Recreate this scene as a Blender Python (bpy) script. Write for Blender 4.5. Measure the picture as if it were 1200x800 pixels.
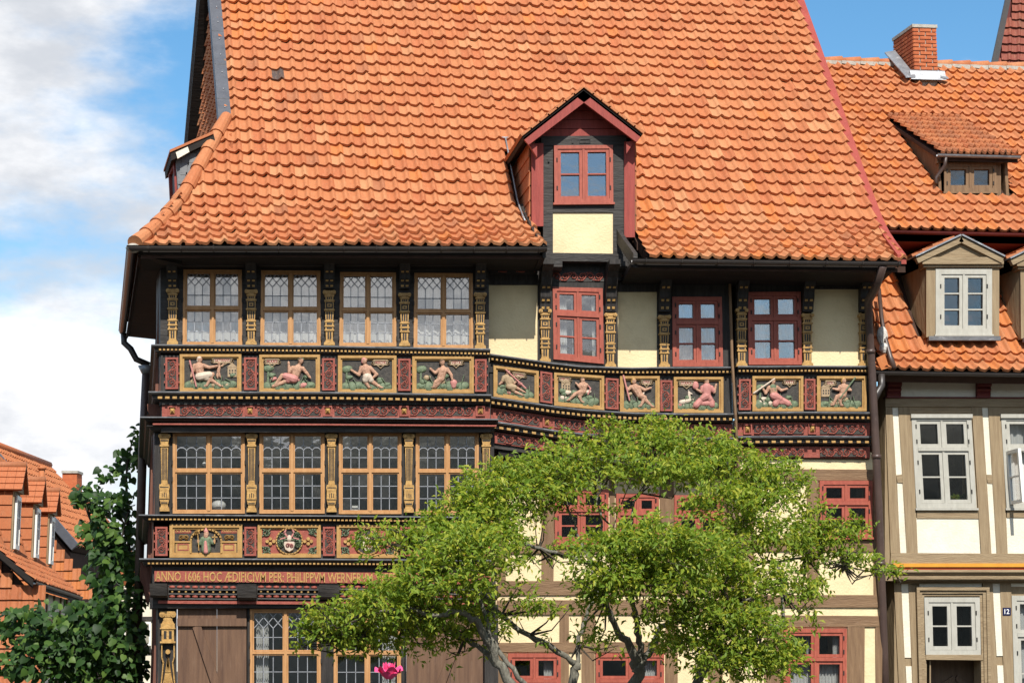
import bpy, bmesh, math, random
import numpy as np
from mathutils import Vector, Matrix
random.seed(7); rng = np.random.default_rng(7)
R = math.radians
scene = bpy.context.scene
for o in list(bpy.data.objects): bpy.data.objects.remove(o)

# ------------------------------------------------------------------ camera, sky, sun, exposure
CAM = np.array((0.0, -28.0, 1.7)); YAW, PITCH, FPX = R(5.5), math.atan(380/2200), 2200.0
cam_d = bpy.data.cameras.new('camera'); cam = bpy.data.objects.new('camera', cam_d)
scene.collection.objects.link(cam); scene.camera = cam
cam.location = CAM; cam.rotation_euler = (R(90)+PITCH, 0, -YAW)
cam_d.sensor_width = 36; cam_d.lens = 36*FPX/1200; cam_d.clip_end = 5000

SUN_EL, SUN_AZ = R(46), R(4)          # azimuth: degrees to the right of the facade's perpendicular
w = bpy.data.worlds.new('World'); scene.world = w; w.use_nodes = True
nt = w.node_tree; N = nt.nodes; L = nt.links; N.clear()
wo = N.new('ShaderNodeOutputWorld'); bg = N.new('ShaderNodeBackground'); bg.inputs[1].default_value = 0.105
sky = N.new('ShaderNodeTexSky'); sky.sky_type = 'NISHITA'; sky.sun_disc = False
sky.sun_elevation = SUN_EL; sky.sun_rotation = R(180)-SUN_AZ; sky.air_density = 1.0; sky.dust_density = 0.4; sky.ozone_density = 1.3
tc = N.new('ShaderNodeTexCoord')
def wnoise(scale, detail, rough, off, zs=2.2):
    mp = N.new('ShaderNodeMapping'); mp.inputs['Scale'].default_value = (1, 1, zs); mp.inputs['Location'].default_value = off
    L.new(tc.outputs['Generated'], mp.inputs[0])
    n = N.new('ShaderNodeTexNoise'); n.inputs['Scale'].default_value = scale; n.inputs['Detail'].default_value = detail
    n.inputs['Roughness'].default_value = rough; L.new(mp.outputs[0], n.inputs[0]); return n
def wramp(src, a, b, c0=(0,0,0,1), c1=(1,1,1,1)):
    r = N.new('ShaderNodeValToRGB'); r.color_ramp.elements[0].position = a; r.color_ramp.elements[1].position = b
    r.color_ramp.elements[0].color = c0; r.color_ramp.elements[1].color = c1; r.color_ramp.interpolation = 'EASE'
    L.new(src, r.inputs[0]); return r
CO = (41*1.7+.3, 41*.61, 41*.23)
n1 = wnoise(3.4, 9, 0.56, CO); n2 = wnoise(6.5, 8, 0.58, (5.2, 1.3, 0.4))
cm = wramp(n1.outputs[0], 0.435, 0.575)                      # where the clouds are
shade = wramp(n2.outputs[0], 0.38, 0.62, (5.2, 5.45, 5.9, 1), (8.8, 8.8, 8.9, 1))   # grey undersides, white tops
mix = N.new('ShaderNodeMix'); mix.data_type = 'RGBA'
hsv = N.new('ShaderNodeHueSaturation'); hsv.inputs['Saturation'].default_value = 1.28; hsv.inputs['Hue'].default_value = 0.492; hsv.inputs['Value'].default_value = 1.3; L.new(sky.outputs[0], hsv.inputs['Color'])
L.new(cm.outputs[0], mix.inputs[0]); L.new(hsv.outputs[0], mix.inputs[6]); L.new(shade.outputs[0], mix.inputs[7])
L.new(mix.outputs[2], bg.inputs[0]); L.new(bg.outputs[0], wo.inputs[0])

sd = bpy.data.lights.new('sun', 'SUN'); sun = bpy.data.objects.new('sun', sd); scene.collection.objects.link(sun)
sd.energy = 5.0; sd.angle = R(0.5); sd.color = (1.0, 0.955, 0.88)
sv = Vector((math.sin(SUN_AZ)*math.cos(SUN_EL), -math.cos(SUN_AZ)*math.cos(SUN_EL), math.sin(SUN_EL)))
sun.rotation_euler = sv.to_track_quat('Z', 'Y').to_euler(); sun.location = (5, -20, 30)
vs = scene.view_settings
vs.view_transform = 'Standard'; vs.look = 'None'; vs.gamma = 1.0; vs.exposure = 0.33; vs.use_curve_mapping = False
scene.render.engine = 'CYCLES'; scene.cycles.use_denoising = True
scene.cycles.max_bounces = 5; scene.cycles.diffuse_bounces = 3; scene.cycles.glossy_bounces = 3; scene.cycles.transmission_bounces = 3; scene.cycles.transparent_max_bounces = 12; scene.cycles.caustics_reflective = False; scene.cycles.caustics_refractive = False

# ------------------------------------------------------------------ measuring: photo pixel (1200x800) -> point on the plane y = Y
_f = np.array((math.sin(YAW)*math.cos(PITCH), math.cos(YAW)*math.cos(PITCH), math.sin(PITCH)))
_r = np.array((math.cos(YAW), -math.sin(YAW), 0.0)); _u = np.cross(_r, _f)
def at(px, py, Y):
    d = _f*FPX + _r*(px-600) - _u*(py-400)
    return CAM + d*((Y-CAM[1])/d[1])
def pix(p):
    v = np.asarray(p, float)-CAM; z = v@_f
    return 600+FPX*(v@_r)/z, 400-FPX*(v@_u)/z
def lerp(a, b, t): return a+(b-a)*t
def pl(pts, x):                                            # polyline y(x)
    return float(np.interp(x, [p[0] for p in pts], [p[1] for p in pts]))
SKW = -0.10; SKE = -0.125                                   # side wall, side eave
SK = -0.165                                                # the side walls run back at a slant: dx per dy
def nrm(v): v = np.asarray(v, float); return v/(np.linalg.norm(v)+1e-12)
def A(*v): return np.array(v, float)

# ------------------------------------------------------------------ materials
MAT = {}
def mat(name, c1, c2=None, scale=6.0, rough=0.65, bump=0.15, stretch=(1,1,1), spec=0.3, detail=6, lo=0.35, hi=0.7, c3=None, spot=0.0, spotscale=30, metallic=0.0, bscale=None):
    m = bpy.data.materials.new(name); m.use_nodes = True; t = m.node_tree; n = t.nodes; l = t.links
    b = n['Principled BSDF']; b.inputs['Roughness'].default_value = rough; b.inputs['Specular IOR Level'].default_value = spec
    b.inputs['Metallic'].default_value = metallic
    c2 = c2 or tuple(x*0.75 for x in c1)
    g = n.new('ShaderNodeNewGeometry'); mp = n.new('ShaderNodeMapping'); mp.inputs['Scale'].default_value = stretch
    l.new(g.outputs['Position'], mp.inputs[0])
    nz = n.new('ShaderNodeTexNoise'); nz.inputs['Scale'].default_value = scale; nz.inputs['Detail'].default_value = detail; nz.inputs['Roughness'].default_value = 0.62
    l.new(mp.outputs[0], nz.inputs[0])
    rp = n.new('ShaderNodeValToRGB'); rp.color_ramp.elements[0].position = lo; rp.color_ramp.elements[1].position = hi
    rp.color_ramp.elements[0].color = (*c1, 1); rp.color_ramp.elements[1].color = (*c2, 1); l.new(nz.outputs[0], rp.inputs[0])
    col = rp.outputs[0]
    if c3:
        n3 = n.new('ShaderNodeTexNoise'); n3.inputs['Scale'].default_value = spotscale; n3.inputs['Detail'].default_value = 5; n3.inputs['Roughness'].default_value = 0.7
        l.new(mp.outputs[0], n3.inputs[0])
        r3 = n.new('ShaderNodeValToRGB'); r3.color_ramp.elements[0].position = 0.56; r3.color_ramp.elements[1].position = 0.70
        r3.color_ramp.elements[0].color = (0,0,0,1); r3.color_ramp.elements[1].color = (spot,spot,spot,1); l.new(n3.outputs[0], r3.inputs[0])
        mx = n.new('ShaderNodeMix'); mx.data_type = 'RGBA'; l.new(r3.outputs[0], mx.inputs[0]); l.new(col, mx.inputs[6]); mx.inputs[7].default_value = (*c3, 1)
        col = mx.outputs[2]
    l.new(col, b.inputs['Base Color'])
    if bump:
        n2 = n.new('ShaderNodeTexNoise'); n2.inputs['Scale'].default_value = bscale or scale*3; n2.inputs['Detail'].default_value = 4
        l.new(mp.outputs[0], n2.inputs[0])
        bp = n.new('ShaderNodeBump'); bp.inputs['Strength'].default_value = bump; bp.inputs['Distance'].default_value = 0.02
        l.new(n2.outputs[0], bp.inputs['Height']); l.new(bp.outputs[0], b.inputs['Normal'])
    MAT[name] = m; return m
GX, GZ = (0.25, 3, 5), (5, 3, 0.25)                        # grain along x / along z
mat('black_timber', (.018,.0155,.014), (.05,.043,.037), 5, .6, .35, (.5,2,3), .3, c3=(.10,.097,.094), spot=.45, spotscale=9)
mat('black_post', (.015,.013,.0115), (.04,.034,.03), 5, .6, .35, (4,2,.4), .3, c3=(.085,.082,.08), spot=.4, spotscale=8)
mat('lead_sheet', (.15,.152,.158), (.07,.072,.076), 5, .5, .2, (1,1,2), .5, c3=(.36,.36,.37), spot=.6, spotscale=7)
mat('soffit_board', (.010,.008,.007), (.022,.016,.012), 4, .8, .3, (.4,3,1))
mat('gold_paint', (.50,.30,.10), (.30,.165,.05), 18, .45, .3, c3=(.08,.05,.025), spot=.75, spotscale=26)
mat('ochre_wood', (.47,.25,.105), (.37,.18,.065), 6, .5, .15, (3,2,.7), c3=(.6,.37,.15), spot=.35)
mat('panel_ochre', (.42,.25,.085), (.32,.17,.05), 5, .6, .2, (2,2,1.5), c3=(.16,.1,.05), spot=.4)
mat('carving_red', (.31,.082,.056), (.22,.052,.036), 14, .6, .25, c3=(.42,.17,.13), spot=.4, spotscale=20)
mat('window_red', (.36,.092,.058), (.27,.062,.04), 7, .45, .12, (3,2,1), c3=(.52,.2,.15), spot=.3)
mat('oxblood_board', (.30,.052,.038), (.21,.034,.026), 5, .6, .25, (4,2,.4), c3=(.36,.12,.09), spot=.35)
mat('red_metal', (.31,.055,.038), (.25,.042,.03), 3, .5, .05, c3=(.5,.16,.1), spot=.3)
mat('cream_plaster', (.74,.60,.36), (.65,.51,.295), 2.2, .85, .35, c3=(.50,.38,.22), spot=.38, spotscale=2.6, bscale=30)
mat('pale_plaster', (.74,.69,.565), (.655,.595,.465), 2.5, .85, .35, c3=(.55,.49,.37), spot=.38, spotscale=2.6, bscale=30)
mat('brown_timber', (.22,.135,.072), (.145,.083,.045), 5, .75, .5, (.5,2,4), c3=(.32,.21,.13), spot=.5, spotscale=8)
mat('brown_post', (.22,.135,.072), (.145,.083,.045), 5, .75, .5, (5,2,.35), c3=(.32,.21,.13), spot=.5, spotscale=8)
mat('tan_timber', (.31,.232,.138), (.225,.16,.092), 5, .8, .5, (.5,2,4), c3=(.18,.11,.06), spot=.5, spotscale=8)
mat('tan_post', (.31,.232,.138), (.225,.16,.092), 5, .8, .5, (5,2,.35), c3=(.18,.11,.06), spot=.5, spotscale=8)
mat('dark_side_timber', (.12,.05,.035), (.20,.085,.055), 5, .8, .4, (2,1,.4), c3=(.16,.08,.05), spot=.4, spotscale=8)
mat('shutter_wood', (.15,.083,.048), (.085,.045,.028), 4, .65, .35, (4,2,.3), c3=(.22,.14,.09), spot=.45, spotscale=7)
mat('grey_paint', (.43,.415,.36), (.36,.345,.295), 6, .55, .12, (3,2,1), c3=(.33,.31,.25), spot=.25)
mat('white_paint', (.78,.77,.72), (.7,.69,.64), 6, .5, .1, c3=(.5,.48,.42), spot=.25)
mat('gutter_metal', (.045,.037,.033), (.028,.022,.02), 3, .42, .06, spec=.5, c3=(.1,.085,.075), spot=.4, spotscale=6)
mat('pipe_brown', (.075,.045,.035), (.05,.03,.024), 3, .42, .05, spec=.5, c3=(.14,.1,.085), spot=.35, spotscale=5)
mat('zinc', (.30,.31,.32), (.18,.185,.2), 5, .38, .12, spec=.5, metallic=.35, c3=(.65,.65,.66), spot=.5, spotscale=9)
mat('slate', (.085,.09,.105), (.055,.058,.07), 6, .5, .2, spec=.45, c3=(.16,.165,.18), spot=.4, spotscale=12)
mat('slate_pale', (.20,.205,.21), (.13,.135,.14), 7, .6, .2, c3=(.3,.3,.3), spot=.4)
mat('lead_came', (.32,.33,.35), (.2,.205,.22), 9, .45, .05, metallic=.2)
mat('iron', (.02,.019,.018), (.04,.036,.033), 8, .6, .2)
mat('skin_paint', (.50,.29,.19), (.32,.165,.105), 24, .55, .7, c3=(.66,.44,.31), spot=.6, spotscale=34)
mat('leaf_paint', (.15,.19,.11), (.07,.10,.06), 22, .6, .4, c3=(.30,.34,.18), spot=.55, spotscale=34)
mat('rose_paint', (.50,.22,.19), (.38,.14,.12), 30, .6, .1, c3=(.6,.36,.31), spot=.4)
mat('stone_paint', (.38,.28,.17), (.27,.18,.1), 30, .6, .15, c3=(.5,.4,.27), spot=.4)
mat('pale_paint', (.56,.46,.36), (.46,.36,.27), 30, .6, .1)
mat('panel_ground', (.03,.027,.024), (.07,.06,.048), 20, .6, .25)
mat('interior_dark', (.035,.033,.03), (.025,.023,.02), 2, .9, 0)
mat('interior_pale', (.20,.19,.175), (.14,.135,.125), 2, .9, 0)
mat('hair_brown', (.13,.075,.04), (.08,.045,.025), 30, .6, .2)
mat('curtain_cloth', (.66,.655,.63), (.56,.555,.53), 3, .9, .2, (9,1,.2))
mat('mortar', (.42,.40,.35), (.31,.29,.25), 12, .9, .5, c3=(.18,.17,.13), spot=.5)
mat('white_mortar', (.62,.60,.55), (.4,.37,.32), 14, .9, .7, c3=(.25,.2,.16), spot=.6)
mat('brick', (.46,.135,.05), (.34,.085,.035), 7, .85, .4, c3=(.55,.2,.09), spot=.5, spotscale=15)
mat('door_wood', (.17,.115,.07), (.11,.07,.045), 5, .6, .3, (4,2,.4), c3=(.24,.17,.11), spot=.4)
mat('orange_trim', (.64,.29,.035), (.56,.24,.03), 5, .5, .05)
mat('red_trim', (.46,.085,.03), (.4,.07,.025), 5, .5, .05)
mat('maroon_paint', (.13,.022,.018), (.09,.015,.013), 6, .6, .15)
mat('enamel_blue', (.012,.016,.06), (.01,.013,.05), 5, .25, 0, spec=.5)
mat('enamel_white', (.8,.8,.8), (.78,.78,.78), 5, .25, 0, spec=.5)
mat('bark', (.19,.18,.145), (.085,.075,.06), 9, .9, .9, (2,2,.6), c3=(.36,.37,.30), spot=.75, spotscale=9)  # pale spots put sun patches into the bark colour
mat('bark_dark', (.07,.055,.04), (.035,.028,.02), 12, .9, .8, (2,2,.5))
mat('cobbles', (.085,.08,.07), (.05,.047,.042), 3, .85, .6)
mat('reflection_bank_grey', (.24,.235,.20), (.15,.15,.125), .35, .95, .3)  # dull tone for the added bank that the lower windows reflect
mat('pot_clay', (.4,.16,.08), None, 8, .8, .1)
mat('petal_pink', (.85,.09,.26), (.78,.04,.14), 25, .45, .1)
mat('stem_green', (.07,.13,.03), (.05,.09,.02), 12, .6, .1)
mat('lamp_white', (.75,.74,.7), (.7,.69,.65), 5, .3, 0)
mat('book_blue', (.03,.22,.5), None, 5, .5, 0)
mat('roof_deck', (.06,.03,.02), (.035,.018,.012), 4, .9, 0)
mat('orange_roof_far', (.50,.165,.06), (.40,.12,.045), 3, .85, .2, c3=(.3,.1,.05), spot=.5)

def tile_mat(name, streak=0.35):
    m = bpy.data.materials.new(name); m.use_nodes = True; t = m.node_tree; n = t.nodes; l = t.links
    b = n['Principled BSDF']; b.inputs['Roughness'].default_value = 0.72; b.inputs['Specular IOR Level'].default_value = 0.3
    at_ = n.new('ShaderNodeAttribute'); at_.attribute_name = 'tint'
    g = n.new('ShaderNodeNewGeometry')
    def noise(sc, stretch, det=5):
        mp = n.new('ShaderNodeMapping'); mp.inputs['Scale'].default_value = stretch; l.new(g.outputs['Position'], mp.inputs[0])
        z = n.new('ShaderNodeTexNoise'); z.inputs['Scale'].default_value = sc; z.inputs['Detail'].default_value = det; z.inputs['Roughness'].default_value = .65
        l.new(mp.outputs[0], z.inputs[0]); return z
    def over(col, fac, c, mode='MIX'):
        mx = n.new('ShaderNodeMix'); mx.data_type = 'RGBA'; mx.blend_type = mode
        l.new(fac, mx.inputs[0]); l.new(col, mx.inputs[6]); mx.inputs[7].default_value = (*c, 1); return mx.outputs[2]
    def ramp(z, a, b_, top):
        r = n.new('ShaderNodeValToRGB'); r.color_ramp.elements[0].position = a; r.color_ramp.elements[1].position = b_
        r.color_ramp.elements[0].color = (0,0,0,1); r.color_ramp.elements[1].color = (top,top,top,1); l.new(z.outputs[0], r.inputs[0]); return r.outputs[0]
    col = at_.outputs['Color']
    col = over(col, ramp(noise(1.1, (1,1,1)), .45, .75, .26), (.38,.12,.045))      # broad patches fired redder
    col = over(col, ramp(noise(16, (2.2,.6,.6)), .5, .74, .30), (.56,.29,.15))    # pale bloom in streaks
    col = over(col, ramp(noise(34, (1,1,1)), .57, .70, .8), (.13,.08,.045))        # dirt specks and lichen
    col = over(col, ramp(noise(2.6, (1,.5,.5)), .6, .78, streak), (.17,.09,.055)) # grime
    l.new(col, b.inputs['Base Color'])
    bp = n.new('ShaderNodeBump'); bp.inputs['Strength'].default_value = .25; bp.inputs['Distance'].default_value = .01
    l.new(noise(40, (1,1,1)).outputs[0], bp.inputs['Height']); l.new(bp.outputs[0], b.inputs['Normal'])
    MAT[name] = m
tile_mat('roof_tile'); tile_mat('roof_tile_old', .8)

def glass_mat(name, tint, refl, rough=.015, wav=.06, sc=7):
    m = bpy.data.materials.new(name); m.use_nodes = True; t = m.node_tree; n = t.nodes; l = t.links; n.clear()
    out = n.new('ShaderNodeOutputMaterial'); mx = n.new('ShaderNodeMixShader'); tr = n.new('ShaderNodeBsdfTransparent'); gl = n.new('ShaderNodeBsdfGlossy')
    tr.inputs[0].default_value = (*tint, 1); gl.inputs[0].default_value = (.97,.96,.95,1); gl.inputs['Roughness'].default_value = rough
    lw = n.new('ShaderNodeLayerWeight'); lw.inputs[0].default_value = .5; fr = n.new('ShaderNodeMath'); fr.operation = 'POWER'; fr.inputs[1].default_value = 4.0; l.new(lw.outputs['Facing'], fr.inputs[0])
    ma = n.new('ShaderNodeMath'); ma.operation = 'MULTIPLY_ADD'; ma.inputs[1].default_value = 1.0; ma.inputs[2].default_value = refl
    ma.use_clamp = True; l.new(fr.outputs[0], ma.inputs[0])
    g = n.new('ShaderNodeNewGeometry'); nz = n.new('ShaderNodeTexNoise'); nz.inputs['Scale'].default_value = sc; nz.inputs['Detail'].default_value = 2
    l.new(g.outputs['Position'], nz.inputs[0]); bp = n.new('ShaderNodeBump'); bp.inputs['Strength'].default_value = wav; bp.inputs['Distance'].default_value = .05
    l.new(nz.outputs[0], bp.inputs['Height']); l.new(bp.outputs[0], gl.inputs['Normal'])
    l.new(ma.outputs[0], mx.inputs[0]); l.new(tr.outputs[0], mx.inputs[1]); l.new(gl.outputs[0], mx.inputs[2]); l.new(mx.outputs[0], out.inputs[0])
    MAT[name] = m
glass_mat('window_glass', (.93,.94,.94), .17, .02, .03, 5)
glass_mat('plain_glass', (.85,.86,.86), .08, .01, .02, 3)

def leaf_mat(name, ca, cb, cc, trans):
    m = bpy.data.materials.new(name); m.use_nodes = True; t = m.node_tree; n = t.nodes; l = t.links; n.clear()
    out = n.new('ShaderNodeOutputMaterial'); d = n.new('ShaderNodeBsdfPrincipled'); tr = n.new('ShaderNodeBsdfTranslucent'); mx = n.new('ShaderNodeMixShader')
    d.inputs['Roughness'].default_value = .5; d.inputs['Specular IOR Level'].default_value = .25
    g = n.new('ShaderNodeNewGeometry'); r = n.new('ShaderNodeValToRGB'); oi = n.new('ShaderNodeObjectInfo'); ad = n.new('ShaderNodeMath'); ad.operation = 'ADD'; l.new(g.outputs['Random Per Island'], ad.inputs[0]); l.new(oi.outputs['Random'], ad.inputs[1]); fc = n.new('ShaderNodeMath'); fc.operation = 'FRACT'; l.new(ad.outputs[0], fc.inputs[0]); l.new(fc.outputs[0], r.inputs[0])
    e = r.color_ramp.elements; e[0].position = 0; e[0].color = (*ca, 1); e[1].position = 1; e[1].color = (*cc, 1)
    k = e.new(.62); k.color = (*cb, 1)
    l.new(r.outputs[0], d.inputs['Base Color'])
    h = n.new('ShaderNodeMix'); h.data_type = 'RGBA'; h.blend_type = 'MULTIPLY'; h.inputs[0].default_value = 1; l.new(r.outputs[0], h.inputs[6]); h.inputs[7].default_value = (1.5,1.45,.7,1)
    l.new(h.outputs[2], tr.inputs[0]); mx.inputs[0].default_value = trans
    l.new(d.outputs[0], mx.inputs[1]); l.new(tr.outputs[0], mx.inputs[2]); l.new(mx.outputs[0], out.inputs[0]); MAT[name] = m
leaf_mat('leaf_yellowgreen', (.13,.22,.027), (.24,.32,.04), (.42,.42,.055), .42)
leaf_mat('leaf_dark', (.012,.036,.008), (.035,.085,.016), (.10,.17,.032), .26)

# ------------------------------------------------------------------ mesh building
COL = scene.collection
HEX = [(0,3,2,1),(4,5,6,7),(0,1,5,4),(1,2,6,5),(2,3,7,6),(3,0,4,7)]
class MB:
    def __init__(s): s.v = []; s.f = []
    def add(s, vs_, fs):
        o = len(s.v); s.v += [tuple(map(float, p)) for p in vs_]; s.f += [tuple(i+o for i in f) for f in fs]; return s
    def hexa(s, p): return s.add(p, HEX)                    # 0-3 one face, 4-7 the opposite
    def box(s, x0, x1, y0, y1, z0, z1):
        return s.hexa([(x0,y0,z0),(x1,y0,z0),(x1,y0,z1),(x0,y0,z1),(x0,y1,z0),(x1,y1,z0),(x1,y1,z1),(x0,y1,z1)])
    def pbox(s, P, x0, x1, z0, z1, d0, d1):                 # box on a patch: d = distance out of it
        return s.hexa([P(x0,z0,d1),P(x1,z0,d1),P(x1,z1,d1),P(x0,z1,d1),P(x0,z0,d0),P(x1,z0,d0),P(x1,z1,d0),P(x0,z1,d0)])
    def prism(s, front, back):
        n = len(front); return s.add(list(front)+list(back), [tuple(range(n)), tuple(range(2*n-1, n-1, -1))]+[(i,(i+1)%n+0,(i+1)%n+n,i+n)[::-1] for i in range(n)])
    def tube(s, pts, rad, n=8, flat=None, cap=True):        # flat: (axis, factor) squash
        pts = [np.asarray(p, float) for p in pts]; k = len(pts)
        if not hasattr(rad, '__len__'): rad = [rad]*k
        vs_ = []; up = None
        for i, p in enumerate(pts):
            t = nrm(pts[min(i+1,k-1)]-pts[max(i-1,0)])
            if up is None: up = nrm(np.cross(t, A(0,0,1) if abs(t[2]) < .9 else A(0,1,0)))
            else: up = nrm(up-t*(up@t))
            bi = np.cross(t, up)
            for j in range(n):
                a = 2*math.pi*j/n; q = (up*math.cos(a)+bi*math.sin(a))*rad[i]
                if flat: q[flat[0]] *= flat[1]
                vs_.append(p+q)
        fs = [(i*n+j, i*n+(j+1)%n, (i+1)*n+(j+1)%n, (i+1)*n+j) for i in range(k-1) for j in range(n)]
        if cap: fs += [tuple(range(n-1,-1,-1)), tuple(range((k-1)*n, k*n))]
        return s.add(vs_, fs)
    def ball(s, c, r, nu=10, nv=6, sc=(1,1,1)):
        vs_ = []; fs = []; c = np.asarray(c, float)
        vs_.append(c+A(0,0,r*sc[2]))
        for i in range(1, nv):
            t = math.pi*i/nv
            for j in range(nu):
                a = 2*math.pi*j/nu; vs_.append(c+A(r*sc[0]*math.sin(t)*math.cos(a), r*sc[1]*math.sin(t)*math.sin(a), r*sc[2]*math.cos(t)))
        vs_.append(c-A(0,0,r*sc[2])); e = len(vs_)-1
        for j in range(nu): fs.append((0, 1+j, 1+(j+1)%nu)); fs.append((e, 1+(nv-2)*nu+(j+1)%nu, 1+(nv-2)*nu+j))
        for i in range(nv-2):
            for j in range(nu): fs.append((1+i*nu+j, 1+(i+1)*nu+j, 1+(i+1)*nu+(j+1)%nu, 1+i*nu+(j+1)%nu))
        return s.add(vs_, fs)
    def sweep(s, path, prof, closed=True, outs=None):       # prof: (out, up) pairs; path in plan turns with mitres
        path = [np.asarray(p, float) for p in path]; k = len(path); n = len(prof); vs_ = []
        segn = []
        for i in range(k-1):
            d = path[i+1]-path[i]; d[2] = 0; d = nrm(d); segn.append(A(d[1], -d[0], 0))
        for i in range(k):
            a = segn[max(i-1,0)]; b = segn[min(i,k-2)]; m_ = nrm(a+b); m_ = m_/max(.4, m_@a)
            for (o_, u_) in prof: vs_.append(path[i]+m_*o_+A(0,0,u_))
        fs = [(i*n+j, i*n+(j+1)%n, (i+1)*n+(j+1)%n, (i+1)*n+j)[::-1] for i in range(k-1) for j in range(n)]
        fs += [tuple(range(n)), tuple(range(k*n-1, (k-1)*n-1, -1))]
        return s.add(vs_, fs)
    def mesh(s, name, m, smooth=False):
        me = bpy.data.meshes.new(name); me.from_pydata(s.v, [], s.f); me.update()
        bm = bmesh.new(); bm.from_mesh(me); bmesh.ops.recalc_face_normals(bm, faces=bm.faces); bm.to_mesh(me); bm.free()
        if smooth: me.shade_smooth()
        if m: me.materials.append(MAT[m])
        return me
    def build(s, name, m, parent=None, smooth=False, kind=None):
        return link(name, s.mesh(name, m, smooth), parent, kind)
def link(name, me, parent=None, kind=None, mw=None):
    o = bpy.data.objects.new(name, me); COL.objects.link(o)
    if parent is not None:
        o.parent = parent; o.matrix_parent_inverse = Matrix.Translation(-parent.location) if parent.type == 'EMPTY' else Matrix.Identity(4)
    if mw is not None: o.matrix_basis = mw
    if kind: o['kind'] = kind
    return o
def thing(name, label, cat, loc, group=None):
    o = bpy.data.objects.new(name, None); COL.objects.link(o); o.location = tuple(map(float, loc)); o.empty_display_size = .3
    return tag(o, label, cat, group)
def tag(o, label=None, cat=None, group=None, kind=None):
    for k, v in (('label', label), ('category', cat), ('group', group), ('kind', kind)):
        if v: o[k] = v
    return o
class Patch:                                                # a four-cornered piece of a wall, measured in metres from its lower left
    def __init__(s, tl, tr, br, bl):
        s.c = [np.asarray(q, float) for q in (tl,tr,br,bl)]
        s.W = (np.linalg.norm(s.c[1]-s.c[0])+np.linalg.norm(s.c[2]-s.c[3]))/2
        s.H = (np.linalg.norm(s.c[0]-s.c[3])+np.linalg.norm(s.c[1]-s.c[2]))/2
        s.n = nrm(np.cross(s.c[2]-s.c[3], s.c[0]-s.c[3]))
    def __call__(s, x, z, d=0.0):
        u, v = x/s.W, z/s.H
        return lerp(lerp(s.c[3], s.c[2], u), lerp(s.c[0], s.c[1], u), v)+s.n*d
def rect(x0, y0, x1, y1, Y): return Patch(at(x0,y0,Y), at(x1,y0,Y), at(x1,y1,Y), at(x0,y1,Y))
def quad(a, b, c, d, Y): return Patch(at(*a,Y), at(*b,Y), at(*c,Y), at(*d,Y))      # tl tr br bl
def quadR(x0, x1, top, bot, Y): return quad((x0,top(x0)),(x1,top(x1)),(x1,bot(x1)),(x0,bot(x0)), Y)
def wall_px(name, m, parent, xs, ys, holes, Y, depth=.25, skew=True):   # wall slab over a pixel grid with openings left out
    X = sorted(set(list(xs)+[h[0] for h in holes]+[h[2] for h in holes])); Z = sorted(set(list(ys)+[h[1] for h in holes]+[h[3] for h in holes]))
    b = MB(); back = A(SK*depth, depth, 0)
    for i in range(len(X)-1):
        for j in range(len(Z)-1):
            cx, cy = (X[i]+X[i+1])/2, (Z[j]+Z[j+1])/2
            if any(h[0] < cx < h[2] and h[1] < cy < h[3] for h in holes): continue
            q = [at(X[i],Z[j+1],Y), at(X[i+1],Z[j+1],Y), at(X[i+1],Z[j],Y), at(X[i],Z[j],Y)]
            b.hexa(q+[p+back for p in q])
    return b.build(name, m, parent)
def timber(parent, m, x0, y0, x1, y1, Y, proud=.03, thick=.2, name='timber', q=None):
    P = q or rect(x0,y0,x1,y1,Y); P.c = [p+A(random.uniform(-.012,.012),0,random.uniform(-.012,.012)) for p in P.c]; b = MB(); b.pbox(P, 0, P.W, 0, P.H, -thick, proud); return b.build(name, m, parent)

# ------------------------------------------------------------------ pantiles
NU = 8
def tile_template(kk=0.0, lift=.056, thick=.044, amp=.050, vlen=1.22, over=1.10):
    vs_ = []
    def prof(u):                                            # wide trough, narrow roll on the right that laps the next tile
        return amp*(.5-.5*math.cos(2*math.pi*min(1, max(0, (u-.58)/.52)))) + amp*.18*math.cos(2*math.pi*u*.9)
    for v in (0.0, vlen):
        for i in range(NU+1):
            u = over*i/NU; vs_.append((u+kk*v, v, prof(u)+lift*(1-v/vlen)))
    for th in (0.0, thick):                                 # the front lip has its own edge, kept sharp
        for i in range(NU+1):
            u = over*i/NU; vs_.append((u, -.004*(th > 0), prof(u)+lift-th))
    n = NU+1; fs = [(i, i+1, n+i+1, n+i) for i in range(NU)]+[(3*n+i, 3*n+i+1, 2*n+i+1, 2*n+i) for i in range(NU)]
    o4 = 4*n; vs_ += [vs_[NU], vs_[3*n+NU], vs_[n+NU]]; fs += [(o4, o4+1, o4+2)]
    return np.array(vs_), fs
TINTS = [(.50,.185,.082), (.53,.205,.092), (.47,.155,.066), (.56,.245,.12), (.58,.29,.15), (.44,.135,.06), (.60,.20,.055), (.36,.14,.075), (.07,.052,.047), (.22,.055,.038)]  # last entry: red tile darkened to carry the far gable's shade
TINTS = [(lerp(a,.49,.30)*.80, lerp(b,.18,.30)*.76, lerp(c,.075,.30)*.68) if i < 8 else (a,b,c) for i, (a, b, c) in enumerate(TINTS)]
TW = [28, 26, 20, 11, 4, 10, 3, 2, 0, 0]
def pick_tint(r): return r.choices(range(len(TINTS)), TW)[0]
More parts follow.
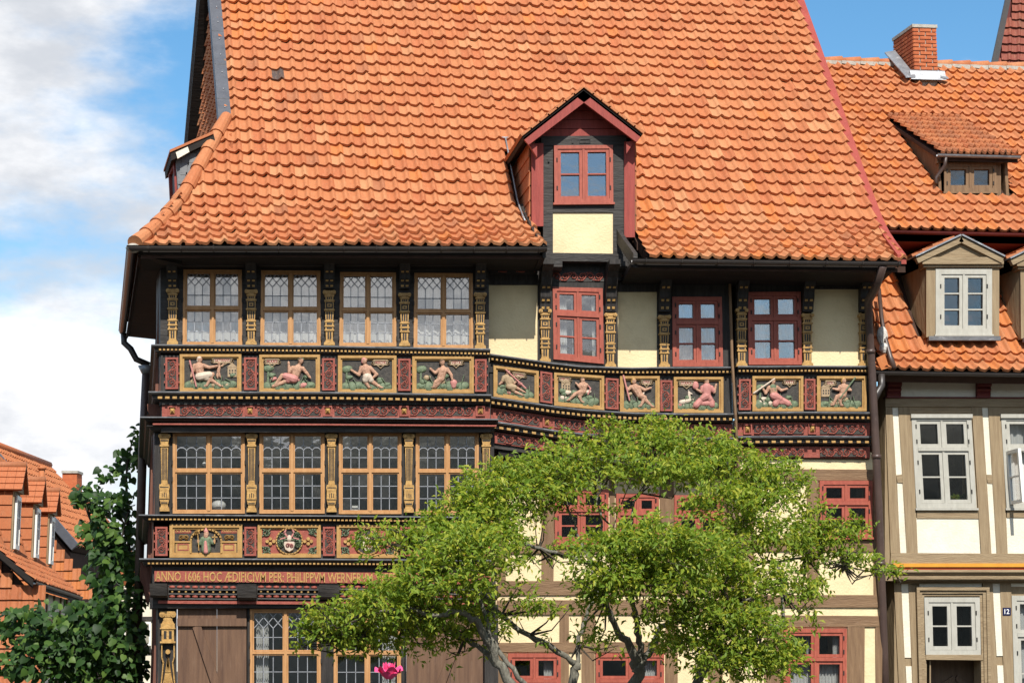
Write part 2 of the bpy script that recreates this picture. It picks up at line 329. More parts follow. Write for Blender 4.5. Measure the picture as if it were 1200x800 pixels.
class Tiles:
    """Collects the tile cells of one house; the cells that show largest become objects, the rest one joined mesh per roof."""
    def __init__(s): s.cells = []; s.roofs = []
    def roof(s, deck, P, cols, rows, keep=lambda c, r, p: True, tint=lambda c, r: None, material='roof_tile', single=True, seed=1):
        s.roofs.append(dict(deck=deck, material=material, kks=[], cells=[])); ri = len(s.roofs)-1; rr = random.Random(seed)
        for r in rows:
            for c in cols:
                p00, p10, p01 = P(c,r), P(c+1,r), P(c,r+1)
                mid = (P(c+.5,r+.5))
                t = tint(c, r); t = pick_tint(rr) if t is None else t
                if not keep(c, r, mid): continue
                ex = p10-p00; a = np.linalg.norm(ex); ex = ex/a; up = p01-p00; n_ = nrm(np.cross(ex, up)); ey = np.cross(n_, ex)
                b = up@ey; k = (up@ex)/a
                q = [pix(z) for z in (p00,p10,p01)]
                area = abs((q[1][0]-q[0][0])*(q[2][1]-q[0][1])-(q[2][0]-q[0][0])*(q[1][1]-q[0][1]))
                m_ = pix(mid); vis = -8 < m_[0] < 1208 and -8 < m_[1] < 808
                s.roofs[ri]['cells'].append(len(s.cells)); s.roofs[ri]['kks'].append(k)
                s.cells.append(dict(ri=ri, o=p00+n_*rr.uniform(-.005,.008)-ey*(rr.uniform(.012,.045) if rr.random() < .035 else rr.uniform(-.006,.006)), ex=ex, ey=ey, n=n_, a=a, b=b, k=k, t=t, area=area if (vis and single and n_@(CAM-mid) > 0) else -1, rot=rr.gauss(0,.012)))
    def finish(s, limit=300):
        order = sorted([i for i, c in enumerate(s.cells) if c['area'] > 60], key=lambda i: -s.cells[i]['area'])[:limit]
        chosen = set(order)
        for rf in s.roofs:
            if not rf['cells']: continue
            kk = float(np.mean(rf['kks'])); tv, tf = tile_template(kk); variants = {}
            V = []; F = []; C = []; o = 0; nv = len(tv)
            for i in rf['cells']:
                c = s.cells[i]; col = TINTS[c['t']]
                ex = nrm(c['ex']+c['n']*c['rot']+c['ey']*c['rot']); ey = c['ey']; nn = np.cross(ex, ey)
                if i in chosen:
                    if c['t'] not in variants:
                        me = bpy.data.meshes.new('roof_tile'); me.from_pydata(tv.tolist(), [], tf); me.shade_smooth()
                        ca = me.color_attributes.new('tint', 'FLOAT_COLOR', 'POINT'); ca.data.foreach_set('color', np.tile((*col, 1.0), nv).astype(np.float32))
                        me.materials.append(MAT[rf['material']]); variants[c['t']] = me
                    m_ = Matrix(((ex[0]*c['a'], ey[0]*c['b'], nn[0], c['o'][0]), (ex[1]*c['a'], ey[1]*c['b'], nn[1], c['o'][1]), (ex[2]*c['a'], ey[2]*c['b'], nn[2], c['o'][2]), (0,0,0,1)))
                    link('roof_tile', variants[c['t']], rf['deck'], None, m_)
                else:
                    w_ = c['o'] + tv[:,:1]*ex*c['a'] + tv[:,1:2]*ey*c['b'] + tv[:,2:]*nn
                    j = rng.uniform(.93, 1.07); V.append(w_); C.append(np.tile((col[0]*j, col[1]*j, col[2]*j, 1.0), (nv,1))); F += [tuple(q+o for q in f) for f in tf]; o += nv
            if V:
                me = bpy.data.meshes.new('roof_tiles'); me.from_pydata(np.concatenate(V).tolist(), [], F); me.shade_smooth()
                ca = me.color_attributes.new('tint', 'FLOAT_COLOR', 'POINT'); ca.data.foreach_set('color', np.concatenate(C).astype(np.float32).ravel())
                me.materials.append(MAT[rf['material']]); link('roof_tiles', me, rf['deck'], 'stuff')
def tinted(o, col):                                         # a constant tile tint on one mesh
    me = o.data; ca = me.color_attributes.new('tint', 'FLOAT_COLOR', 'POINT'); ca.data.foreach_set('color', np.tile((*col, 1.0), len(me.vertices)).astype(np.float32)); return o

# ------------------------------------------------------------------ ground and an unseen bank added for the lower windows to mirror
g = MB(); g.add([(-600,-600,0),(600,-600,0),(600,600,0),(-600,600,0)], [(0,1,2,3)]); tag(g.build('ground', 'cobbles'), kind='structure')
hb = MB(); nx = 60
prof_h = [(0,0),(6,9),(12,16),(22,19.5),(40,20.5),(70,18)]
hv = [(-160+320*i/nx, -75-dy, (h*(1+.10*math.sin(i*.9+k)+.07*math.sin(i*2.3)) if h else -.2)) for i in range(nx+1) for k, (dy, h) in enumerate(prof_h)]
np_ = len(prof_h); hb.add(hv, [(i*np_+k, (i+1)*np_+k, (i+1)*np_+k+1, i*np_+k+1) for i in range(nx) for k in range(np_-1)])
tag(hb.build('reflection_bank', 'reflection_bank_grey', None, True), kind='structure')  # out of view, added to dull the reflections in the lower panes

# ------------------------------------------------------------------ the carved house
YG, Y1, Y2, YR, Y0 = -.45, -.62, -.85, -.62, 0.0            # planes: left bay ground / first / top floor, right top floor, right lower floors
EY, YK = -1.55, -.25                                        # eave, kick of the roof
corner2 = at(188,405,Y2)
house = thing('carved_house', 'tall half-timbered house with painted relief panels, gilded pilasters and huge orange tiled roof', 'house', (at(600,700,0)[0], 0, 0))
H = house
# --- roof surface
kL, kR = at(215,231,YK), at(1025,259,YK)
def ZK(x): return kL[2]+(kR[2]-kL[2])*(x-kL[0])/(kR[0]-kL[0])
_ep = [at(158,288,EY), at(640,289,EY), at(740,303,EY), at(1055,306.5,EY)]
def ZE(x): return float(np.interp(x, [p[0] for p in _ep], [p[2] for p in _ep]))
TANU = math.tan(R(52)); NK = 6; DY = .285*math.cos(R(52))
vl, vr = at(264,150,.95), at(1025,259,YK)
VL0 = vl[0]-SK*(.95-YK); VR0 = vr[0]                        # verge x at y = YK
NC = 51; CW = (VR0-VL0)/NC
RIDGE_Y = 4.05
def roofpt(c, r):
    if r <= NK:
        t = r/NK; Y = lerp(EY, YK, t)
    else: Y = YK+(r-NK)*DY
    x = VL0+c*CW+lerp(SK, -.03, min(1, max(0, c/NC)))*(Y-YK)
    if r <= NK:
        x += (0.02 if c > NC*.9 else 0)
        tt = t*(.80+.20*t)                                  # the flare is a shallow curve
        z = lerp(ZE(x), ZK(x), tt)
    else: z = ZK(x)+(Y-YK)*TANU
    z += .012*math.sin(x*1.3+.6*r)*math.sin(r*.31+x*.45)+.010*math.sin(x*3.1+r*.9)     # old laths: uneven courses
    return A(x, Y, z)
NR = NK+int((RIDGE_Y-YK)/DY)
# dormer gap in the front slope
DX0, DX1 = at(622,262,-.78)[0], at(744,262,-.78)[0]
hipA, hipB = at(160,288,EY), at(264,150,.95)
def hip_x(Y): return lerp(hipA[0], hipB[0], (Y-hipA[1])/(hipB[1]-hipA[1]))
rb = MB()                                                   # roof deck under the tiles
rows_ = list(range(0, NR+1)); 
def deckpt(c, r, dn=.05):
    p = roofpt(c, r); return p-A(0,-.03,dn)
for r in rows_[:-1]:
    for (c0, c1) in ((-9,0),(0,25),(25,NC)):
        q = [deckpt(c0,r), deckpt(c1,r), deckpt(c1,r+1), deckpt(c0,r+1)]
        if c0 < 0:
            if q[0][1] > .95: continue
            for i_ in (0,3): q[i_][0] = max(q[i_][0], hip_x(q[i_][1])+.05)
            if q[0][0] >= q[1][0] : continue
        if c0 >= 0 and r < 16:                              # leave the dormer's place open
            xa, xb = q[0][0], q[1][0]; L0, L1 = DX0+SK*(q[0][1]+.78), DX1+SK*(q[0][1]+.78)
            segs = []
            if xa < L0: segs.append((xa, min(xb, L0)))
            if xb > L1: segs.append((max(xa, L1), xb))
            if not segs: continue
            for (sa, sb) in segs:
                ca, cb = c0+(sa-xa)/(xb-xa)*(c1-c0), c0+(sb-xa)/(xb-xa)*(c1-c0)
                qq = [deckpt(ca,r), deckpt(cb,r), deckpt(cb,r+1), deckpt(ca,r+1)]; rb.hexa(qq+[p-A(0,0,.12) for p in qq])
            continue
        rb.hexa(q+[p-A(0,0,.12) for p in q])
roof = rb.build('roof', 'roof_deck', H)
T = Tiles()
def keep_main(c, r, p):
    if p[1] < .95 and p[0] < hip_x(p[1])+.03: return False
    if p[1] >= .95 and c < 0: return False
    L0, L1 = DX0+SK*(p[1]+.78), DX1+SK*(p[1]+.78)
    if L0-.02 < p[0] < L1+.02 and p[2] < DORM_Z: return False
    if L0+.1 < p[0] < L1-.1 and p[2] < DORM_TOP-.3: return False
    return True
DORM_Z = at(680,160,-.78)[2]+.05; DORM_TOP = at(683,107,-.78)[2]
def tint_main(c, r):
    if (c, r) == (4, 17): return 8
    if 1 <= c <= 5 and 21 <= r <= 24: return random.Random(c*31+r).choice((6,6,6,0,3))
    if 20 <= c <= 44 and r <= 6: return random.Random(c*17+r*3).choice((3,3,4,0,1,6 if c > 26 else 0))
    return None
T.roof(roof, roofpt, range(-10, NC), range(0, NR), keep_main, tint_main, seed=11)
# rear slope, left skirt and tile-hung gable (barely seen from the front)
ZR = roofpt(0, NR)[2]
rear = MB()
def rearpt(x0, t):                                          # t: 0 ridge .. 1 rear eave
    p = roofpt(0, NR); Y = RIDGE_Y+t*5.0; return A(x0+SK*(Y-YK), Y, ZR-t*5.0*TANU)
q = [rearpt(VL0,0), rearpt(VR0+.5,0), rearpt(VR0+.5,1), rearpt(VL0,1)]; rear.hexa(q+[p-A(0,0,.15) for p in q])
rear_o = rear.build('roof', 'roof_deck', H)
T.roof(rear_o, lambda c, r: rearpt(VR0+.5-c*CW, 1-r/28), range(0, NC+2), range(0, 28), single=False, seed=5)
# ridge tiles
for i in range(26):
    rl_ = VR0+.58-VL0; xa = VL0+SK*(RIDGE_Y-YK)+i*rl_/26; xb = xa+rl_/26+.04; b = MB()
    b.tube([(xa,RIDGE_Y,ZR-.02),(xb,RIDGE_Y,ZR+.01)], [.13,.145], 10); tinted(b.build('ridge_tile', 'roof_tile', roof, True), TINTS[i%4])
# left skirt roof: from the hip back along the side wall
SEND = 5.3
def skirtpt(c, r):                                          # r up the skirt, c from the hip backwards (columns run towards the front)
    t = r/11.0; Y = SEND-c*.21; xo = hipA[0]+SKE*(Y-EY)-.02; xi = VL0+SK*(Y-YK)
    tt = t*(.8+.2*t); return A(lerp(xo, xi, t), Y, lerp(hipA[2], hipB[2], tt))
sb_ = MB()
for r in range(11):
    q = [skirtpt(0,r), skirtpt(32,r), skirtpt(32,r+1), skirtpt(0,r+1)]
    for i_, rr_ in ((1,r),(2,r+1)):
        yh = lerp(EY, .95, rr_/11.0); q[i_][1] = yh+.05; q[i_][0] = lerp(hipA[0], hipB[0], rr_/11.0)
    q = [p-A(-.02,0,.08) for p in q]; sb_.hexa(q+[p-A(0,0,.12) for p in q])
skirt = sb_.build('roof', 'roof_deck', H)
T.roof(skirt, skirtpt, range(0, 34), range(0, 11), lambda c, r, p: p[1] > lerp(EY, .95, (r+.5)/11.0)+.05 and p[1] < SEND, single=False, seed=8)
# hip tiles
NHIP = 9
hp = []
for i in range(NHIP+1):
    t = i/NHIP; Y = lerp(EY-.03, .98, t); x = hip_x(Y)
    z = (lerp(hipA[2], ZK(x), ((Y-EY)/(YK-EY))*(.8+.2*((Y-EY)/(YK-EY)))) if Y < YK else ZK(x)+(Y-YK)*TANU); hp.append(A(x, Y, z+.055))
for i in range(NHIP):
    d = hp[i+1]-hp[i]; b = MB(); b.tube([hp[i]-d*.04, hp[i]+d*.35, hp[i]+d*1.04], [.118,.112,.092], 14, cap=True)
    tinted(b.build('hip_tile', 'roof_tile', roof, False), TINTS[(3,0,1,3,0,2,1,3,0)[i]])
b = MB(); b.ball(hp[0]+A(-.03,.03,-.07), .10, sc=(1.1,1,.7)); b.build('mortar_bed', 'mortar', roof, True)
# slate verge pieces up the left edge
VB = []
k_ = 0; y_ = .93
while y_ < RIDGE_Y-.1:
    ya, yb = y_, y_+.30
    def vp(Y, dx, dz): x = VL0+SK*(Y-YK); return A(x+dx, Y, ZK(x)+(Y-YK)*TANU+dz)
    b = MB(); lo = .108+.012*(k_%2); 
    q = [vp(ya,-.10,lo), vp(ya,.085,lo+.01), vp(yb+.05,.085,lo-.005), vp(yb+.05,-.10,lo-.01)]
    b.hexa([p-A(0,0,.022) for p in q]+q)
    q2 = [vp(ya,-.115,lo+.01), vp(yb+.05,-.115,lo-.005), vp(yb+.05,-.115,-.16), vp(ya,-.115,-.16)]; b.hexa([p+A(.02,0,0) for p in q2]+q2)
    so = b.build('slate', 'slate', roof)
    nb = MB(); nb.ball(vp((ya+yb)/2, 0, lo+.012), .011, 6, 4); nb.build('nail', 'zinc', so)
    y_ += .30; k_ += 1
# gable wall (tile-hung) and the dark rear bargeboard
gb = MB(); xg = lambda Y: VL0+SK*(Y-YK)+.12
base_z = hipB[2]-1.6
ga, gbk = .6, 2*RIDGE_Y-.6
q = [A(xg(ga),ga,base_z), A(xg(gbk),gbk,base_z), A(xg(gbk),gbk,roofpt(0,NR)[2]-(gbk-RIDGE_Y)*TANU), A(xg(RIDGE_Y),RIDGE_Y,ZR-.1), A(xg(ga),ga,ZK(VL0)+(ga-YK)*TANU-.12)]
gb.prism(q, [p+A(.2,0,0) for p in q]); gable = gb.build('gable_wall', 'roof_deck', H)
def gabpt(c, r): Y = gbk-c*.20; return A(xg(Y)-.03, Y, base_z+r*.20)
def keep_gab(c, r, p):
    top = ZK(VL0)+(p[1]-YK)*TANU if p[1] < RIDGE_Y else ZR-(p[1]-RIDGE_Y)*TANU
    return p[2] < top-.12 and p[2] > hipB[2]-1.0
T.roof(gable, gabpt, range(0, 36), range(0, 44), keep_gab, single=False, seed=9, material='roof_tile_old')
b = MB()
def rv(Y, dx, dz): x = VL0+SK*(Y-YK); return A(x+dx, Y, ZR-(Y-RIDGE_Y)*TANU+dz)
q = [rv(RIDGE_Y,-.16,.05), rv(8.8,-.16,.05), rv(8.8,-.16,-.30), rv(RIDGE_Y,-.16,-.30)]; b.hexa([p+A(.32,0,0) for p in q]+q)
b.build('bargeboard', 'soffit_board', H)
b = MB(); q = [rv(RIDGE_Y,-.20,.10), rv(8.8,-.20,.10), rv(8.8,-.20,.04), rv(RIDGE_Y,-.20,.04)]; b.hexa([p+A(.40,0,0) for p in q]+q); b.build('verge_strip', 'slate', H)
# red metal verge on the right
path = []
for r in list(range(0, NK+1, 1))+[10, 16, 22, NR]:
    p = roofpt(NC, r); path.append(p+A(.03-.09*max(0,1-r/NK),0,.05))
b = MB()
for i in range(len(path)-1):
    p, q_ = path[i], path[i+1]
    b.hexa([p+A(-.06,0,.04), p+A(.07,0,.04), q_+A(.07,0,.04), q_+A(-.06,0,.04), p+A(-.06,0,-.10), p+A(.07,0,-.10), q_+A(.07,0,-.10), q_+A(-.06,0,-.10)])
b.build('verge_strip', 'red_metal', H)
# right gable wall behind the verge
b = MB(); xr = lambda Y: VR0-.03*(Y-YK)-.05
q = [A(xr(0),0,ZK(VR0)-.5), A(xr(8),8,ZK(VR0)-.5), A(xr(RIDGE_Y),RIDGE_Y,ZR-.15)]; b.prism(q, [p-A(.2,0,0) for p in q]); b.build('gable_wall', 'oxblood_board', H)

# --- gutters, soffit
def gutter(parent, pts, r=.062, m='gutter_metal', name='gutter'):
    prof = [(math.cos(a)*r, math.sin(a)*r) for a in np.linspace(math.pi, 2*math.pi, 9)]
    prof = [(x+r, z) for x, z in prof]+[(2*r+.012, .006), (2*r-.004, .008)]+[(r+math.cos(a)*(r-.01), math.sin(a)*(r-.01)) for a in np.linspace(2*math.pi, math.pi, 7)]
    b = MB(); b.sweep(pts, prof); return b.build(name, m, parent, False)
def ep(px, dz=-.035, dy=-.03): 
    p = at(px, 289, EY); return A(p[0], EY+dy, ZE(p[0])+dz)
e0, e1 = ep(160), ep(640); e2, e3 = ep(739), ep(1052)
side_end = A(e0[0]+SKE*(SEND-EY), SEND, e0[2])
gutter(H, [side_end, e0, e1]); gutter(H, [e2, e3])
for x_ in list(range(175,640,38))+list(range(755,1055,42)):  # gutter brackets
    p = ep(x_); b = MB(); b.tube([p+A(0,.02,0.01), p+A(0,.0,-.045), p+A(0,-.065,-.072), p+A(0,-.13,-.04), p+A(0,-.14,.012)], .008, 5); b.build('gutter_bracket', 'gutter_metal', H)
# soffit: boarded underside from the gutter to the wall, wraps round the left side
b = MB()
def soff(xa, za, xb, zb, yw):
    b.hexa([A(xa,EY+.02,za-.09), A(xb,EY+.02,zb-.09), A(xb,yw,zb-.16), A(xa,yw,za-.16), A(xa,EY+.02,za-.03), A(xb,EY+.02,zb-.03), A(xb,yw,zb-.05), A(xa,yw,za-.05)])
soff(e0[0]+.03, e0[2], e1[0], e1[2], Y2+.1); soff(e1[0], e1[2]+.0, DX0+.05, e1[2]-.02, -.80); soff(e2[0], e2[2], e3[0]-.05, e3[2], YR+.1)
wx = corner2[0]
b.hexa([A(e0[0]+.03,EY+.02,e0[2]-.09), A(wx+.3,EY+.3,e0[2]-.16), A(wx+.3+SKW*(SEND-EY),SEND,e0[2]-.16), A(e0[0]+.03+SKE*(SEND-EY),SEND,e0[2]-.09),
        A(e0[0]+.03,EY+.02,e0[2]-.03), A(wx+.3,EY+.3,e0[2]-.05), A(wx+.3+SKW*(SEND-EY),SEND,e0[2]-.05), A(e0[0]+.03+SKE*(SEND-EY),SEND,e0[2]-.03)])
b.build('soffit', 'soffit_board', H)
# gap edges beside the dormer
for (px0, sgn) in ((640,-1),(743,1)):
    x = ep(px0)[0]+.02*sgn; b = MB()
    pts = []
    for r in (0,2,4,6):
        c_ = (x-VL0)/CW; p = roofpt(c_, r); pts.append(A(x+SK*(p[1]-EY), p[1], p[2]))
    for i in range(3):
        p, q_ = pts[i], pts[i+1]; b.hexa([p+A(-.03,0,-.14), p+A(.03,0,-.14), p+A(.03,0,.075), p+A(-.03,0,.075), q_+A(-.03,0,-.14), q_+A(.03,0,-.14), q_+A(.03,0,.075), q_+A(-.03,0,.075)])
    b.build('edge_board', 'black_timber', H)
# left rear elbow of the gutter and its downpipe
p = side_end; wl = A(corner2[0]+SKW*(SEND-Y2), SEND, 0)
b = MB(); b.tube([p+A(-.03,-.1,-.05), p+A(-.02,-.1,-.22), p+A(.10,-.12,-.33), A(wl[0]-.35,SEND-.15,p[2]-.52), A(wl[0]-.12,SEND-.15,p[2]-.62)], .055, 10); b.build('downpipe', 'gutter_metal', H, True)

# ------------------------------------------------------------------ windows, pilasters, ledges, carving
def came(b, P, x0, z0, x1, z1, d=-.026, w_=.0052):
    p, q_ = P(x0,z0,d), P(x1,z1,d); t = nrm(q_-p); s_ = nrm(np.cross(t, P.n))*w_; n_ = P.n*.007
    b.hexa([p-s_-n_, p+s_-n_, q_+s_-n_, q_-s_-n_, p-s_+n_, p+s_+n_, q_+s_+n_, q_-s_+n_])
def pane(parent, P, x0, x1, z0, z1, m, d=-.032, jit=.0011, r=random.Random(4)):
    j = [r.uniform(-jit, jit) for _ in range(3)]; j.append(j[0]+j[2]-j[1])
    b = MB(); c = [(x0,z0),(x1,z0),(x1,z1),(x0,z1)]
    b.hexa([P(*c[i],d+j[i]) for i in range(4)]+[P(*c[i],d-.004+j[i]) for i in range(4)]); return b.build('pane', m, parent)
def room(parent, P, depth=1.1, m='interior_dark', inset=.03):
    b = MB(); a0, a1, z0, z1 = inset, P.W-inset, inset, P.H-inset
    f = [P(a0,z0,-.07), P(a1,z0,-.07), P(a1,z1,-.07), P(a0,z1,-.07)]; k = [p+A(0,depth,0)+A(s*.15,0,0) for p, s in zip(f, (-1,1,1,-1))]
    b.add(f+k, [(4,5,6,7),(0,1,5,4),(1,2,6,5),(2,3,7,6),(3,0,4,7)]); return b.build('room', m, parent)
def curtain(parent, P, x0, x1, z0, z1, d=-.14, waves=7, m='curtain_cloth', amp=.018):
    b = MB(); n_ = max(8, int(waves*6)); vs_ = []
    for i in range(n_+1):
        x = lerp(x0, x1, i/n_); dd = d+amp*math.sin(i/n_*waves*2*math.pi)+amp*.4*math.sin(i*1.7)
        vs_ += [P(x,z0,dd), P(x,z1,dd)]
    b.add(vs_, [(2*i, 2*i+2, 2*i+3, 2*i+1) for i in range(n_)]); return b.build('curtain', m, parent, True)
def ring_frame(b, P, x0, x1, z0, z1, w_, d0, d1):
    b.pbox(P, x0, x0+w_, z0, z1, d0, d1); b.pbox(P, x1-w_, x1, z0, z1, d0, d1); b.pbox(P, x0+w_, x1-w_, z0, z0+w_, d0, d1); b.pbox(P, x0+w_, x1-w_, z1-w_, z1, d0, d1)
def hinges(parent, P, x, zs):
    for z in zs:
        b = MB(); b.tube([P(x,z-.03,.03), P(x,z+.03,.03)], .010, 6); b.build('hinge', 'iron', parent)
def leaded_window(parent, P, style, split=.5, m='ochre_wood', curt=None, cols=3, fw=.036):
    b = MB(); ring_frame(b, P, 0, P.W, 0, P.H, fw, -.10, .022)
    xm, zm = P.W/2, P.H*split
    b.pbox(P, xm-.020, xm+.020, fw, P.H-fw, -.06, .030); b.pbox(P, fw, xm-.020, zm-.019, zm+.019, -.06, .026); b.pbox(P, xm+.020, P.W-fw, zm-.019, zm+.019, -.06, .026)
    win = b.build('window', m, parent)
    lead = MB()
    for (xa, xb) in ((fw, xm-.020), (xm+.020, P.W-fw)):
        for k, (za, zb) in enumerate(((fw, zm-.019), (zm+.019, P.H-fw))):
            cb = MB(); cw = .019; ring_frame(cb, P, xa+.002, xb-.002, za+.002, zb-.002, cw, -.045, .008); cb.build('casement', m, win)
            a0, a1, b0, b1 = xa+cw, xb-cw, za+cw, zb-cw; cwid = (a1-a0)/cols; h = b1-b0
            if k == 0:
                for i in range(cols):
                    for j in range(3): pane(win, P, a0+i*cwid, a0+(i+1)*cwid, b0+h*j/3, b0+h*(j+1)/3, 'window_glass')
                for i in range(1, cols): came(lead, P, a0+i*cwid, b0, a0+i*cwid, b1)
                for j in (1,2): came(lead, P, a0, b0+h*j/3, a1, b0+h*j/3)
            else:
                z1_, z2_ = b0+h*.34, b0+h*.64
                for i in range(cols):
                    pane(win, P, a0+i*cwid, a0+(i+1)*cwid, b0, z1_, 'window_glass'); pane(win, P, a0+i*cwid, a0+(i+1)*cwid, z1_, b1, 'window_glass')
                came(lead, P, a0, z1_, a1, z1_)
                if style == 'diamond':
                    zp = b1-cwid*1.05
                    for i in range(1, cols): came(lead, P, a0+i*cwid, b0, a0+i*cwid, zp-cwid*.55)
                    for i in range(cols):
                        x = a0+i*cwid; m_ = x+cwid/2
                        came(lead, P, x, zp-cwid*.55, m_, zp); came(lead, P, m_, zp, x+cwid, zp-cwid*.55)
                        came(lead, P, m_, zp, x, zp+cwid*.6); came(lead, P, m_, zp, x+cwid, zp+cwid*.6)
                        came(lead, P, x, zp+cwid*.6, x+cwid*.4, b1); came(lead, P, x+cwid, zp+cwid*.6, x+cwid*.6, b1)
                else:
                    zc = b1-h*.36; r_ = cwid*.46
                    for i in range(1, cols): came(lead, P, a0+i*cwid, b0, a0+i*cwid, zc-r_*.75); came(lead, P, a0+i*cwid, zc+r_*1.0, a0+i*cwid, b1)
                    for i in range(cols):
                        xm_ = a0+(i+.5)*cwid
                        for s_, zo in ((1, zc-r_*.85), (-1, zc+r_*.95)):
                            pr = None
                            for a in np.linspace(0, math.pi, 8):
                                q_ = (xm_+math.cos(a)*cwid*.5, zo+s_*math.sin(a)*r_*.85)
                                if pr: came(lead, P, *pr, *q_)
                                pr = q_
    lead.build('lead_cames', 'lead_came', win, False, 'stuff')
    hinges(win, P, -.006, (.12, P.H*split-.12, P.H*split+.12, P.H-.12)); hinges(win, P, P.W+.006, (.12, P.H*split-.12, P.H*split+.12, P.H-.12))
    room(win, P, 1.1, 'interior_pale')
    if curt: [curtain(win, P, P.W*c[0], P.W*c[1], P.H*c[2], P.H*c[3]) for c in curt]
    return win
def plain_window(parent, P, m='window_red', split=.6, bars=1, topbars=0, fw=.055, cw=.042, curt=None, glass='plain_glass', sill=True, jit=.001, roomd=1.1, name='window', skip=()):
    b = MB(); ring_frame(b, P, 0, P.W, 0, P.H, fw, -.10, .025); xm = P.W/2; zm = P.H*split
    b.pbox(P, xm-.016, xm+.016, fw, P.H-fw, -.06, .020)
    tiers = [(fw, P.H-fw, bars)]
    if split < 1:
        b.pbox(P, fw, P.W-fw, zm-.028, zm+.028, -.055, .034); tiers = [(fw, zm-.028, bars), (zm+.028, P.H-fw, topbars)]
    win = b.build(name, m, parent)
    for si, (xa, xb) in enumerate(((fw, xm-.016), (xm+.016, P.W-fw))):
        for ti, (za, zb, nb) in enumerate(tiers):
            if (si, ti) in skip: continue
            cb = MB(); ring_frame(cb, P, xa+.003, xb-.003, za+.003, zb-.003, cw, -.05, .010)
            a0, a1, b0, b1 = xa+cw, xb-cw, za+cw, zb-cw
            for k in range(nb): z = lerp(b0, b1, (k+1)/(nb+1)); cb.pbox(P, a0, a1, z-.011, z+.011, -.045, .006)
            cb.build('casement', m, win)
            for k in range(nb+1): pane(win, P, a0, a1, lerp(b0,b1,k/(nb+1)), lerp(b0,b1,(k+1)/(nb+1)), glass, jit=jit)
            hinges(win, P, xa-.012 if si == 0 else xb+.012, (lerp(za,zb,.22), lerp(za,zb,.78)))
    if sill:
        sb = MB(); sb.pbox(P, -.02, P.W+.02, -.035, -.004, -.05, .05); sb.build('sill', m, win)
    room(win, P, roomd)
    if curt: [curtain(win, P, P.W*c[0], P.W*c[1], P.H*c[2], P.H*c[3]) for c in curt]
    return win
def ledge(parent, px_pts, Y, hpx, out, dent=None, back=False, name='ledge', m='black_timber', top='lead_sheet'):
    path = [at(x, y, Y) for x, y in px_pts]; h = hpx/81.0
    if back: path = [path[0]+A(SKW*5.2, 5.2, 0)]+path
    b = MB(); b.sweep(path, [(-.05,0),(out,0),(out,-.22*h),(out*.62,-.36*h),(out*.5,-.8*h),(.02,-h),(-.05,-h)]); lo = b.build(name, m, parent)
    if top: b = MB(); b.sweep(path, [(-.02,.003),(out+.004,.003),(out+.005,-.008),(out+.009,-.008),(out+.009,.009),(-.02,.018)]); b.build('ledge_cover', top, lo)
    if dent:
        pitch, dw, dh, dd, dz, dm = dent; b = MB()
        for i in range(len(path)-1):
            p, q_ = path[i], path[i+1]; Ls = np.linalg.norm(q_-p)
            if back and i == 0: continue
            n_ = max(1, int(Ls/pitch)); t = (q_-p)/Ls; nn = nrm(A(t[1],-t[0],0))
            for k in range(n_):
                c0 = p+t*((k+.5)*Ls/n_-dw/2)+A(0,0,dz); c1 = c0+t*dw
                o0, o1 = nn*(.02), nn*(out*.55+dd)
                b.hexa([c0+o1-A(0,0,dh), c1+o1-A(0,0,dh), c1+o1, c0+o1, c0+o0-A(0,0,dh), c1+o0-A(0,0,dh), c1+o0, c0+o0])
        b.build('dentils', dm, lo, False, 'stuff')
    return lo
def band(parent, px_top, px_bot, Y, m, proud=.0, thick=.25, name='beam'):   # a beam between two pixel polylines
    b = MB()
    for i in range(len(px_top)-1):
        P = quad(px_top[i], px_top[i+1], px_bot[i+1], px_bot[i], Y); b.pbox(P, 0, P.W, 0, P.H, -thick, proud)
    return b.build(name, m, parent)
def ribbon(b, P, pts, w_, d0=.004, d1=.016):
    w3 = [P(x,z,0) for x, z in pts]; n_ = P.n
    for i in range(len(w3)-1):
        p, q_ = w3[i], w3[i+1]; t = nrm(q_-p); s_ = np.cross(t, n_)*w_
        e = t*w_*.4
        b.hexa([p-s_-e+n_*d0, p+s_-e+n_*d0, q_+s_+e+n_*d0, q_-s_+e+n_*d0, p-s_*.55-e+n_*d1, p+s_*.55-e+n_*d1, q_+s_*.55+e+n_*d1, q_-s_*.55+e+n_*d1])
def spiral(cx, cz, r, a0, turns, sgn, n_=13):
    return [(cx+r*(1-.78*i/n_)*math.cos(a0+sgn*turns*2*math.pi*i/n_), cz+r*(1-.78*i/n_)*math.sin(a0+sgn*turns*2*math.pi*i/n_)) for i in range(n_+1)]
def scroll_run(b, P, x0, x1, z0, z1, w_=.0085, seed=0):      # running vine along x
    h = z1-z0; n_ = max(2, round((x1-x0)/(h*.95))); u = (x1-x0)/n_; zc = (z0+z1)/2; r = h*.40; rr = random.Random(seed)
    for i in range(n_):
        cx = x0+(i+.5)*u; s_ = 1 if (i+seed)%2 else -1
        ribbon(b, P, spiral(cx, zc, min(r,u*.46), math.pi*(0 if s_ > 0 else 1), 1.15+.2*rr.random(), s_), w_)
        ribbon(b, P, [(cx-u*.5, zc-s_*h*.40), (cx-u*.2, zc-s_*h*.44), (cx+u*.12, zc-s_*h*.43), (cx+u*.5, zc+s_*h*.0)], w_)
        ribbon(b, P, [(cx+u*.30, zc+s_*h*.42), (cx+u*.45, zc+s_*h*.25), (cx+u*.5, zc)], w_*.9)
def scroll_stand(b, P, x0, x1, z0, z1, w_=.008, seed=0):     # the same standing upright
    class Q:
        n = P.n
        def __call__(s, x, z, d=0): return P(z, x, d)
    scroll_run(b, Q(), z0, z1, x0, x1, w_, seed)
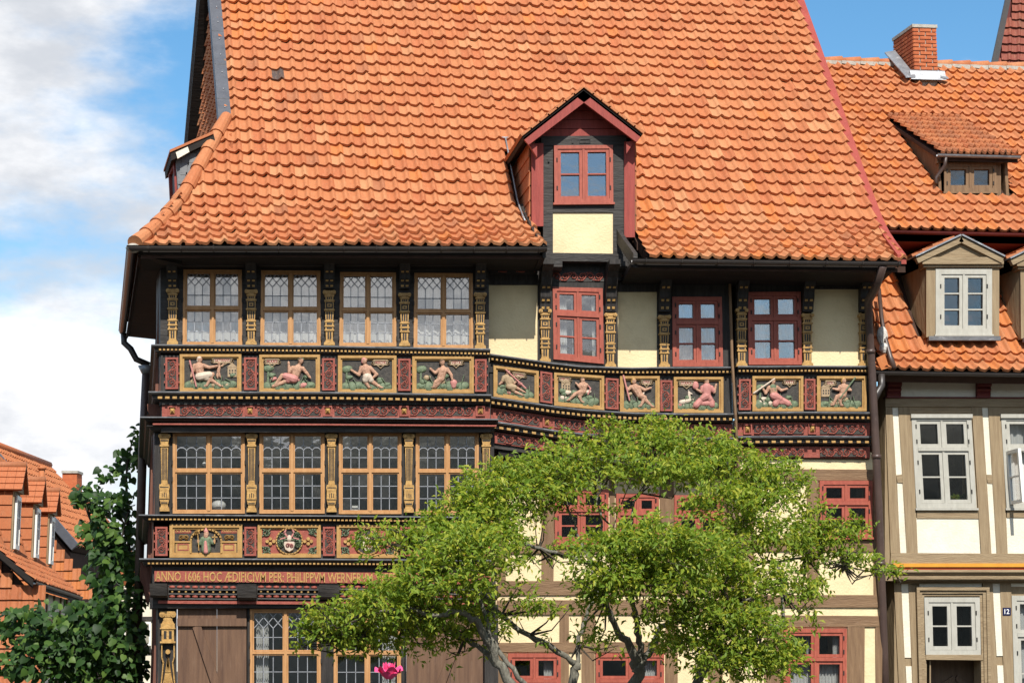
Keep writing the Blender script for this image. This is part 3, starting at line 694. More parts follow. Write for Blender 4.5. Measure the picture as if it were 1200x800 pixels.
def scroll_panel(parent, P, vertical=True, seed=0, border=.028):
    b = MB(); b.pbox(P, 0, P.W, 0, P.H, -.02, .008); pn = b.build('scroll_panel', 'panel_ground', parent)
    b = MB(); ring_frame(b, P, 0, P.W, 0, P.H, border, .004, .030)
    if vertical:
        for z in (.22, .5, .78):
            for x, s_ in ((0,-1),(P.W,1)): b.pbox(P, x-.012+s_*.008, x+.012+s_*.008, P.H*z-.014, P.H*z+.014, .004, .030)
    b.build('border', 'carving_red', pn)
    b = MB(); (scroll_stand if vertical else scroll_run)(b, P, border, P.W-border, border, P.H-border, .0108, seed); b.build('scrollwork', 'carving_red', pn)
    return pn
def boss(parent, P):
    b = MB(); ring_frame(b, P, 0, P.W, 0, P.H, .02, 0, .022); fr = b.build('boss', 'carving_red', parent)
    i = .034; c = [P(i,i,.004), P(P.W-i,i,.004), P(P.W-i,P.H-i,.004), P(i,P.H-i,.004), P(P.W/2,P.H/2,.045)]
    b = MB(); b.add(c, [(0,1,4),(1,2,4),(2,3,4),(3,0,4),(3,2,1,0)]); b.build('diamond_point', 'gold_paint', fr)
def pil_boxes(parent, P, rows, m='gold_paint', name='pilaster', slots=(), vol=None, flutes=()):
    b = MB(); W, Hh = P.W, P.H
    for (z0, z1, wa, wb, d) in rows:                        # widths at bottom and top as shares of the patch width
        xa, xb = W*(.5-wa/2), W*(.5+wa/2); xc, xd = W*(.5-wb/2), W*(.5+wb/2)
        b.hexa([P(xa,z0*Hh,d),P(xb,z0*Hh,d),P(xd,z1*Hh,d),P(xc,z1*Hh,d),P(xa,z0*Hh,-.02),P(xb,z0*Hh,-.02),P(xd,z1*Hh,-.02),P(xc,z1*Hh,-.02)])
    if vol:
        z, r, dx = vol
        for s_ in (-1,1): b.tube([P(W*(.5+s_*dx),z*Hh,-.01), P(W*(.5+s_*dx),z*Hh,.075)], r, 10); b.tube([P(W*(.5+s_*dx),z*Hh,.07), P(W*(.5+s_*dx),z*Hh,.085)], r*.45, 8)
    po = b.build(name, m, parent)
    if slots or flutes:
        b = MB()
        for (z0, z1, x0, x1, d) in slots: b.pbox(P, W*x0, W*x1, z0*Hh, z1*Hh, d-.004, d+.003)
        for (z0, z1, n_, wid, d) in flutes:
            for i in range(n_):
                x = W*(.5+wid*((i+.5)/n_-.5)); b.pbox(P, x-W*wid*.33/n_, x+W*wid*.33/n_, z0*Hh, z1*Hh, d-.004, d+.002)
        b.build('inlay', 'black_post', po, False, 'stuff')
    return po
def upper_pilaster(parent, x, y0, y1, Y):
    P = rect(x-6.6, y0, x+6.6, y1, Y)
    return pil_boxes(parent, P, [(0,.055,1,.92,.06),(.055,.10,.75,.62,.05),(.10,.26,.60,.66,.045),(.26,.285,.85,.85,.06),(.285,.335,.72,.72,.05),(.335,.36,.85,.85,.06),(.36,.42,.72,.72,.05),(.42,.445,.85,.85,.06),
        (.445,.63,.66,.76,.045),(.63,.655,.92,.92,.065),(.655,.80,.76,.76,.05),(.80,.825,.92,.92,.065),(.825,.89,.66,.72,.045),(.89,.915,.85,.85,.06),(.915,.95,.66,.6,.045),(.95,1,.9,.9,.05)],
        slots=[(.295,.325,.26,.74,.05),(.37,.405,.26,.74,.05),(.67,.785,.20,.30,.05),(.67,.785,.70,.80,.05),(.67,.695,.30,.70,.05),(.76,.785,.30,.70,.05),(.715,.74,.42,.58,.05)], vol=(.965,.030,.40), flutes=[(.47,.61,3,.6,.045),(.11,.24,2,.4,.045),(.84,.88,3,.5,.045)])
def lower_pilaster(parent, x, y0, y1, Y):
    P = rect(x-6.3, y0, x+6.3, y1, Y)
    return pil_boxes(parent, P, [(0,.05,.95,.85,.06),(.05,.09,.7,.62,.05),(.09,.16,.66,.92,.06),(.16,.26,.92,.86,.07),(.26,.31,.86,.98,.065),(.31,.345,.98,.9,.06),(.345,.38,.62,.58,.05),(.38,.83,.54,.70,.05),(.83,.855,.85,.85,.065),
        (.855,.91,.66,.8,.055),(.91,.96,.8,.95,.06),(.96,1,.75,.6,.05)], vol=(.965,.030,.38), flutes=[(.40,.81,4,.52,.05)], slots=[(.10,.115,.2,.8,.062),(.155,.165,.1,.9,.066),(.25,.262,.1,.9,.066),(.30,.312,.1,.9,.064),(.90,.915,.15,.85,.058),(.18,.24,.46,.54,.07),(.18,.23,.28,.34,.07),(.18,.23,.66,.72,.07)])
def console(parent, x, y0, y1, Y, out=.42, wpx=12):
    P = rect(x-wpx/2, y0, x+wpx/2, y1, Y); W, Hh = P.W, P.H
    prof = [(0,0),(.07,0),(.09,.16),(.14,.30),(.15,.42),(.22,.55),(.26,.68),(.34,.80),(out,.90),(out,1),(0,1)]
    b = MB(); b.prism([P(0,z*Hh,d) for d, z in prof], [P(W,z*Hh,d) for d, z in prof]); co = b.build('console', 'black_post', parent)
    g_ = MB()
    for (za, da, zb, db) in ((.05,.078,.10,.083),(.21,.108,.25,.12),(.47,.178,.505,.195),(.85,.37,.875,.395)):
        for (xa, xb) in ((.14,.40),(.60,.86)):
            g_.hexa([P(W*xa,za*Hh,da+.012),P(W*xb,za*Hh,da+.012),P(W*xb,zb*Hh,db+.012),P(W*xa,zb*Hh,db+.012),P(W*xa,za*Hh,da-.02),P(W*xb,za*Hh,da-.02),P(W*xb,zb*Hh,db-.02),P(W*xa,zb*Hh,db-.02)])
    g_.build('gilding', 'gold_paint', co, False, 'stuff'); return co
def text_mesh(txt, size=1.0, extrude=.0):
    cu = bpy.data.curves.new('lettering', 'FONT'); cu.body = txt; cu.size = size; cu.extrude = extrude; cu.resolution_u = 2; cu.offset = .012
    o = bpy.data.objects.new('lettering', cu); COL.objects.link(o); dg = bpy.context.evaluated_depsgraph_get()
    me = bpy.data.meshes.new_from_object(o.evaluated_get(dg)); bpy.data.objects.remove(o); bpy.data.curves.remove(cu); return me
def text_on(parent, P, txt, m, name='inscription', x0=0, x1=None, z0=0, z1=None, d=.004, ext=.01):
    me = text_mesh(txt, 1.0, .5); n_ = len(me.vertices); co = np.empty(n_*3, np.float32); me.vertices.foreach_get('co', co); co = co.reshape(-1,3)
    mn, mx_ = co.min(0), co.max(0); x1 = P.W if x1 is None else x1; z1 = P.H if z1 is None else z1
    out = [P(lerp(x0,x1,(c[0]-mn[0])/(mx_[0]-mn[0])), lerp(z0,z1,(c[1]-mn[1])/(mx_[1]-mn[1])), d+ext*(c[2]+.5)) for c in co]
    me.vertices.foreach_set('co', np.array(out, np.float32).ravel()); me.materials.clear(); me.materials.append(MAT[m]); me.update()
    return link(name, me, parent)

# ------------------------------------------------------------------ relief figures
def capsule(b, P, p, q_, r0, r1, d, fl=.75, n_=8):
    p = np.asarray(p, float); q_ = np.asarray(q_, float); Lq = np.linalg.norm(q_-p); t = (q_-p)/(Lq+1e-9)
    pts = []; rad = []
    for a in (-1.0,-.75,-.3): pts.append(p+t*a*r0); rad.append(r0*math.sqrt(max(.02,1-a*a)))
    pts.append(p+t*Lq*.5*0+t*0); rad.append(r0)
    pts.append(p+t*Lq*.5); rad.append((r0+r1)/2*1.02)
    pts.append(q_); rad.append(r1)
    for a in (.3,.75,1.0): pts.append(q_+t*a*r1); rad.append(r1*math.sqrt(max(.02,1-a*a)))
    vs_ = []
    s_ = np.array((-t[1], t[0]))
    for c, r in zip(pts, rad):
        for j in range(n_):
            a = 2*math.pi*j/n_; w2 = c+s_*math.cos(a)*r; vs_.append(P(w2[0], w2[1], d+math.sin(a)*r*fl))
    k = len(pts)
    b.add(vs_, [(i*n_+j, i*n_+(j+1)%n_, (i+1)*n_+(j+1)%n_, (i+1)*n_+j) for i in range(k-1) for j in range(n_)]+[tuple(range(n_)), tuple(range((k-1)*n_, k*n_))])
def remesh(o, vox=.006):
    m_ = o.modifiers.new('remesh', 'REMESH'); m_.mode = 'VOXEL'; m_.voxel_size = vox; m_.use_smooth_shade = True
    s_ = o.modifiers.new('smooth', 'SMOOTH'); s_.factor = .5; s_.iterations = 2; return o
def figure(parent, P, pose, s, ox, oz, drape=None, hair='stone_paint', hat=None):
    """pose: head chest pelvis shA elA haA shB elB haB knA ftA knB ftB in shares of the panel height"""
    q = [np.array((ox+x*s, oz+z*s)) for x, z in pose]; b = MB(); d = .022
    hd, ch, pv, sa, ea, ha, sb2, eb, hb2, ka, fa, kb, fb = q
    c = lambda p0, p1, r0, r1, dd=d, fl=.8: capsule(b, P, p0, p1, r0*s*1.28, r1*s*1.28, dd, fl)
    c(ch, pv, .115, .10); c((sa+sb2)/2, ch, .10, .12); c(sa, sb2, .062, .062); c(lerp((sa+sb2)/2,hd,.3), hd, .045, .05)
    c(hd+np.array((0,-.022*s)), hd+np.array((0,.025*s)), .062, .070, d+.008, .9)
    nose = hd+np.array((.035*s,-.005*s)); c(nose, nose+np.array((.012*s,-.02*s)), .018, .02, d+.03)
    for (a_, e_, h_) in ((sa,ea,ha),(sb2,eb,hb2)):
        c(a_, e_, .052, .042, d+.012); c(e_, h_, .044, .030, d+.018); c(h_, h_+(h_-e_)*.16, .036, .026, d+.02)
    for (k_, f_, dz) in ((ka,fa,.012),(kb,fb,.004)):
        c(pv, k_, .082, .058, d+dz); c(k_, f_, .058, .034, d+dz+.004); sg = 1 if f_[0] >= k_[0] else -1; c(f_, f_+np.array((sg*.07*s,-.012*s)), .030, .024, d+.01)
    fo = remesh(b.build('figure', 'skin_paint', parent))
    b = MB(); capsule(b, P, hd+np.array((-.012*s,.05*s)), hd+np.array((-.045*s,-.02*s)), .088*s, .06*s, d+.006, .95); remesh(b.build('hair', hair, fo))
    if drape:
        dm, parts = drape; b = MB()
        if 'lap' in parts: capsule(b, P, pv+np.array((-.02*s,-.03*s)), lerp(pv,ka,.75), .145*s, .11*s, d+.022); capsule(b, P, pv, lerp(pv,kb,.7), .13*s, .10*s, d+.016); capsule(b, P, lerp(pv,ka,.6), lerp(pv,ka,.6)+np.array((.02*s,-.16*s)), .08*s, .055*s, d+.01)
        if 'top' in parts: capsule(b, P, ch+np.array((0,.03*s)), pv, .165*s, .14*s, d+.014); capsule(b, P, sa, sb2, .095*s, .095*s, d+.01); capsule(b, P, sa, lerp(sa,ea,.7), .085*s, .072*s, d+.02); capsule(b, P, sb2, lerp(sb2,eb,.7), .085*s, .072*s, d+.02)
        if 'skirt' in parts: capsule(b, P, ka, lerp(ka,fa,.8), .10*s, .12*s, d+.012); capsule(b, P, kb, lerp(kb,fb,.8), .10*s, .11*s, d+.006); capsule(b, P, lerp(ka,fa,.5), lerp(kb,fb,.5), .10*s, .10*s, d)
        if 'cloak' in parts: capsule(b, P, sb2+np.array((.02*s,.03*s)), sb2+np.array((.16*s,-.12*s)), .035*s, .03*s, d); capsule(b, P, sb2+np.array((.16*s,-.12*s)), sb2+np.array((.06*s,-.34*s)), .032*s, .03*s, d)
        remesh(b.build('drapery', dm, fo))
    if hat: b = MB(); capsule(b, P, hd+np.array((-.05*s,.06*s)), hd+np.array((.05*s,.07*s)), .045*s, .04*s, d+.012, .9); capsule(b, P, hd+np.array((-.085*s,.045*s)), hd+np.array((.09*s,.045*s)), .02*s, .02*s, d+.02); remesh(b.build('hat', hat, fo))
    return fo
def blobs(parent, P, name, m, lst, d=.006, fl=.35, kind=None):
    b = MB()
    for (p0, p1, r0, r1) in lst: capsule(b, P, p0, p1, r0, r1, d, fl)
    return b.build(name, m, parent, True, kind)
def relief_panel(parent, P, border=.062):
    b = MB(); b.pbox(P, 0, P.W, 0, P.H, -.02, .006); pn = b.build('relief_panel', 'panel_ground', parent)
    b = MB(); ring_frame(b, P, 0, P.W, 0, P.H, border*.62, 0, .05); ring_frame(b, P, border*.62, P.W-border*.62, border*.62, P.H-border*.62, border*.38, 0, .028); b.build('frame', 'panel_ochre', pn)
    return pn
def cartouche(pn, P, cx, cz, wd, ht, txt):
    ht *= 1.25; cz -= .012
    b = MB(); ring_frame(b, P, cx-wd/2-.02, cx+wd/2+.02, cz-ht/2-.012, cz+ht/2+.012, .016, .004, .03)
    for s_ in (-1,1): ribbon(b, P, spiral(cx+s_*(wd/2+.03), cz-.01, .032, math.pi/2, 1.1, s_), .008, .004, .03)
    ribbon(b, P, [(cx-wd*.35,cz-ht*.6),(cx-wd*.1,cz-ht*1.15),(cx,cz-ht*1.5),(cx+wd*.1,cz-ht*1.15),(cx+wd*.35,cz-ht*.6)], .009, .004, .028)
    c_ = b.build('cartouche', 'stone_paint', pn)
    b = MB(); b.pbox(P, cx-wd/2, cx+wd/2, cz-ht/2, cz+ht/2, .004, .018); b.build('name_plate', 'pale_paint', c_)
    text_on(c_, P, txt, 'carving_red', 'lettering', cx-wd*.46, cx+wd*.46, cz-ht*.36, cz+ht*.36, .018, .006)

# ------------------------------------------------------------------ left bay, top floor
TW4 = [(214,316,284,405),(305,317,376,406),(397.5,319,464.5,406),(484.5,320,554.5,408.5)]
wall_px('wall', 'black_timber', H, (188,573), (292,416), [(a+2,b+2,c-2,d-2) for a,b,c,d in TW4], Y2, .8)
for i, (a,b_,c,d) in enumerate(TW4):
    leaded_window(H, quad((a+1,b_),(c-.5,b_+.5),(c,d),(a,d), Y2), 'diamond', .49, curt=[(.06,.94,.05,.95)])
for x, y0, y1 in ((202.5,339,404),(294.5,340,404.5),(386,341,405),(474,344,406),(562.5,343.5,409)): upper_pilaster(H, x, y0, y1, Y2-.02)
for x in (202.5,294.5,386,474,562.5): console(H, x, 303, 339, Y2-.01)
# carved eaves frieze deep in the shade
for (xa, xb) in ((211,286),(303,378),(394,466),(482,554)):
    P = rect(xa, 300, xb, 311, Y2-.20); b = MB(); b.pbox(P, 0, P.W, 0, P.H, -.2, .0); fz = b.build('eaves_board', 'black_timber', H)
    b = MB(); scroll_run(b, P, .02, P.W-.02, .01, P.H-.01, .009, xa); b.build('scrollwork', 'carving_red', fz)
# left ledges and panels
ledge(H, [(186,405.5),(380,407),(574,410.5)], Y2, 8.5, .10, (.056,.030,.024,.03,-.050,'gold_paint'), True)
wall_px('wall', 'black_post', H, (188,573), (412,474), [], Y2+.0, .8)
PAN = [(211,415.5,283,459.5),(304,416,375,460),(396,417,464.5,461),(483,418,555,461)]
SCR = [(194,419,209,456),(286,419,301,457),(377.5,420,392.5,457.5),(466.5,420.5,481,458),(556.5,421,570,459)]
panelL = [rect(*p, Y2) for p in PAN]
for k, p in enumerate(SCR): scroll_panel(H, rect(*p, Y2-.01), True, k)
ledge(H, [(184,460.5),(380,461),(575,464)], Y2, 9, .115, (.10,.062,.032,.03,-.060,'gold_paint'), True)
wall_px('wall', 'black_timber', H, (189,575), (470,506), [], Y2+.06, .8)
BL = [(190,474),(380,474.5),(574,477)]
band(H, BL, [(x,y+14.5) for x,y in BL], Y2+.05, 'carving_red', .02, .05, 'carved_beam')
for xa, xb in ((211,284),(302,376),(392,466),(481,554)):
    P = rect(xa, 476.5, xb, 487, Y2+.028); b = MB(); b.pbox(P, 0, P.W, 0, P.H, -.02, .004); g_ = b.build('sunk_field', 'panel_ground', H)
    b = MB(); scroll_run(b, P, 0, P.W, .0, P.H, .0098, xa); b.build('scrollwork', 'carving_red', g_)
for x in (202,293,384,473.5,563): boss(H, rect(x-5.5,475.5,x+5.5,487.5,Y2+.026))
ledge(H, [(178,490.5),(380,491),(583,493)], Y2+.10, 5, .16, None, True)
b = MB(); b.sweep([at(x,y,Y2+.10) for x,y in ((180,497),(380,497.5),(581,499))], [(0,0),(.125,0),(.125,-.022),(0,-.022)]); b.build('red_moulding', 'carving_red', H)
ledge(H, [(181,499),(380,499.5),(579,501)], Y2+.14, 6, .11, None, True, top=None)
# ------------------------------------------------------------------ left bay, first floor
FW4 = [(202.5,506,287,601.5),(304,506,380.5,601.5),(397,506,470.5,602),(487,506,561,602.5)]
wall_px('wall', 'black_post', H, (181,579), (503,606), [(a+2,b+2,c-2,d-2) for a,b,c,d in FW4], Y1, .6)
for i, (a,b_,c,d) in enumerate(FW4): leaded_window(H, rect(a,b_,c,d,Y1), 'round', .52)
for x, y0, y1 in ((193,508,599),(295,508,600),(388.5,508,600),(479,508,600.5),(569.5,508,601)): lower_pilaster(H, x, y0, y1, Y1-.02)
ledge(H, [(174,604),(380,605),(582,607)], Y1, 6.5, .13, (.058,.036,.022,.03,-.045,'gold_paint'), True)
wall_px('wall', 'black_timber', H, (180,580), (609,656), [], Y1+.02, .6)
SC2 = [(182,617,196.5,651),(286.5,617,300.5,651),(378.5,617,392.5,651),(469,617,483,651),(560,617,574,651)]
for k, p in enumerate(SC2): scroll_panel(H, rect(*p, Y1+.0), True, k+3)
panelG = [rect(199,614.5,284,653,Y1+.02), rect(302,615,376,653,Y1+.02), rect(394.5,615,466.5,653.5,Y1+.02), rect(486,615,558,653.5,Y1+.02)]
ledge(H, [(173,655),(380,655.5),(582,657)], Y1+.02, 7, .11, (.056,.032,.022,.03,-.05,'gold_paint'), True)
wall_px('wall', 'black_timber', H, (179,581), (661,712), [], Y1+.06, .6)
P = quad((181,668.5),(575,671.5),(575,684.5),(181,681), Y1+.03); b = MB(); b.pbox(P, 0, P.W, 0, P.H, -.05, .012); ins = b.build('inscription_board', 'carving_red', H)
text_on(ins, P, 'ANNO 1606 HOC ÆDIFICIVM PER: PHILIPPVM WERNERVM SREFEMANN', 'gold_paint', 'inscription', .01, P.W*.79, .006, P.H-.006, .012, .008)
# projecting beam ends and the beaded courses between them
for (xa, xb, ya, yb) in ((177,197,684,700),(279,301,684.5,703),(374,397,685,702),(468,490,686,703),(560,582,686,703)):
    P = rect(xa, ya, xb, yb, Y1+.02); b = MB(); W_, H_ = P.W, P.H
    prof = [(0,0),(.10,0),(.17,.15),(.19,.5),(.21,1),(0,1)]
    b.prism([P(0,z*H_,d) for d, z in prof], [P(W_,z*H_,d) for d, z in prof]); b.build('beam_end', 'black_timber', H)
for (xa, xb) in ((197,279),(301,374),(397,468),(490,560)):
    for k, (y, m_, rad, pit) in enumerate(((687.5,'carving_red',.020,.098),(692.8,'gold_paint',.016,.088),(698.5,'carving_red',.022,.098))):
        p, q_ = at(xa+1,y,Y1+.03+.01*k), at(xb-1,y+.6,Y1+.03+.01*k); b = MB(); Lq = np.linalg.norm(q_-p); n_ = int(Lq/pit)
        for i in range(n_):
            c = lerp(p, q_, (i+.5)/n_)
            if m_ == 'gold_paint': b.ball(c+A(0,-.035,0), rad, 8, 5, (1.1,.9,1.3))
            else: b.tube([lerp(p,q_,(i+.10)/n_)+A(0,-.03,0), c+A(0,-.036,0), lerp(p,q_,(i+.80)/n_)+A(0,-.03,0)], [rad*.8,rad*1.2,rad*.8], 8)
        b.build('bead_course', m_, H, True, 'stuff')
        b = MB(); b.sweep([p+A(0,0,-.03), q_+A(0,0,-.03)], [(-.02,.008),(.045,.008),(.05,-.012),(-.02,-.012)]); b.build('fillet', 'black_timber', H)
b = MB(); b.sweep([at(186,703.5,Y1+.08), at(576,706,Y1+.08)], [(-.02,0),(.075,0),(.075,-.04),(-.02,-.04)]); b.build('red_moulding', 'carving_red', H)
# ------------------------------------------------------------------ left bay, ground floor
GFW = [(293,713,376,830),(391,714,470,830)]
wall_px('wall', 'black_post', H, (185,584), (708,915), [(207,712,290,912),(474,713,568,912)]+[(a+2,b+2,c-2,d-2) for a,b,c,d in GFW], YG, .5)
for i, (a,b_,c,d) in enumerate(GFW): leaded_window(H, rect(a,b_,c,d,YG), 'diamond', .56, curt=[[(.08,.26,.06,.95)], [(.72,.92,.06,.9)]][i])
P = rect(188,716,206,860,YG-.02)
gp = pil_boxes(H, P, [(.955,1,.95,.95,.06),(.925,.955,.55,.7,.05),(.90,.925,.8,.6,.05),(.865,.90,.9,.9,.065),(.855,.865,1,1,.075),(.755,.855,.8,.8,.06),(.74,.755,1,1,.075)], vol=(.975,.042,.36), slots=[(.775,.84,.24,.42,.06),(.775,.84,.58,.76,.06)], name='pilaster')
b = MB(); W_, H_ = P.W, P.H
ribbon(b, P, [(W_*.10,H_*.74),(W_*.10,H_*.62),(W_*.2,H_*.58),(W_*.06,H_*.40),(W_*.1,H_*.05)], .012, .0, .04); ribbon(b, P, [(W_*.90,H_*.74),(W_*.90,H_*.62),(W_*.8,H_*.58),(W_*.94,H_*.40),(W_*.9,H_*.05)], .012, .0, .04)
for s_ in range(-3,4): ribbon(b, P, [(W_*.5,H_*.62),(W_*(.5+s_*.05),H_*.5),(W_*(.5+s_*.12),H_*.36),(W_*(.5+s_*.12),H_*.06)], .011, .0, .035)
b.tube([P(W_*.5,H_*.67,0), P(W_*.5,H_*.67,.04)], .035, 8); b.build('palmette', 'gold_paint', gp)
def shutter(x0, y0, x1, y1, Y, flip=False):
    P = rect(x0,y0,x1,y1,Y); b = MB(); n_ = 2; zt = P.H
    b.pbox(P, 0, P.W, zt-.27, zt-.16, .0, .062); so = b.build('shutter', 'shutter_wood', H)
    for i in range(n_):
        pb = MB(); pb.pbox(P, P.W*(0,.57,1)[i]+.003, P.W*(0,.57,1)[i+1]-.003, 0, zt-.003*i, -.04, .012+.004*(i%2)); pb.build('plank', 'shutter_wood', so)
    br = MB(); a_, c_ = (.28, .95) if not flip else (.72, .05); p, q_ = P(P.W*a_,zt-.27,.0), P(P.W*c_,.10,.0); t = nrm(q_-p); s_ = nrm(np.cross(t, P.n))*.06; o_ = P.n*.055
    br.hexa([p-s_, p+s_, q_+s_, q_-s_, p-s_+o_, p+s_+o_, q_+s_+o_, q_-s_+o_]); br.build('brace', 'shutter_wood', so)
    bb = MB(); bb.pbox(P, 0, P.W, .06, .18, .012, .062); bb.build('batten', 'shutter_wood', so)
shutter(208,711,289,905,YG); shutter(476,714,566,905,YG,True)
# ------------------------------------------------------------------ left side wall
def sidept(Y, z, x0): return A(x0+SKW*(Y-Y2), Y, z)
sx2, sx1, sxg = at(188,405,Y2)[0], at(181,550,Y1)[0], at(185,760,YG)[0]
zs2a, zs2b = at(188,470,Y2)[2], at(188,292,Y2)[2]
SD = 4.6
for (xx, za, zb, yf, m_) in ((sx2, zs2a, zs2b, Y2, 'dark_side_timber'), (sx1, at(181,660,Y1)[2], zs2a-.02, Y1, 'dark_side_timber'), (sxg, 0, at(181,661,Y1)[2], YG, 'dark_side_timber')):
    b = MB(); q = [A(xx,yf+.02,za), A(xx,yf+.02,zb), A(xx+SKW*(SD-yf),SD,zb), A(xx+SKW*(SD-yf),SD,za)]; b.hexa([p+A(.006,0,0) for p in q]+[p+A(.25,0,0) for p in q]); b.build('wall', m_, H)
    for k in range(6):                                       # posts down the side
        Y = lerp(yf+.35, SD-.15, k/5); x = xx+SKW*(Y-yf); bb = MB(); bb.hexa([A(x-.05,Y,za),A(x-.05,Y+.2,za),A(x-.05,Y+.2,zb),A(x-.05,Y,zb),A(x+.1,Y,za),A(x+.1,Y+.2,za),A(x+.1,Y+.2,zb),A(x+.1,Y,zb)]); bb.build('post', 'dark_side_timber', H)
    if za > 1:
        for k in range(5):                                   # casements in the side wall
            Ya = lerp(yf+.60, SD-.9, k/4); x = xx+SKW*(Ya-yf)-.01; x2 = xx+SKW*(Ya+.42-yf)-.01; z0_, z1_ = zb-1.25, zb-.45
            Pw = Patch(A(x2,Ya+.42,z1_), A(x,Ya,z1_), A(x,Ya,z0_), A(x2,Ya+.42,z0_)); wb = MB(); ring_frame(wb, Pw, 0, Pw.W, 0, Pw.H, .05, -.02, .03); wo_ = wb.build('window', 'white_paint', H); pane(wo_, Pw, .05, Pw.W-.05, .05, Pw.H-.05, 'window_glass', -.004, 0)
for (yy, xx, yf) in ((470,sx2,Y2),(655,sx1,Y1)):  # curved brackets under the jetties
    for k in range(5):
        Y = lerp(yf+.3, SD-.2, k/4); x = xx+SKW*(Y-yf); z = at(185,yy,Y2)[2]; b = MB()
        pr = [(0,0),(-.16,0),(-.15,-.10),(-.09,-.22),(-.04,-.42),(0,-.5)]; b.prism([A(x+u,Y,z+v) for u,v in pr], [A(x+u,Y+.16,z+v) for u,v in pr]); b.build('bracket', 'dark_side_timber', H)
b = MB(); xd = sx2+SKW*(SD-.2-Y2)-.18; b.tube([A(xd,SD-.2,at(170,432,SD)[2]), A(xd-.02,SD-.2,at(170,530,SD)[2]), A(xd+.0,SD-.2,.2)], .075, 10); b.build('downpipe', 'pipe_brown', H, True)
b = MB(); b.tube([A(xd,SD-.2,at(170,440,SD)[2]), A(xd,SD-.2,at(170,431,SD)[2])], [.08,.15], 10); b.build('hopper', 'zinc', H, True)

# ------------------------------------------------------------------ right part, top floor (it sags towards the right)
Bp = [(572,466),(600,470),(620,473),(650,477.5),(680,481),(740,485),(800,486),(860,486)]; Bq = [(862,484.5),(940,484),(1020,484.5)]
def B(x): return pl(Bp, x) if x <= 860 else pl(Bq, x)
def S(x): return B(x)-pl([(572,50),(680,50.5),(780,54),(860,54.5),(866,53.5),(1020,54)], x)     # sill ledge
RW = [((647.5,336.5),(706,338),(707.5,426.5),(648.5,421)), ((787.5,348),(845.5,348),(847,429.5),(788,429.5)), ((876,342.5),(938,342),(939.5,427.5),(877,427.5))]
holes = [(649.5,339,705,420),(789,350,845,427),(878,345,937.5,425)]
INF = [(572.5,334,630,424),(724,342,770,431),(951,339,1009.5,430)]
wall_px('wall', 'black_post', H, (573,858), (297,436), [h for h in holes if h[0] < 858]+[h for h in INF[:2]], YR, .5); wall_px('wall', 'black_post', H, (862,1022), (303,436), [holes[2], INF[2]], YR+.01, .5)
for k, p in enumerate(INF):
    P = rect(p[0]-1, p[1]-1, p[2]+1, p[3]+1, YR); b = MB(); b.pbox(P, 0, P.W, 0, P.H, -.15, -.012); b.build('infill_panel', 'cream_plaster', H)
for k, c in enumerate(RW): plain_window(H, quad(*c, YR-.005), 'window_red', .63, 1, 0, fw=.06, cw=.04, curt=[[(.06,.30,.05,.95),(.40,.52,.05,.95),(.80,.94,.05,.95)], [(.06,.46,.05,.9),(.6,.94,.05,.9)], [(.06,.36,.05,.95),(.82,.94,.05,.95)]][k], glass='window_glass', sill=False)
for x, y0 in ((638.5,363),(715,367.5),(778,370),(868.5,362),(945.5,368),(1012,368)): upper_pilaster(H, x, y0, S(x)-1, YR-.02)
for x in (638.5,715,778,868.5,945.5,1012): console(H, x, 312, 366, YR-.01, .5, 12.5)
for (xa, xb, ya) in ((574,630,308),(646,708,318),(724,770,316),(786,850,316),(876,938,316),(954,1006,316)):
    P = rect(xa, ya, xb, ya+12, YR-(.12 if xa != 646 else .01)); b = MB(); b.pbox(P, 0, P.W, 0, P.H, -.15, .0); fz = b.build('eaves_board', 'black_timber', H)
    b = MB(); scroll_run(b, P, .02, P.W-.02, .01, P.H-.01, .010, xa); b.build('scrollwork', 'carving_red', fz)
xsR = [574,600,620,650,680,710,740,770,800,830,858]; xsT = [863,900,940,980,1019]
for xs in (xsR, xsT):
    o_ = 0 if xs is xsR else .01
    ledge(H, [(x,S(x)) for x in xs], YR+o_, 7.5, .10, (.056,.030,.026,.03,-.05,'gold_paint'))
    band(H, [(x,S(x)+4) for x in xs], [(x,B(x)+3) for x in xs], YR+.02+o_, 'black_post', 0, .3, 'wall')
    ledge(H, [(x,B(x)) for x in xs], YR+o_, 9, .11, (.075,.042,.034,.03,-.056,'gold_paint'))
    band(H, [(x,B(x)+6) for x in xs], [(x,B(x)+30) for x in xs], YR+.08+o_, 'black_timber', 0, .3, 'beam')
    band(H, [(x,B(x)+11) for x in xs], [(x,B(x)+26) for x in xs], YR+.07+o_, 'carving_red', .02, .05, 'carved_beam')
    ledge(H, [(x,B(x)+28) for x in xs], YR+.09+o_, 9, .10, (.11,.06,.032,.03,-.06,'gold_paint'))
    band(H, [(x,B(x)+34) for x in xs], [(x,B(x)+(58 if xs is xsR else 53.5)) for x in xs], YR+.16+o_, 'black_timber', 0, .45, 'beam')
    band(H, [(x,B(x)+39) for x in xs], [(x,B(x)+52) for x in xs], YR+.15+o_, 'carving_red', .02, .05, 'carved_beam')
panelR = [quad((578,B(578)-38.5),(631,B(631)-39.5),(631,B(631)-2),(578,B(578)-2),YR), quad((649,B(649)-40.5),(707.5,B(707)-42),(707.5,B(707)-2),(649,B(649)-2),YR),
          rect(726,441,772.5,483,YR), rect(789,442,847,484,YR), rect(881,441,940.5,482,YR+.01), rect(956.5,441,1014.5,482,YR+.01)]
for k, (xa, xb) in enumerate(((633,647),(709.5,724.5),(773.5,787.5),(865.5,879.5),(942.5,955))):
    P = quad((xa,B(xa)-40),(xb,B(xb)-40),(xb,B(xb)-4),(xa,B(xa)-4), YR+(.0 if xa < 860 else .01)); scroll_panel(H, P, True, k+1)
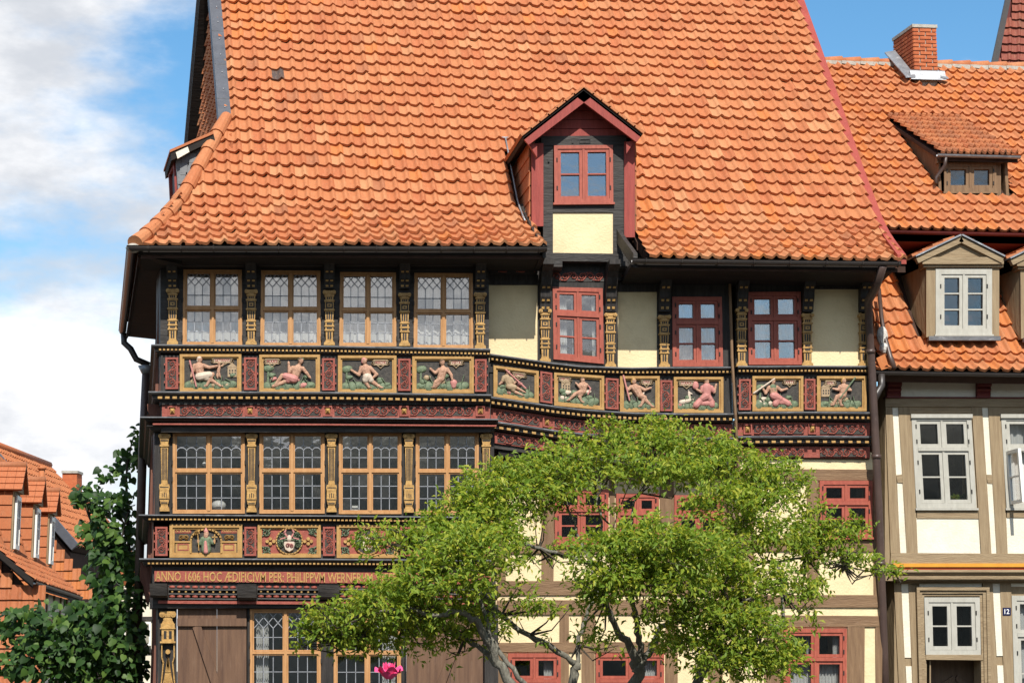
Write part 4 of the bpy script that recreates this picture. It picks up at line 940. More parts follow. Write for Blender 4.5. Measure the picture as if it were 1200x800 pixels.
for xa, xb in ((583,632),(650,712),(733,775),(794,852),(884,942),(961,1014)):
    for (o0, o1, yy) in ((13.5,24,.048),(41,50.5,.128)):
        P = quad((xa,B(xa)+o0),(xb,B(xb)+o0),(xb,B(xb)+o1),(xa,B(xa)+o1), YR+yy); b = MB(); b.pbox(P, 0, P.W, 0, P.H, -.02, .004); g_ = b.build('sunk_field', 'panel_ground', H)
        b = MB(); scroll_run(b, P, 0, P.W, 0, P.H, .0098, int(xa+o0)); b.build('scrollwork', 'carving_red', g_)
for x in (641,722.5,784.5,876,952): boss(H, quad((x-5,B(x-5)+12.5),(x+5,B(x+5)+12.5),(x+5,B(x+5)+24.5),(x-5,B(x-5)+24.5),YR+.046))
b = MB(); b.tube([at(855,322,YR-.04), at(858,420,YR-.13), at(862,486,YR-.14), at(866,560,YR+.02)], .022, 6); b.build('joint_pipe', 'brown_post', H)
# ------------------------------------------------------------------ right part, lower floors: brown frame, cream infill
LOWW = [(650,573,713,637,.62),(722,578,772,640,.62),(790,580,848,642,.62),(960,563,1022,629,.60),(595,765,657,850,.62),(698,765,778,850,.62),(918,736,992,842,.66)]
Y0B = YR+.20                                                # the end bay stands further out than the middle
LH_ = [(a+2,b+2,c-2,d-2) for a,b,c,d,_ in LOWW]
wall_px('wall', 'cream_plaster', H, (567,866), (525,915), [h for h in LH_ if h[0] < 866], Y0, .2)
wall_px('wall', 'cream_plaster', H, (867,1031), (530,915), [h for h in LH_ if h[0] > 866], Y0B, .6)
ylow = lambda x: Y0B if x > 866 else Y0
for k, (a,b_,c,d,s_) in enumerate(LOWW): plain_window(H, rect(a,b_,c,d,ylow(a)-.035), 'window_red', s_, 1, 0, fw=.06, cw=.042, curt=[(.70,.92,.05,.95)] if k in (4,5) else ([(.40,.48,.5,.95),(.82,.92,.5,.95),(.1,.45,.30,.62),(.55,.9,.30,.62)] if k == 6 else None))
for (x0,y0,x1,y1) in ((582,551,648,562),(648,551,866,562),(868,550,1031,562),(582,637,790,648),(790,643,866,652),(868,630,1031,646),(582,680,866,697),(868,697,1031,711),(582,703,866,720),(868,721,1031,734),(583,752,790,764)): timber(H, 'brown_timber', x0,y0,x1,y1, ylow(x0), .028, .1, 'rail')
for (x0,y0,x1,y1) in ((582,562,592,680),(635,562,649,680),(714,562,721,680),(773,562,789,680),(849,562,865,697),(868,562,884,697),(945,562,959,697),(1023,562,1031,697),
                      (582,764,594,912),(655,720,667,912),(682,720,697,764),(682,764,697,912),(779,720,793,912),(830,720,846,912),(896,734,917,912),(993,734,1012,912),(1026,734,1033,912)): timber(H, 'brown_post', x0,y0,x1,y1, ylow(x0), .024, .1, 'post')
wall_px('plinth', 'mortar', H, (580,866), (884,918), [], Y0-.05, .3); wall_px('plinth', 'mortar', H, (867,1034), (884,918), [], Y0B-.05, .3)
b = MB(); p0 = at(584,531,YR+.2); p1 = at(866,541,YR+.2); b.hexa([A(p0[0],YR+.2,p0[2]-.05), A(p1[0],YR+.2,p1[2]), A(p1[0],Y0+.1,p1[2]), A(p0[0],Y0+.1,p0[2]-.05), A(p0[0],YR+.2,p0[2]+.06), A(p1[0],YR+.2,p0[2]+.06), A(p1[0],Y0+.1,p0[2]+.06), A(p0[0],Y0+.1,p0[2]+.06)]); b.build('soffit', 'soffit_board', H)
for x in (612,655,700,745,790,838):                           # joist ends below the carved beams
    P = rect(x-7, B(x)+58, x+7, B(x)+70, Y0-.30); b = MB(); b.pbox(P, 0, P.W, 0, P.H, -.35, .0); b.build('beam_end', 'black_timber', H)
xs_ = at(1029,700,Y0B)[0]; b = MB(); zt2 = at(1020,320,YR)[2]
b.hexa([A(xs_-.2,Y0B+.3,0), A(xs_-.02,Y0B+.3,0), A(xs_-.15,4.5,0), A(xs_-.35,4.5,0), A(xs_-.2,Y0B+.3,zt2), A(xs_-.02,Y0B+.3,zt2), A(xs_-.15,4.5,zt2), A(xs_-.35,4.5,zt2)]); b.build('wall', 'brown_post', H)
# downpipe between the houses
b = MB(); b.tube([A(*(e3+A(-.26,-.06,-.05))), at(1026,338,-1.3), at(1018,352,-.95), at(1018,372,-.78), at(1022,440,-.78), at(1030,600,-.62), at(1036,760,-.40), at(1040,905,-.35)], .062, 12); dpo = b.build('downpipe', 'pipe_brown', H, True)
for (x,y,Yy) in ((1020,412,-.78),(1027,535,-.68),(1032,660,-.55)): b = MB(); p = at(x,y,Yy); b.tube([p-A(0,0,.03), p+A(0,0,.03)], .075, 12); b.build('pipe_clip', 'pipe_brown', dpo, True)

# ------------------------------------------------------------------ the painted reliefs of the top floor
POSES = [
 [(.48,.88),(.46,.62),(.5,.38),(.32,.7),(.26,.5),(.22,.36),(.6,.7),(.78,.64),(1.0,.68),(.88,.42),(.70,.07),(.80,.27),(1.12,.06)],
 [(1.16,.86),(1.04,.58),(.96,.32),(.9,.64),(.8,.5),(.78,.78),(1.22,.62),(1.34,.48),(1.44,.34),(.58,.4),(.36,.10),(.68,.22),(.34,.06)],
 [(.69,.88),(.73,.62),(.79,.4),(.6,.67),(.52,.44),(.31,.58),(.87,.67),(1.08,.46),(.94,.33),(.71,.25),(.83,.06),(.94,.23),(1.19,.06)],
 [(.83,.86),(.85,.6),(.79,.33),(.73,.62),(.6,.52),(.46,.65),(.99,.64),(1.12,.46),(1.15,.31),(.62,.22),(.56,.07),(.7,.18),(.6,.06)],
 [(.41,.87),(.37,.61),(.48,.35),(.26,.66),(.17,.46),(.08,.36),(.54,.64),(.65,.48),(.78,.6),(.74,.32),(1.05,.2),(.67,.15),(.98,.07)],
 [(.89,.87),(.91,.66),(.91,.46),(.82,.71),(.8,.58),(.66,.73),(1.03,.71),(.98,.55),(.73,.66),(.62,.34),(.39,.1),(.78,.26),(.87,.08)],
 [(.33,.89),(.39,.66),(.53,.42),(.24,.7),(.14,.6),(.06,.72),(.53,.68),(.70,.6),(.88,.66),(.7,.34),(.56,.07),(.74,.25),(.93,.06)],
 [(.97,.89),(.97,.68),(.97,.45),(.84,.70),(.79,.56),(.64,.64),(1.12,.70),(1.22,.55),(1.28,.78),(.79,.31),(.58,.08),(1.12,.28),(1.15,.1)],
 [(.58,.88),(.58,.64),(.62,.41),(.44,.68),(.32,.47),(.2,.68),(.72,.68),(.87,.57),(1.04,.62),(.77,.3),(.64,.08),(.92,.24),(1.15,.1)],
 [(.8,.90),(.8,.67),(.78,.41),(.68,.70),(.6,.59),(.44,.63),(.92,.71),(1.03,.58),(.88,.6),(.56,.36),(.43,.08),(.66,.28),(.7,.07)]]
NAMES = ['SATVRNVS','MARS','MERCVRI','VESTA','SATVRN','VENVS','LVNA','DIANA','IVSTI','SOL']
DR = [('pale_paint',('lap',)),('rose_paint',('lap',)),('pale_paint',('lap',)),None,('stone_paint',('top','lap')),('rose_paint',('cloak',)),('pale_paint',('cloak',)),('rose_paint',('top','lap','skirt')),('rose_paint',('lap','skirt')),None]
CARTX = [(1.18,.93,.50),(.26,.88,.34),(1.2,.87,.36),(1.28,.90,.32),(.86,.88,.36),(.24,.90,.30),(.76,.90,.24),(.30,.89,.40),(1.16,.90,.28),(.34,.86,.24)]
allp = panelL+panelR
for i, P in enumerate(allp):
    pn = relief_panel(H, P); h = P.H-.124; w_ = P.W-.124; o = .062; sx = w_/h; s_ = h*1.08
    pose = [(min(x, sx-.05), z) for x, z in POSES[i]]
    figure(pn, P, pose, s_, o, o, DR[i], hair=['pale_paint','hair_brown','rose_paint','hair_brown','hair_brown','hair_brown','gold_paint','hair_brown','hair_brown','gold_paint'][i], hat=['','leaf_paint','skin_paint','','stone_paint','','','','',''][i] or None)
    if i == 8:
        q_ = [np.array((o+x*s_, o+z*s_)) for x, z in pose]; b = MB(); capsule(b, P, q_[1]+np.array((0,.03*s_)), q_[2], .13*s_, .10*s_, .032); capsule(b, P, q_[3], q_[6], .07*s_, .07*s_, .03); remesh(b.build('bodice', 'leaf_paint', pn))
    cx, cz, cw_ = CARTX[i]; cx = min(cx, sx-cw_/2-.06); cartouche(pn, P, o+cx*s_, o+min(cz,.9)*s_, cw_*s_, .10*s_, NAMES[i])
    r_ = random.Random(i+40); L_ = []
    for k in range(5):
        x = o+w_*(k+.5)/5+r_.uniform(-.03,.03); L_.append(((x-.05,o+.01),(x+.05,o+.02+r_.random()*.05), .085+.05*r_.random(), .075))
    tu = []
    for k in range(9):
        x, z = o+.05+(w_-.1)*r_.random(), o+.04+r_.random()**2*h*.42
        tu.append(((x-.02,z),(x+.02,z+.01), .028+.02*r_.random(), .024))
    blobs(pn, P, 'rocks', ('stone_paint','rose_paint','pale_paint')[i%3], tu[:4], .012, .6, 'stuff'); blobs(pn, P, 'bushes', 'leaf_paint', tu[4:], .014, .6, 'stuff')
    b = MB()
    for k in range(6): xx_ = o+.06+(w_-.12)*(k+.5)/6; ribbon(b, P, [(xx_,o+.02),(xx_+r_.uniform(-.03,.03),o+.09),(xx_+r_.uniform(-.06,.06),o+.13+.08*r_.random())], .007, .02, .045)
    b.build('grasses', 'leaf_paint', pn, False, 'stuff')
    blobs(pn, P, 'hills', 'leaf_paint', [(tuple(np.clip(a_,(o+.05,o+.03),(o+w_-.05,9))), tuple(np.clip(c_,(o+.05,o+.03),(o+w_-.06,9))), r0*.75, r1*.75) for a_, c_, r0, r1 in L_])
    if i in (0,5,9):                                          # little buildings
        bx = {0:.82,5:.08,9:.02}[i]*w_+o; b = MB(); b.pbox(P, bx, bx+.13, o+.16, o+.30, .004, .022); b.prism([P(bx-.01,o+.30,.004),P(bx+.14,o+.30,.004),P(bx+.065,o+.37,.004)], [P(bx-.01,o+.30,.026),P(bx+.14,o+.30,.026),P(bx+.065,o+.37,.026)]); cs = b.build('carved_castle', 'stone_paint', pn)
        b = MB(); [b.pbox(P, bx+.02+.04*k, bx+.04+.04*k, o+.20+.04*j, o+.225+.04*j, .02, .024) for k in range(3) for j in range(2)]; b.build('castle_windows', 'panel_ground', cs)
    if i in (1,2,3,8): blobs(pn, P, 'carved_tree', 'leaf_paint', [((o+.06,o+.05),(o+.065,o+.25),.018,.016),((o+.05,o+.29),(o+.10,o+.30),.055,.05)], .008, .4)
    if i in (0,4,6,8,9): b = MB(); hs = {0:(4,5),4:(8,),6:(5,),8:(5,),9:(8,)}[i][0]; hnd = np.array((o+pose[hs][0]*s_, o+pose[hs][1]*s_)); dv = {0:(.25,-1),4:(-.75,.6),6:(.25,-1),8:(.8,.55),9:(.6,.8)}[i]; dv = np.array(dv)/np.hypot(*dv); capsule(b, P, hnd-dv*.16, hnd+dv*.22, .014, .012, .06); b.build('carved_staff', {8:'pale_paint',9:'leaf_paint'}.get(i,'rose_paint'), pn, True)
    if i == 0:                                                # a child held up in the left panel
        capt = [(1.08,.78),(1.08,.64),(1.06,.5),(1.0,.7),(.98,.66),(.97,.62),(1.16,.7),(1.22,.76),(1.28,.82),(1.02,.4),(1.04,.3),(1.1,.4),(1.12,.32)]
        q_ = [np.array((o+x*s_, o+z*s_)) for x, z in capt]; b = MB()
        for a_, c_, r0, r1 in ((0,0,.05,.05),(1,2,.055,.055),(3,5,.03,.022),(6,8,.03,.02),(2,9,.045,.035),(9,10,.035,.025),(2,11,.045,.035),(11,12,.035,.025),(0,1,.03,.04)): capsule(b, P, q_[a_]-np.array((0,.005)), q_[c_]+np.array((0,.005)), r0*s_, r1*s_, .02)
        remesh(b.build('figure', 'skin_paint', pn))
    if i == 3: blobs(pn, P, 'carved_shield', 'rose_paint', [((o+1.2*s_,o+.20*s_),(o+1.2*s_,o+.10*s_),.055,.04)], .03, .5)
    if i == 7:                                                # a rearing foal
        b = MB(); F_ = lambda x, z: np.array((o+x*s_, o+z*s_))
        for p_, q_, r0, r1 in (((.12,.22),(.40,.28),.085,.075),((.40,.30),(.38,.52),.06,.042),((.38,.54),(.48,.50),.045,.028),((.10,.2),(.12,.05),.04,.02),((.2,.2),(.2,.05),.035,.02),((.42,.26),(.54,.34),.03,.022),((.54,.34),(.56,.22),.02,.016),((.38,.58),(.36,.64),.018,.012),((.08,.22),(.03,.12),.018,.014)): capsule(b, P, F_(*p_), F_(*q_), r0*s_, r1*s_, .02)
        remesh(b.build('carved_horse', 'pale_paint', pn)); blobs(pn, P, 'carved_mirror', 'rose_paint', [((o+.60*s_,o+.75*s_),(o+.60*s_,o+.82*s_),.05,.045)], .03, .4)
# ------------------------------------------------------------------ bishop and coats of arms on the lower rail
P = panelG[0]; pn = relief_panel(H, P, .07); W_, H_ = P.W, P.H
b = MB(); ar = [(W_*.5+math.cos(a)*W_*.21, H_*.50+math.sin(a)*H_*.36) for a in np.linspace(math.pi, 0, 14)]
ribbon(b, P, [(W_*.29,.07)]+ar+[(W_*.71,.07)], .018, .004, .04); b.build('carved_arch', 'gold_paint', pn)
for s_, xa, xb in ((0,.08,.29),(1,.71,.92)):
    b = MB(); b.pbox(P, W_*xa, W_*xb, .07, H_*.45, .004, .03); b.pbox(P, W_*xa-.01, W_*xb+.01, H_*.45, H_*.50, .004, .045); pd = b.build('carved_pedestal', 'panel_ochre', pn)
    b = MB(); ring_frame(b, P, W_*xa+.03, W_*xb-.03, .10, H_*.42, .015, .028, .036); b.build('carved_moulding', 'carving_red', pd)
    b = MB(); ribbon(b, P, spiral(W_*(xa+xb)/2-.03, H_*.60, .04, 0, 1, 1), .012, .004, .03); ribbon(b, P, spiral(W_*(xa+xb)/2+.04, H_*.60, .04, math.pi, 1, -1), .012, .004, .03); b.build('scrollwork', 'gold_paint', pn)
    b = MB(); b.pbox(P, W_*xa-.005, W_*xb+.005, H_*.74, H_*.88, .004, .014); ti = b.build('name_plate', 'carving_red', pn)
    text_on(ti, P, ('S·BAR','WARDVS')[s_], 'gold_paint', 'lettering', W_*xa+.004, W_*xb-.004, H_*.77, H_*.86, .014, .006)
cxb = W_*.5; b = MB()
for p_, q_, r0, r1 in (((cxb,.11),(cxb,.25),.075,.055),((cxb-.04,.265),(cxb+.04,.265),.040,.040),((cxb-.05,.26),(cxb-.095,.20),.03,.035),((cxb+.05,.26),(cxb+.10,.21),.03,.034)): capsule(b, P, p_, q_, r0, r1, .03)
fo = remesh(b.build('figure', 'leaf_paint', pn))
b = MB(); capsule(b, P, (cxb,.30), (cxb+.005,.345), .035, .038, .045); capsule(b, P, (cxb-.11,.22), (cxb-.11,.24), .02, .02, .055); capsule(b, P, (cxb+.12,.22), (cxb+.12,.24), .02, .02, .055); remesh(b.build('head', 'skin_paint', fo))
b = MB(); capsule(b, P, (cxb,.375), (cxb,.425), .036, .008, .045); capsule(b, P, (cxb,.08), (cxb-.005,.22), .035, .02, .075); remesh(b.build('mitre', 'rose_paint', fo))
b = MB(); ribbon(b, P, [(cxb-.10,.10),(cxb-.115,.33)], .008, .05, .07); ribbon(b, P, spiral(cxb-.135,.345,.04,0,1.1,1), .010, .04, .065); ribbon(b, P, [(cxb+.125,.20),(cxb+.125,.33)], .010, .05, .07); ribbon(b, P, [(cxb+.09,.29),(cxb+.16,.29)], .010, .05, .07); b.build('crozier_and_cross', 'gold_paint', fo)
for k, P in enumerate(panelG[1:]):
    pn = relief_panel(H, P, .06); W_, H_ = P.W, P.H; cx, cz = W_/2, H_/2; r_ = H_*.40
    b = MB(); b.pbox(P, .06, W_-.06, .06, H_-.06, .004, .010); b.build('red_field', 'carving_red', pn)
    b = MB(); b.tube([P(cx,cz,.004), P(cx,cz,.016)], r_*.97, 20); b.build('roundel_ground', 'panel_ground', pn)
    b = MB(); ribbon(b, P, [(cx+math.cos(a)*r_, cz+math.sin(a)*r_) for a in np.linspace(0, 2*math.pi, 27)], .013, .004, .045)
    for s_ in (-1,1):
        for dx, dz in ((.05,0),(.10,.035),(.10,-.035),(.145,0)): b.tube([P(cx+s_*(r_+dx-.015),cz+dz,.004), P(cx+s_*(r_+dx-.015),cz+dz,.04)], .026, 8)
    b.build('roundel_ring', 'gold_paint', pn)
    b = MB()
    for s_ in (-1,1):
        for t_ in (-1,1):
            x0 = cx+s_*(W_/2-.12); z0 = cz+t_*(H_/2-.105)
            ribbon(b, P, spiral(x0, z0, .055, 0, 1.3, s_*t_), .013, .008, .034); ribbon(b, P, [(x0+s_*.05,z0-t_*.05),(x0,z0-t_*.02),(x0-s_*.06,z0+t_*.045)], .012, .008, .034); ribbon(b, P, [(x0+s_*.05,z0+t_*.05),(x0+s_*.01,z0+t_*.03),(x0-s_*.05,z0-t_*.02)], .010, .008, .03)
    b.build('spandrel_leaves', 'leaf_paint', pn)
    b = MB()
    for s_ in (-1,1):
        ribbon(b, P, spiral(cx+s_*.105, cz+.075, .055, 0, 1.2, s_), .017, .016, .045); ribbon(b, P, spiral(cx+s_*.12, cz-.045, .05, 1, 1.2, -s_), .017, .016, .045)
        ribbon(b, P, [(cx+s_*.02,cz+.03),(cx+s_*.09,cz+.02),(cx+s_*.155,cz+.01)], .014, .016, .04)
    b.build('mantling', 'leaf_paint', pn)
    b = MB()
    for s_ in (-1,1): ribbon(b, P, [(cx+s_*.03,cz+.06),(cx+s_*.07,cz+.12),(cx+s_*.05,cz+.16)], .017, .016, .045); ribbon(b, P, [(cx+s_*.06,cz+.05),(cx+s_*.13,cz+.03)], .014, .02, .05)
    b.build('plumes', 'rose_paint', pn)
    b = MB(); pts_ = [(-.075,.0),(.075,.0),(.085,-.05),(.06,-.12),(0,-.155),(-.06,-.12),(-.085,-.05)]; b.prism([P(cx+x,cz+z-.005,.016) for x,z in pts_], [P(cx+x*.9,cz+z*.93-.005,.055) for x,z in pts_]); capsule(b, P, (cx,cz+.03), (cx,cz+.06), .035, .03, .04); b.build('shield', 'pale_paint', pn)
    b = MB(); ribbon(b, P, spiral(cx-.02, cz-.065, .035, 0, 1.2, 1), .012, .05, .064); ribbon(b, P, spiral(cx+.03, cz-.07, .03, 2, 1.2, -1), .011, .05, .064); b.build('charge', 'gold_paint' if k else 'rose_paint', pn)

# ------------------------------------------------------------------ dormer on the big roof
YD = -.78; SKD = -.075
b = MB()
for (x0,y0,x1,y1) in ((636.5,168,648,297),(718.5,168,732,297),(648,238.5,718.5,249)): P = rect(x0,y0,x1,y1,YD); b.pbox(P, 0, P.W, 0, P.H, -.25, 0)
P = quad((634,160),(734,159),(734,170),(634,171),YD); b.pbox(P, 0, P.W, 0, P.H, -.25, .012)
P = quad((637,296),(737,297.5),(737,307),(637,305.5),YD-.05); b.pbox(P, 0, P.W, 0, P.H, -.35, 0)
dormer = b.build('dormer', 'black_timber', H)
plain_window(dormer, quad((649,171),(718,170.5),(718.5,237.5),(649.5,238),YD-.005), 'window_red', 1.0, 1, 0, fw=.055, cw=.045, glass='window_glass', sill=True)
P = rect(647,248.5,721,297,YD); b = MB(); b.pbox(P, 0, P.W, 0, P.H, -.15, -.02); b.build('infill_panel', 'cream_plaster', dormer)
for (x0,y0,x1,y1) in ((623,168,636.8,265),(731.5,166,744,278)): P = rect(x0,y0,x1,y1,YD-.03); b = MB(); b.pbox(P, 0, P.W, 0, P.H, -.06, 0); b.build('side_board', 'oxblood_board', dormer)
for k in range(4):                                            # gable boards
    ya, yb = 161-k*10.5, 161-(k+1)*10.5+.7; hw = lambda y: max(1, (y-114)*1.15)
    P = quad((683-hw(yb),yb),(683+hw(yb),yb),(683+hw(ya),ya),(683-hw(ya),ya),YD); b = MB(); b.pbox(P, 0, P.W, 0, P.H, -.05, .004*(k%2)); b.build('gable_board', 'oxblood_board', dormer)
ap, le, re = at(684,106,YD-.30), at(613,162,YD-.30), at(752,159,YD-.30)
for e_ in (le, re):
    d = e_-ap; n2_ = nrm(A(-d[2],0,d[0])); n2_ = n2_ if n2_[2] > 0 else -n2_
    b = MB(); q = [ap, e_, e_-n2_*.13, ap-n2_*.15]; b.prism(q, [p+A(0,.05,0) for p in q]); b.build('bargeboard', 'oxblood_board', dormer)
    back = A(SKD*2.1, 2.1, 0); b = MB(); q = [ap+n2_*.02, e_+n2_*.02, e_+back+n2_*.02, ap+back+A(SKD*1.0,1.0,0)+n2_*.02]; b.hexa(q+[p-n2_*.05 for p in q]); b.build('roof_slab', 'soffit_board', dormer)
    sl = b.build
    rd = 7; up_ = -d; base0 = e_+n2_*.03                      # tile courses on the little roof
    tb = MB()
    for r in range(rd):
        for c in range(11):
            o = base0+up_*(r/rd)+A(SKD,1,0)*(c*.2-.03); u1, v1 = A(SKD,1,0)*.2, up_/rd*1.15
            tb.hexa([o, o+u1*.96, o+u1*.96+v1, o+v1, o+n2_*.045, o+u1*.96+n2_*.045, o+u1*.96+v1+n2_*.02, o+v1+n2_*.02])
    tinted(tb.build('tile_courses', 'roof_tile', dormer, False, 'stuff'), TINTS[0])
    br = MB(); pt = e_+A(.08 if e_ is le else -.08, .1, -.14); br.prism([pt+A(0,0,.1), pt+A(.14 if e_ is le else -.14,0,.06), pt+A(.14 if e_ is le else -.14,0,-.12)], [pt+A(0,.08,.1), pt+A(.14 if e_ is le else -.14,.08,.06), pt+A(.14 if e_ is le else -.14,.08,-.12)]); br.build('bracket', 'oxblood_board', dormer)
for k in range(6): b = MB(); b.tube([ap+A(SKD*(k*.4)-.0,k*.4+.06,.015), ap+A(SKD*(k*.4+.42),k*.4+.48,.01)], [.075,.065], 10); tinted(b.build('ridge_tile', 'roof_tile', dormer, True), TINTS[k%3])
for (xp, sgn) in ((623,-1),(744,1)):                          # cheeks, hung with dark old tiles
    x = at(xp,200,YD)[0]; zt = at(xp,166,YD)[2]; zb_ = at(xp,270,YD)[2]; q = [A(x,YD,zb_), A(x,YD,zt), A(x+SKD*2.4,YD+2.4,zt), A(x+SKD*1.4,YD+1.4,zb_)]
    b = MB(); b.prism(q, [p-A(.05*sgn,0,0) for p in q]); ck = b.build('cheek', 'brown_post', dormer)
    tb = MB(); t_n = 0
    for r in range(6):
        for c in range(10):
            z = zb_+(zt-zb_)*r/6; Y = YD+.04+c*.22; 
            xx = x+SKD*(Y-YD)+.012*sgn; u1 = A(SKD,1,0)*.21; v1 = A(0,0,(zt-zb_)/6*1.1); nn = A(sgn*.03,0,0)
            o = A(xx,Y,z); tb.hexa([o, o+u1, o+u1+v1, o+v1, o+nn, o+u1+nn, o+u1+v1+nn*.4, o+v1+nn*.4])
    tinted(tb.build('tile_courses', 'roof_tile_old', dormer, False, 'stuff'), TINTS[5])
for (x0,y0,x1,y1) in ((637.5,304.5,659,315),(719,306,735.5,320)):
    P = rect(x0,y0,x1,y1,YD-.14); b = MB(); prof = [(-.35,0),(-.06,0),(0,.25),(0,1),(-.35,1)] if x0 < 700 else [(-.35,-.2),(-.18,-.1),(-.14,.25),(-.03,.4),(0,.6),(0,1),(-.35,1)]
    b.prism([P(0,z*P.H,d) for d, z in prof], [P(P.W,z*P.H,d) for d, z in prof]); b.build('bracket', 'black_timber', dormer)
pts = [(597,180),(601,183),(604,181)]; b = MB()
xf = DX0-.05; fl = []
for Y in np.linspace(YD+1.55, YD-.02, 9):
    x = xf+SKD*(Y-YD)-.04-.02*(Y-YD); z = (ZK(x)+(Y-YK)*TANU if Y > YK else lerp(ZE(x), ZK(x), ((Y-EY)/(YK-EY))*(.8+.2*((Y-EY)/(YK-EY))))); fl.append(A(x,Y,z+.10))
b.tube(fl, .014, 5); b.tube([fl[0]+A(-.10,0,.0), fl[0], fl[0]+A(.14,.06,.03)], .016, 5); b.build('flashing', 'zinc', dormer, True)
P = rect(679,163,692,168,YD-.012); b = MB(); ring_frame(b, P, 0, P.W, 0, P.H, .012, 0, .012); b.build('year_plate', 'iron', dormer)
for (x,y) in ((671,166),(643,188)): P = rect(x-1,y-2,x+1,y+2,YD-.012); b = MB(); b.pbox(P,0,P.W,0,P.H,0,.012); b.build('iron_hook', 'iron', dormer)

# small dormer on the left skirt roof, seen from its side
b = MB(); Yd0 = .55; c0 = at(243,163,Yd0); 
q = [at(243,168,Yd0), at(206,186,Yd0), at(209,228,Yd0), at(232,205,Yd0)]; b.prism(q, [p+A(SK*.9,.9,0) for p in q]); sd_ = b.build('dormer', 'slate_pale', H)
b = MB(); q = [at(250,156,Yd0-.12), at(200,178,Yd0-.12), at(201,188,Yd0-.12), at(252,164,Yd0-.12)]; b.prism(q, [p+A(SK*1.15,1.15,0) for p in q]); b.build('roof_slab', 'soffit_board', sd_)
b = MB(); q = [at(250,153.5,Yd0-.14), at(199,175.5,Yd0-.14), at(199,178.5,Yd0-.14), at(250,157,Yd0-.14)]; b.prism(q, [p+A(SK*1.2,1.2,0) for p in q]); tinted(b.build('tile_courses', 'roof_tile', sd_, False, 'stuff'), TINTS[2])
b = MB(); q = [at(220,172,Yd0-.16), at(206,178.5,Yd0-.16), at(208,186,Yd0-.16), at(222,178,Yd0-.16)]; b.prism(q, [p+A(0,.03,0) for p in q]); b.build('patch_board', 'pale_plaster', sd_)
P = Patch(at(205,188,Yd0)+A(SK*.75,.75,0)+A(-.012,0,0), at(206,188,Yd0)+A(-.012,.1,0), at(208,226,Yd0)+A(-.012,.1,0), at(207,226,Yd0)+A(SK*.75,.75,0)+A(-.012,0,0)); b = MB(); ring_frame(b, P, 0, P.W, 0, P.H, .06, -.02, .03); b.build('window', 'oxblood_board', sd_)
for k in range(3):                                            # slate joints on the cheek
    for j in range(3):
        x = 213+j*9-k*2; y = 186+k*11; P = rect(x, y-3+j*-3, x+8.4, y+8-j*3, Yd0-.004)
        if y+8-j*3 < 226-(x-209)*.95: b = MB(); b.pbox(P, 0, P.W, 0, P.H, 0, .012+.004*((j+k)%2)); b.build('slate', 'slate_pale', sd_)
T.finish(300)

# ------------------------------------------------------------------ the neighbour: tan frame, mansard roof
YN, YN0 = -.15, .02
nh = thing('tan_house', 'half-timbered house in tan and pale plaster with orange mansard roof, right of the carved house', 'house', (at(1150,700,YN)[0], .5, 0))
XE = at(1037,480,YN)[0]; XEND = XE+5.2
NT = Tiles()
EN = -.60; ez = at(1110,435,EN)[2]; CWN = .178; e60c, e60s = .285*math.cos(R(60)), .285*math.sin(R(60))
nx0 = at(1040,436,EN)[0]
def nroof(c, r):
    rr_ = r if r > 2 else 2*(r/2)                             # a small sprocket at the eave
    if r <= 2: Y, z = EN+r*.19, ez+r*.165
    else: Y, z = EN+.38+(r-2)*e60c, ez+.33+(r-2)*e60s
    return A(nx0+c*CWN+SK*(Y-EN), Y, z)
b = MB()
for r in range(0, 10): q = [nroof(-2,r)-A(0,0,.06), nroof(28,r)-A(0,0,.06), nroof(28,r+1)-A(0,0,.06), nroof(-2,r+1)-A(0,0,.06)]; b.hexa(q+[p-A(0,-.1,.1) for p in q])
nr1 = b.build('roof', 'roof_deck', nh)
PD = [(1096,316,1162,393,0)]; 
dxa, dxb = at(1085,395,-.24)[0], at(1171,395,-.24)[0]; dstep = at(1290,395,-.24)[0]-at(1180,395,-.24)[0]
def keep_n1(c, r, p):
    if p[0] < XE+.02 and r > 0: return p[0] > XE-.12
    for k in (0,1):
        if dxa+k*dstep-.02 < p[0]-SK*(p[1]+.24) < dxb+k*dstep+.02 and r >= 3: return False
    return p[0] < XEND+.2
NT.roof(nr1, nroof, range(-1, 28), range(0, 10), keep_n1, lambda c, r: random.Random(c*7+r*13).choice((0,1,2,6,6,1,3)), seed=21)
UE, uz = .22, at(1110,271,.22)[2]; e45 = .275*math.cos(R(45)); ux0 = at(1040,271,.22)[0]-1.6
NRU = 21
def uroof(c, r):
    Y = UE+r*e45; return A(ux0+c*.18+SK*(Y-UE), Y, uz+r*e45)
b = MB(); q = [uroof(0,0), uroof(46,0), uroof(46,NRU), uroof(0,NRU)]; q = [p-A(0,0,.06) for p in q]; b.hexa(q+[p-A(0,0,.12) for p in q])
nr2 = b.build('roof', 'roof_deck', nh)
verge_x = lambda Y: VR0-.03*(Y-YK)+.12
YS = 1.12
sl0, sr0 = at(1104,182,YS-.1)[0], at(1187,182,YS-.1)[0]
shed_z0, shed_z1 = at(1140,182,YS-.1)[2], at(1105,135,3.0)[2]
chx0, chx1 = at(1071,60,3.75)[0], at(1098,60,3.75)[0]
def keep_n2(c, r, p):
    if p[0] < verge_x(p[1]): return False
    if sl0-.02 < p[0]-SK*(p[1]-YS) < sr0-.05 and YS-.10 < p[1] < 2.85: return False
    if chx0 < p[0]-SK*(p[1]-3.75) < chx1 and p[1] > 3.75: return False
    return True
NT.roof(nr2, uroof, range(0, 46), range(0, NRU), keep_n2, lambda c, r: random.Random(c*7+r*13+5).choice((0,1,6,6,1,3,2)), seed=23)
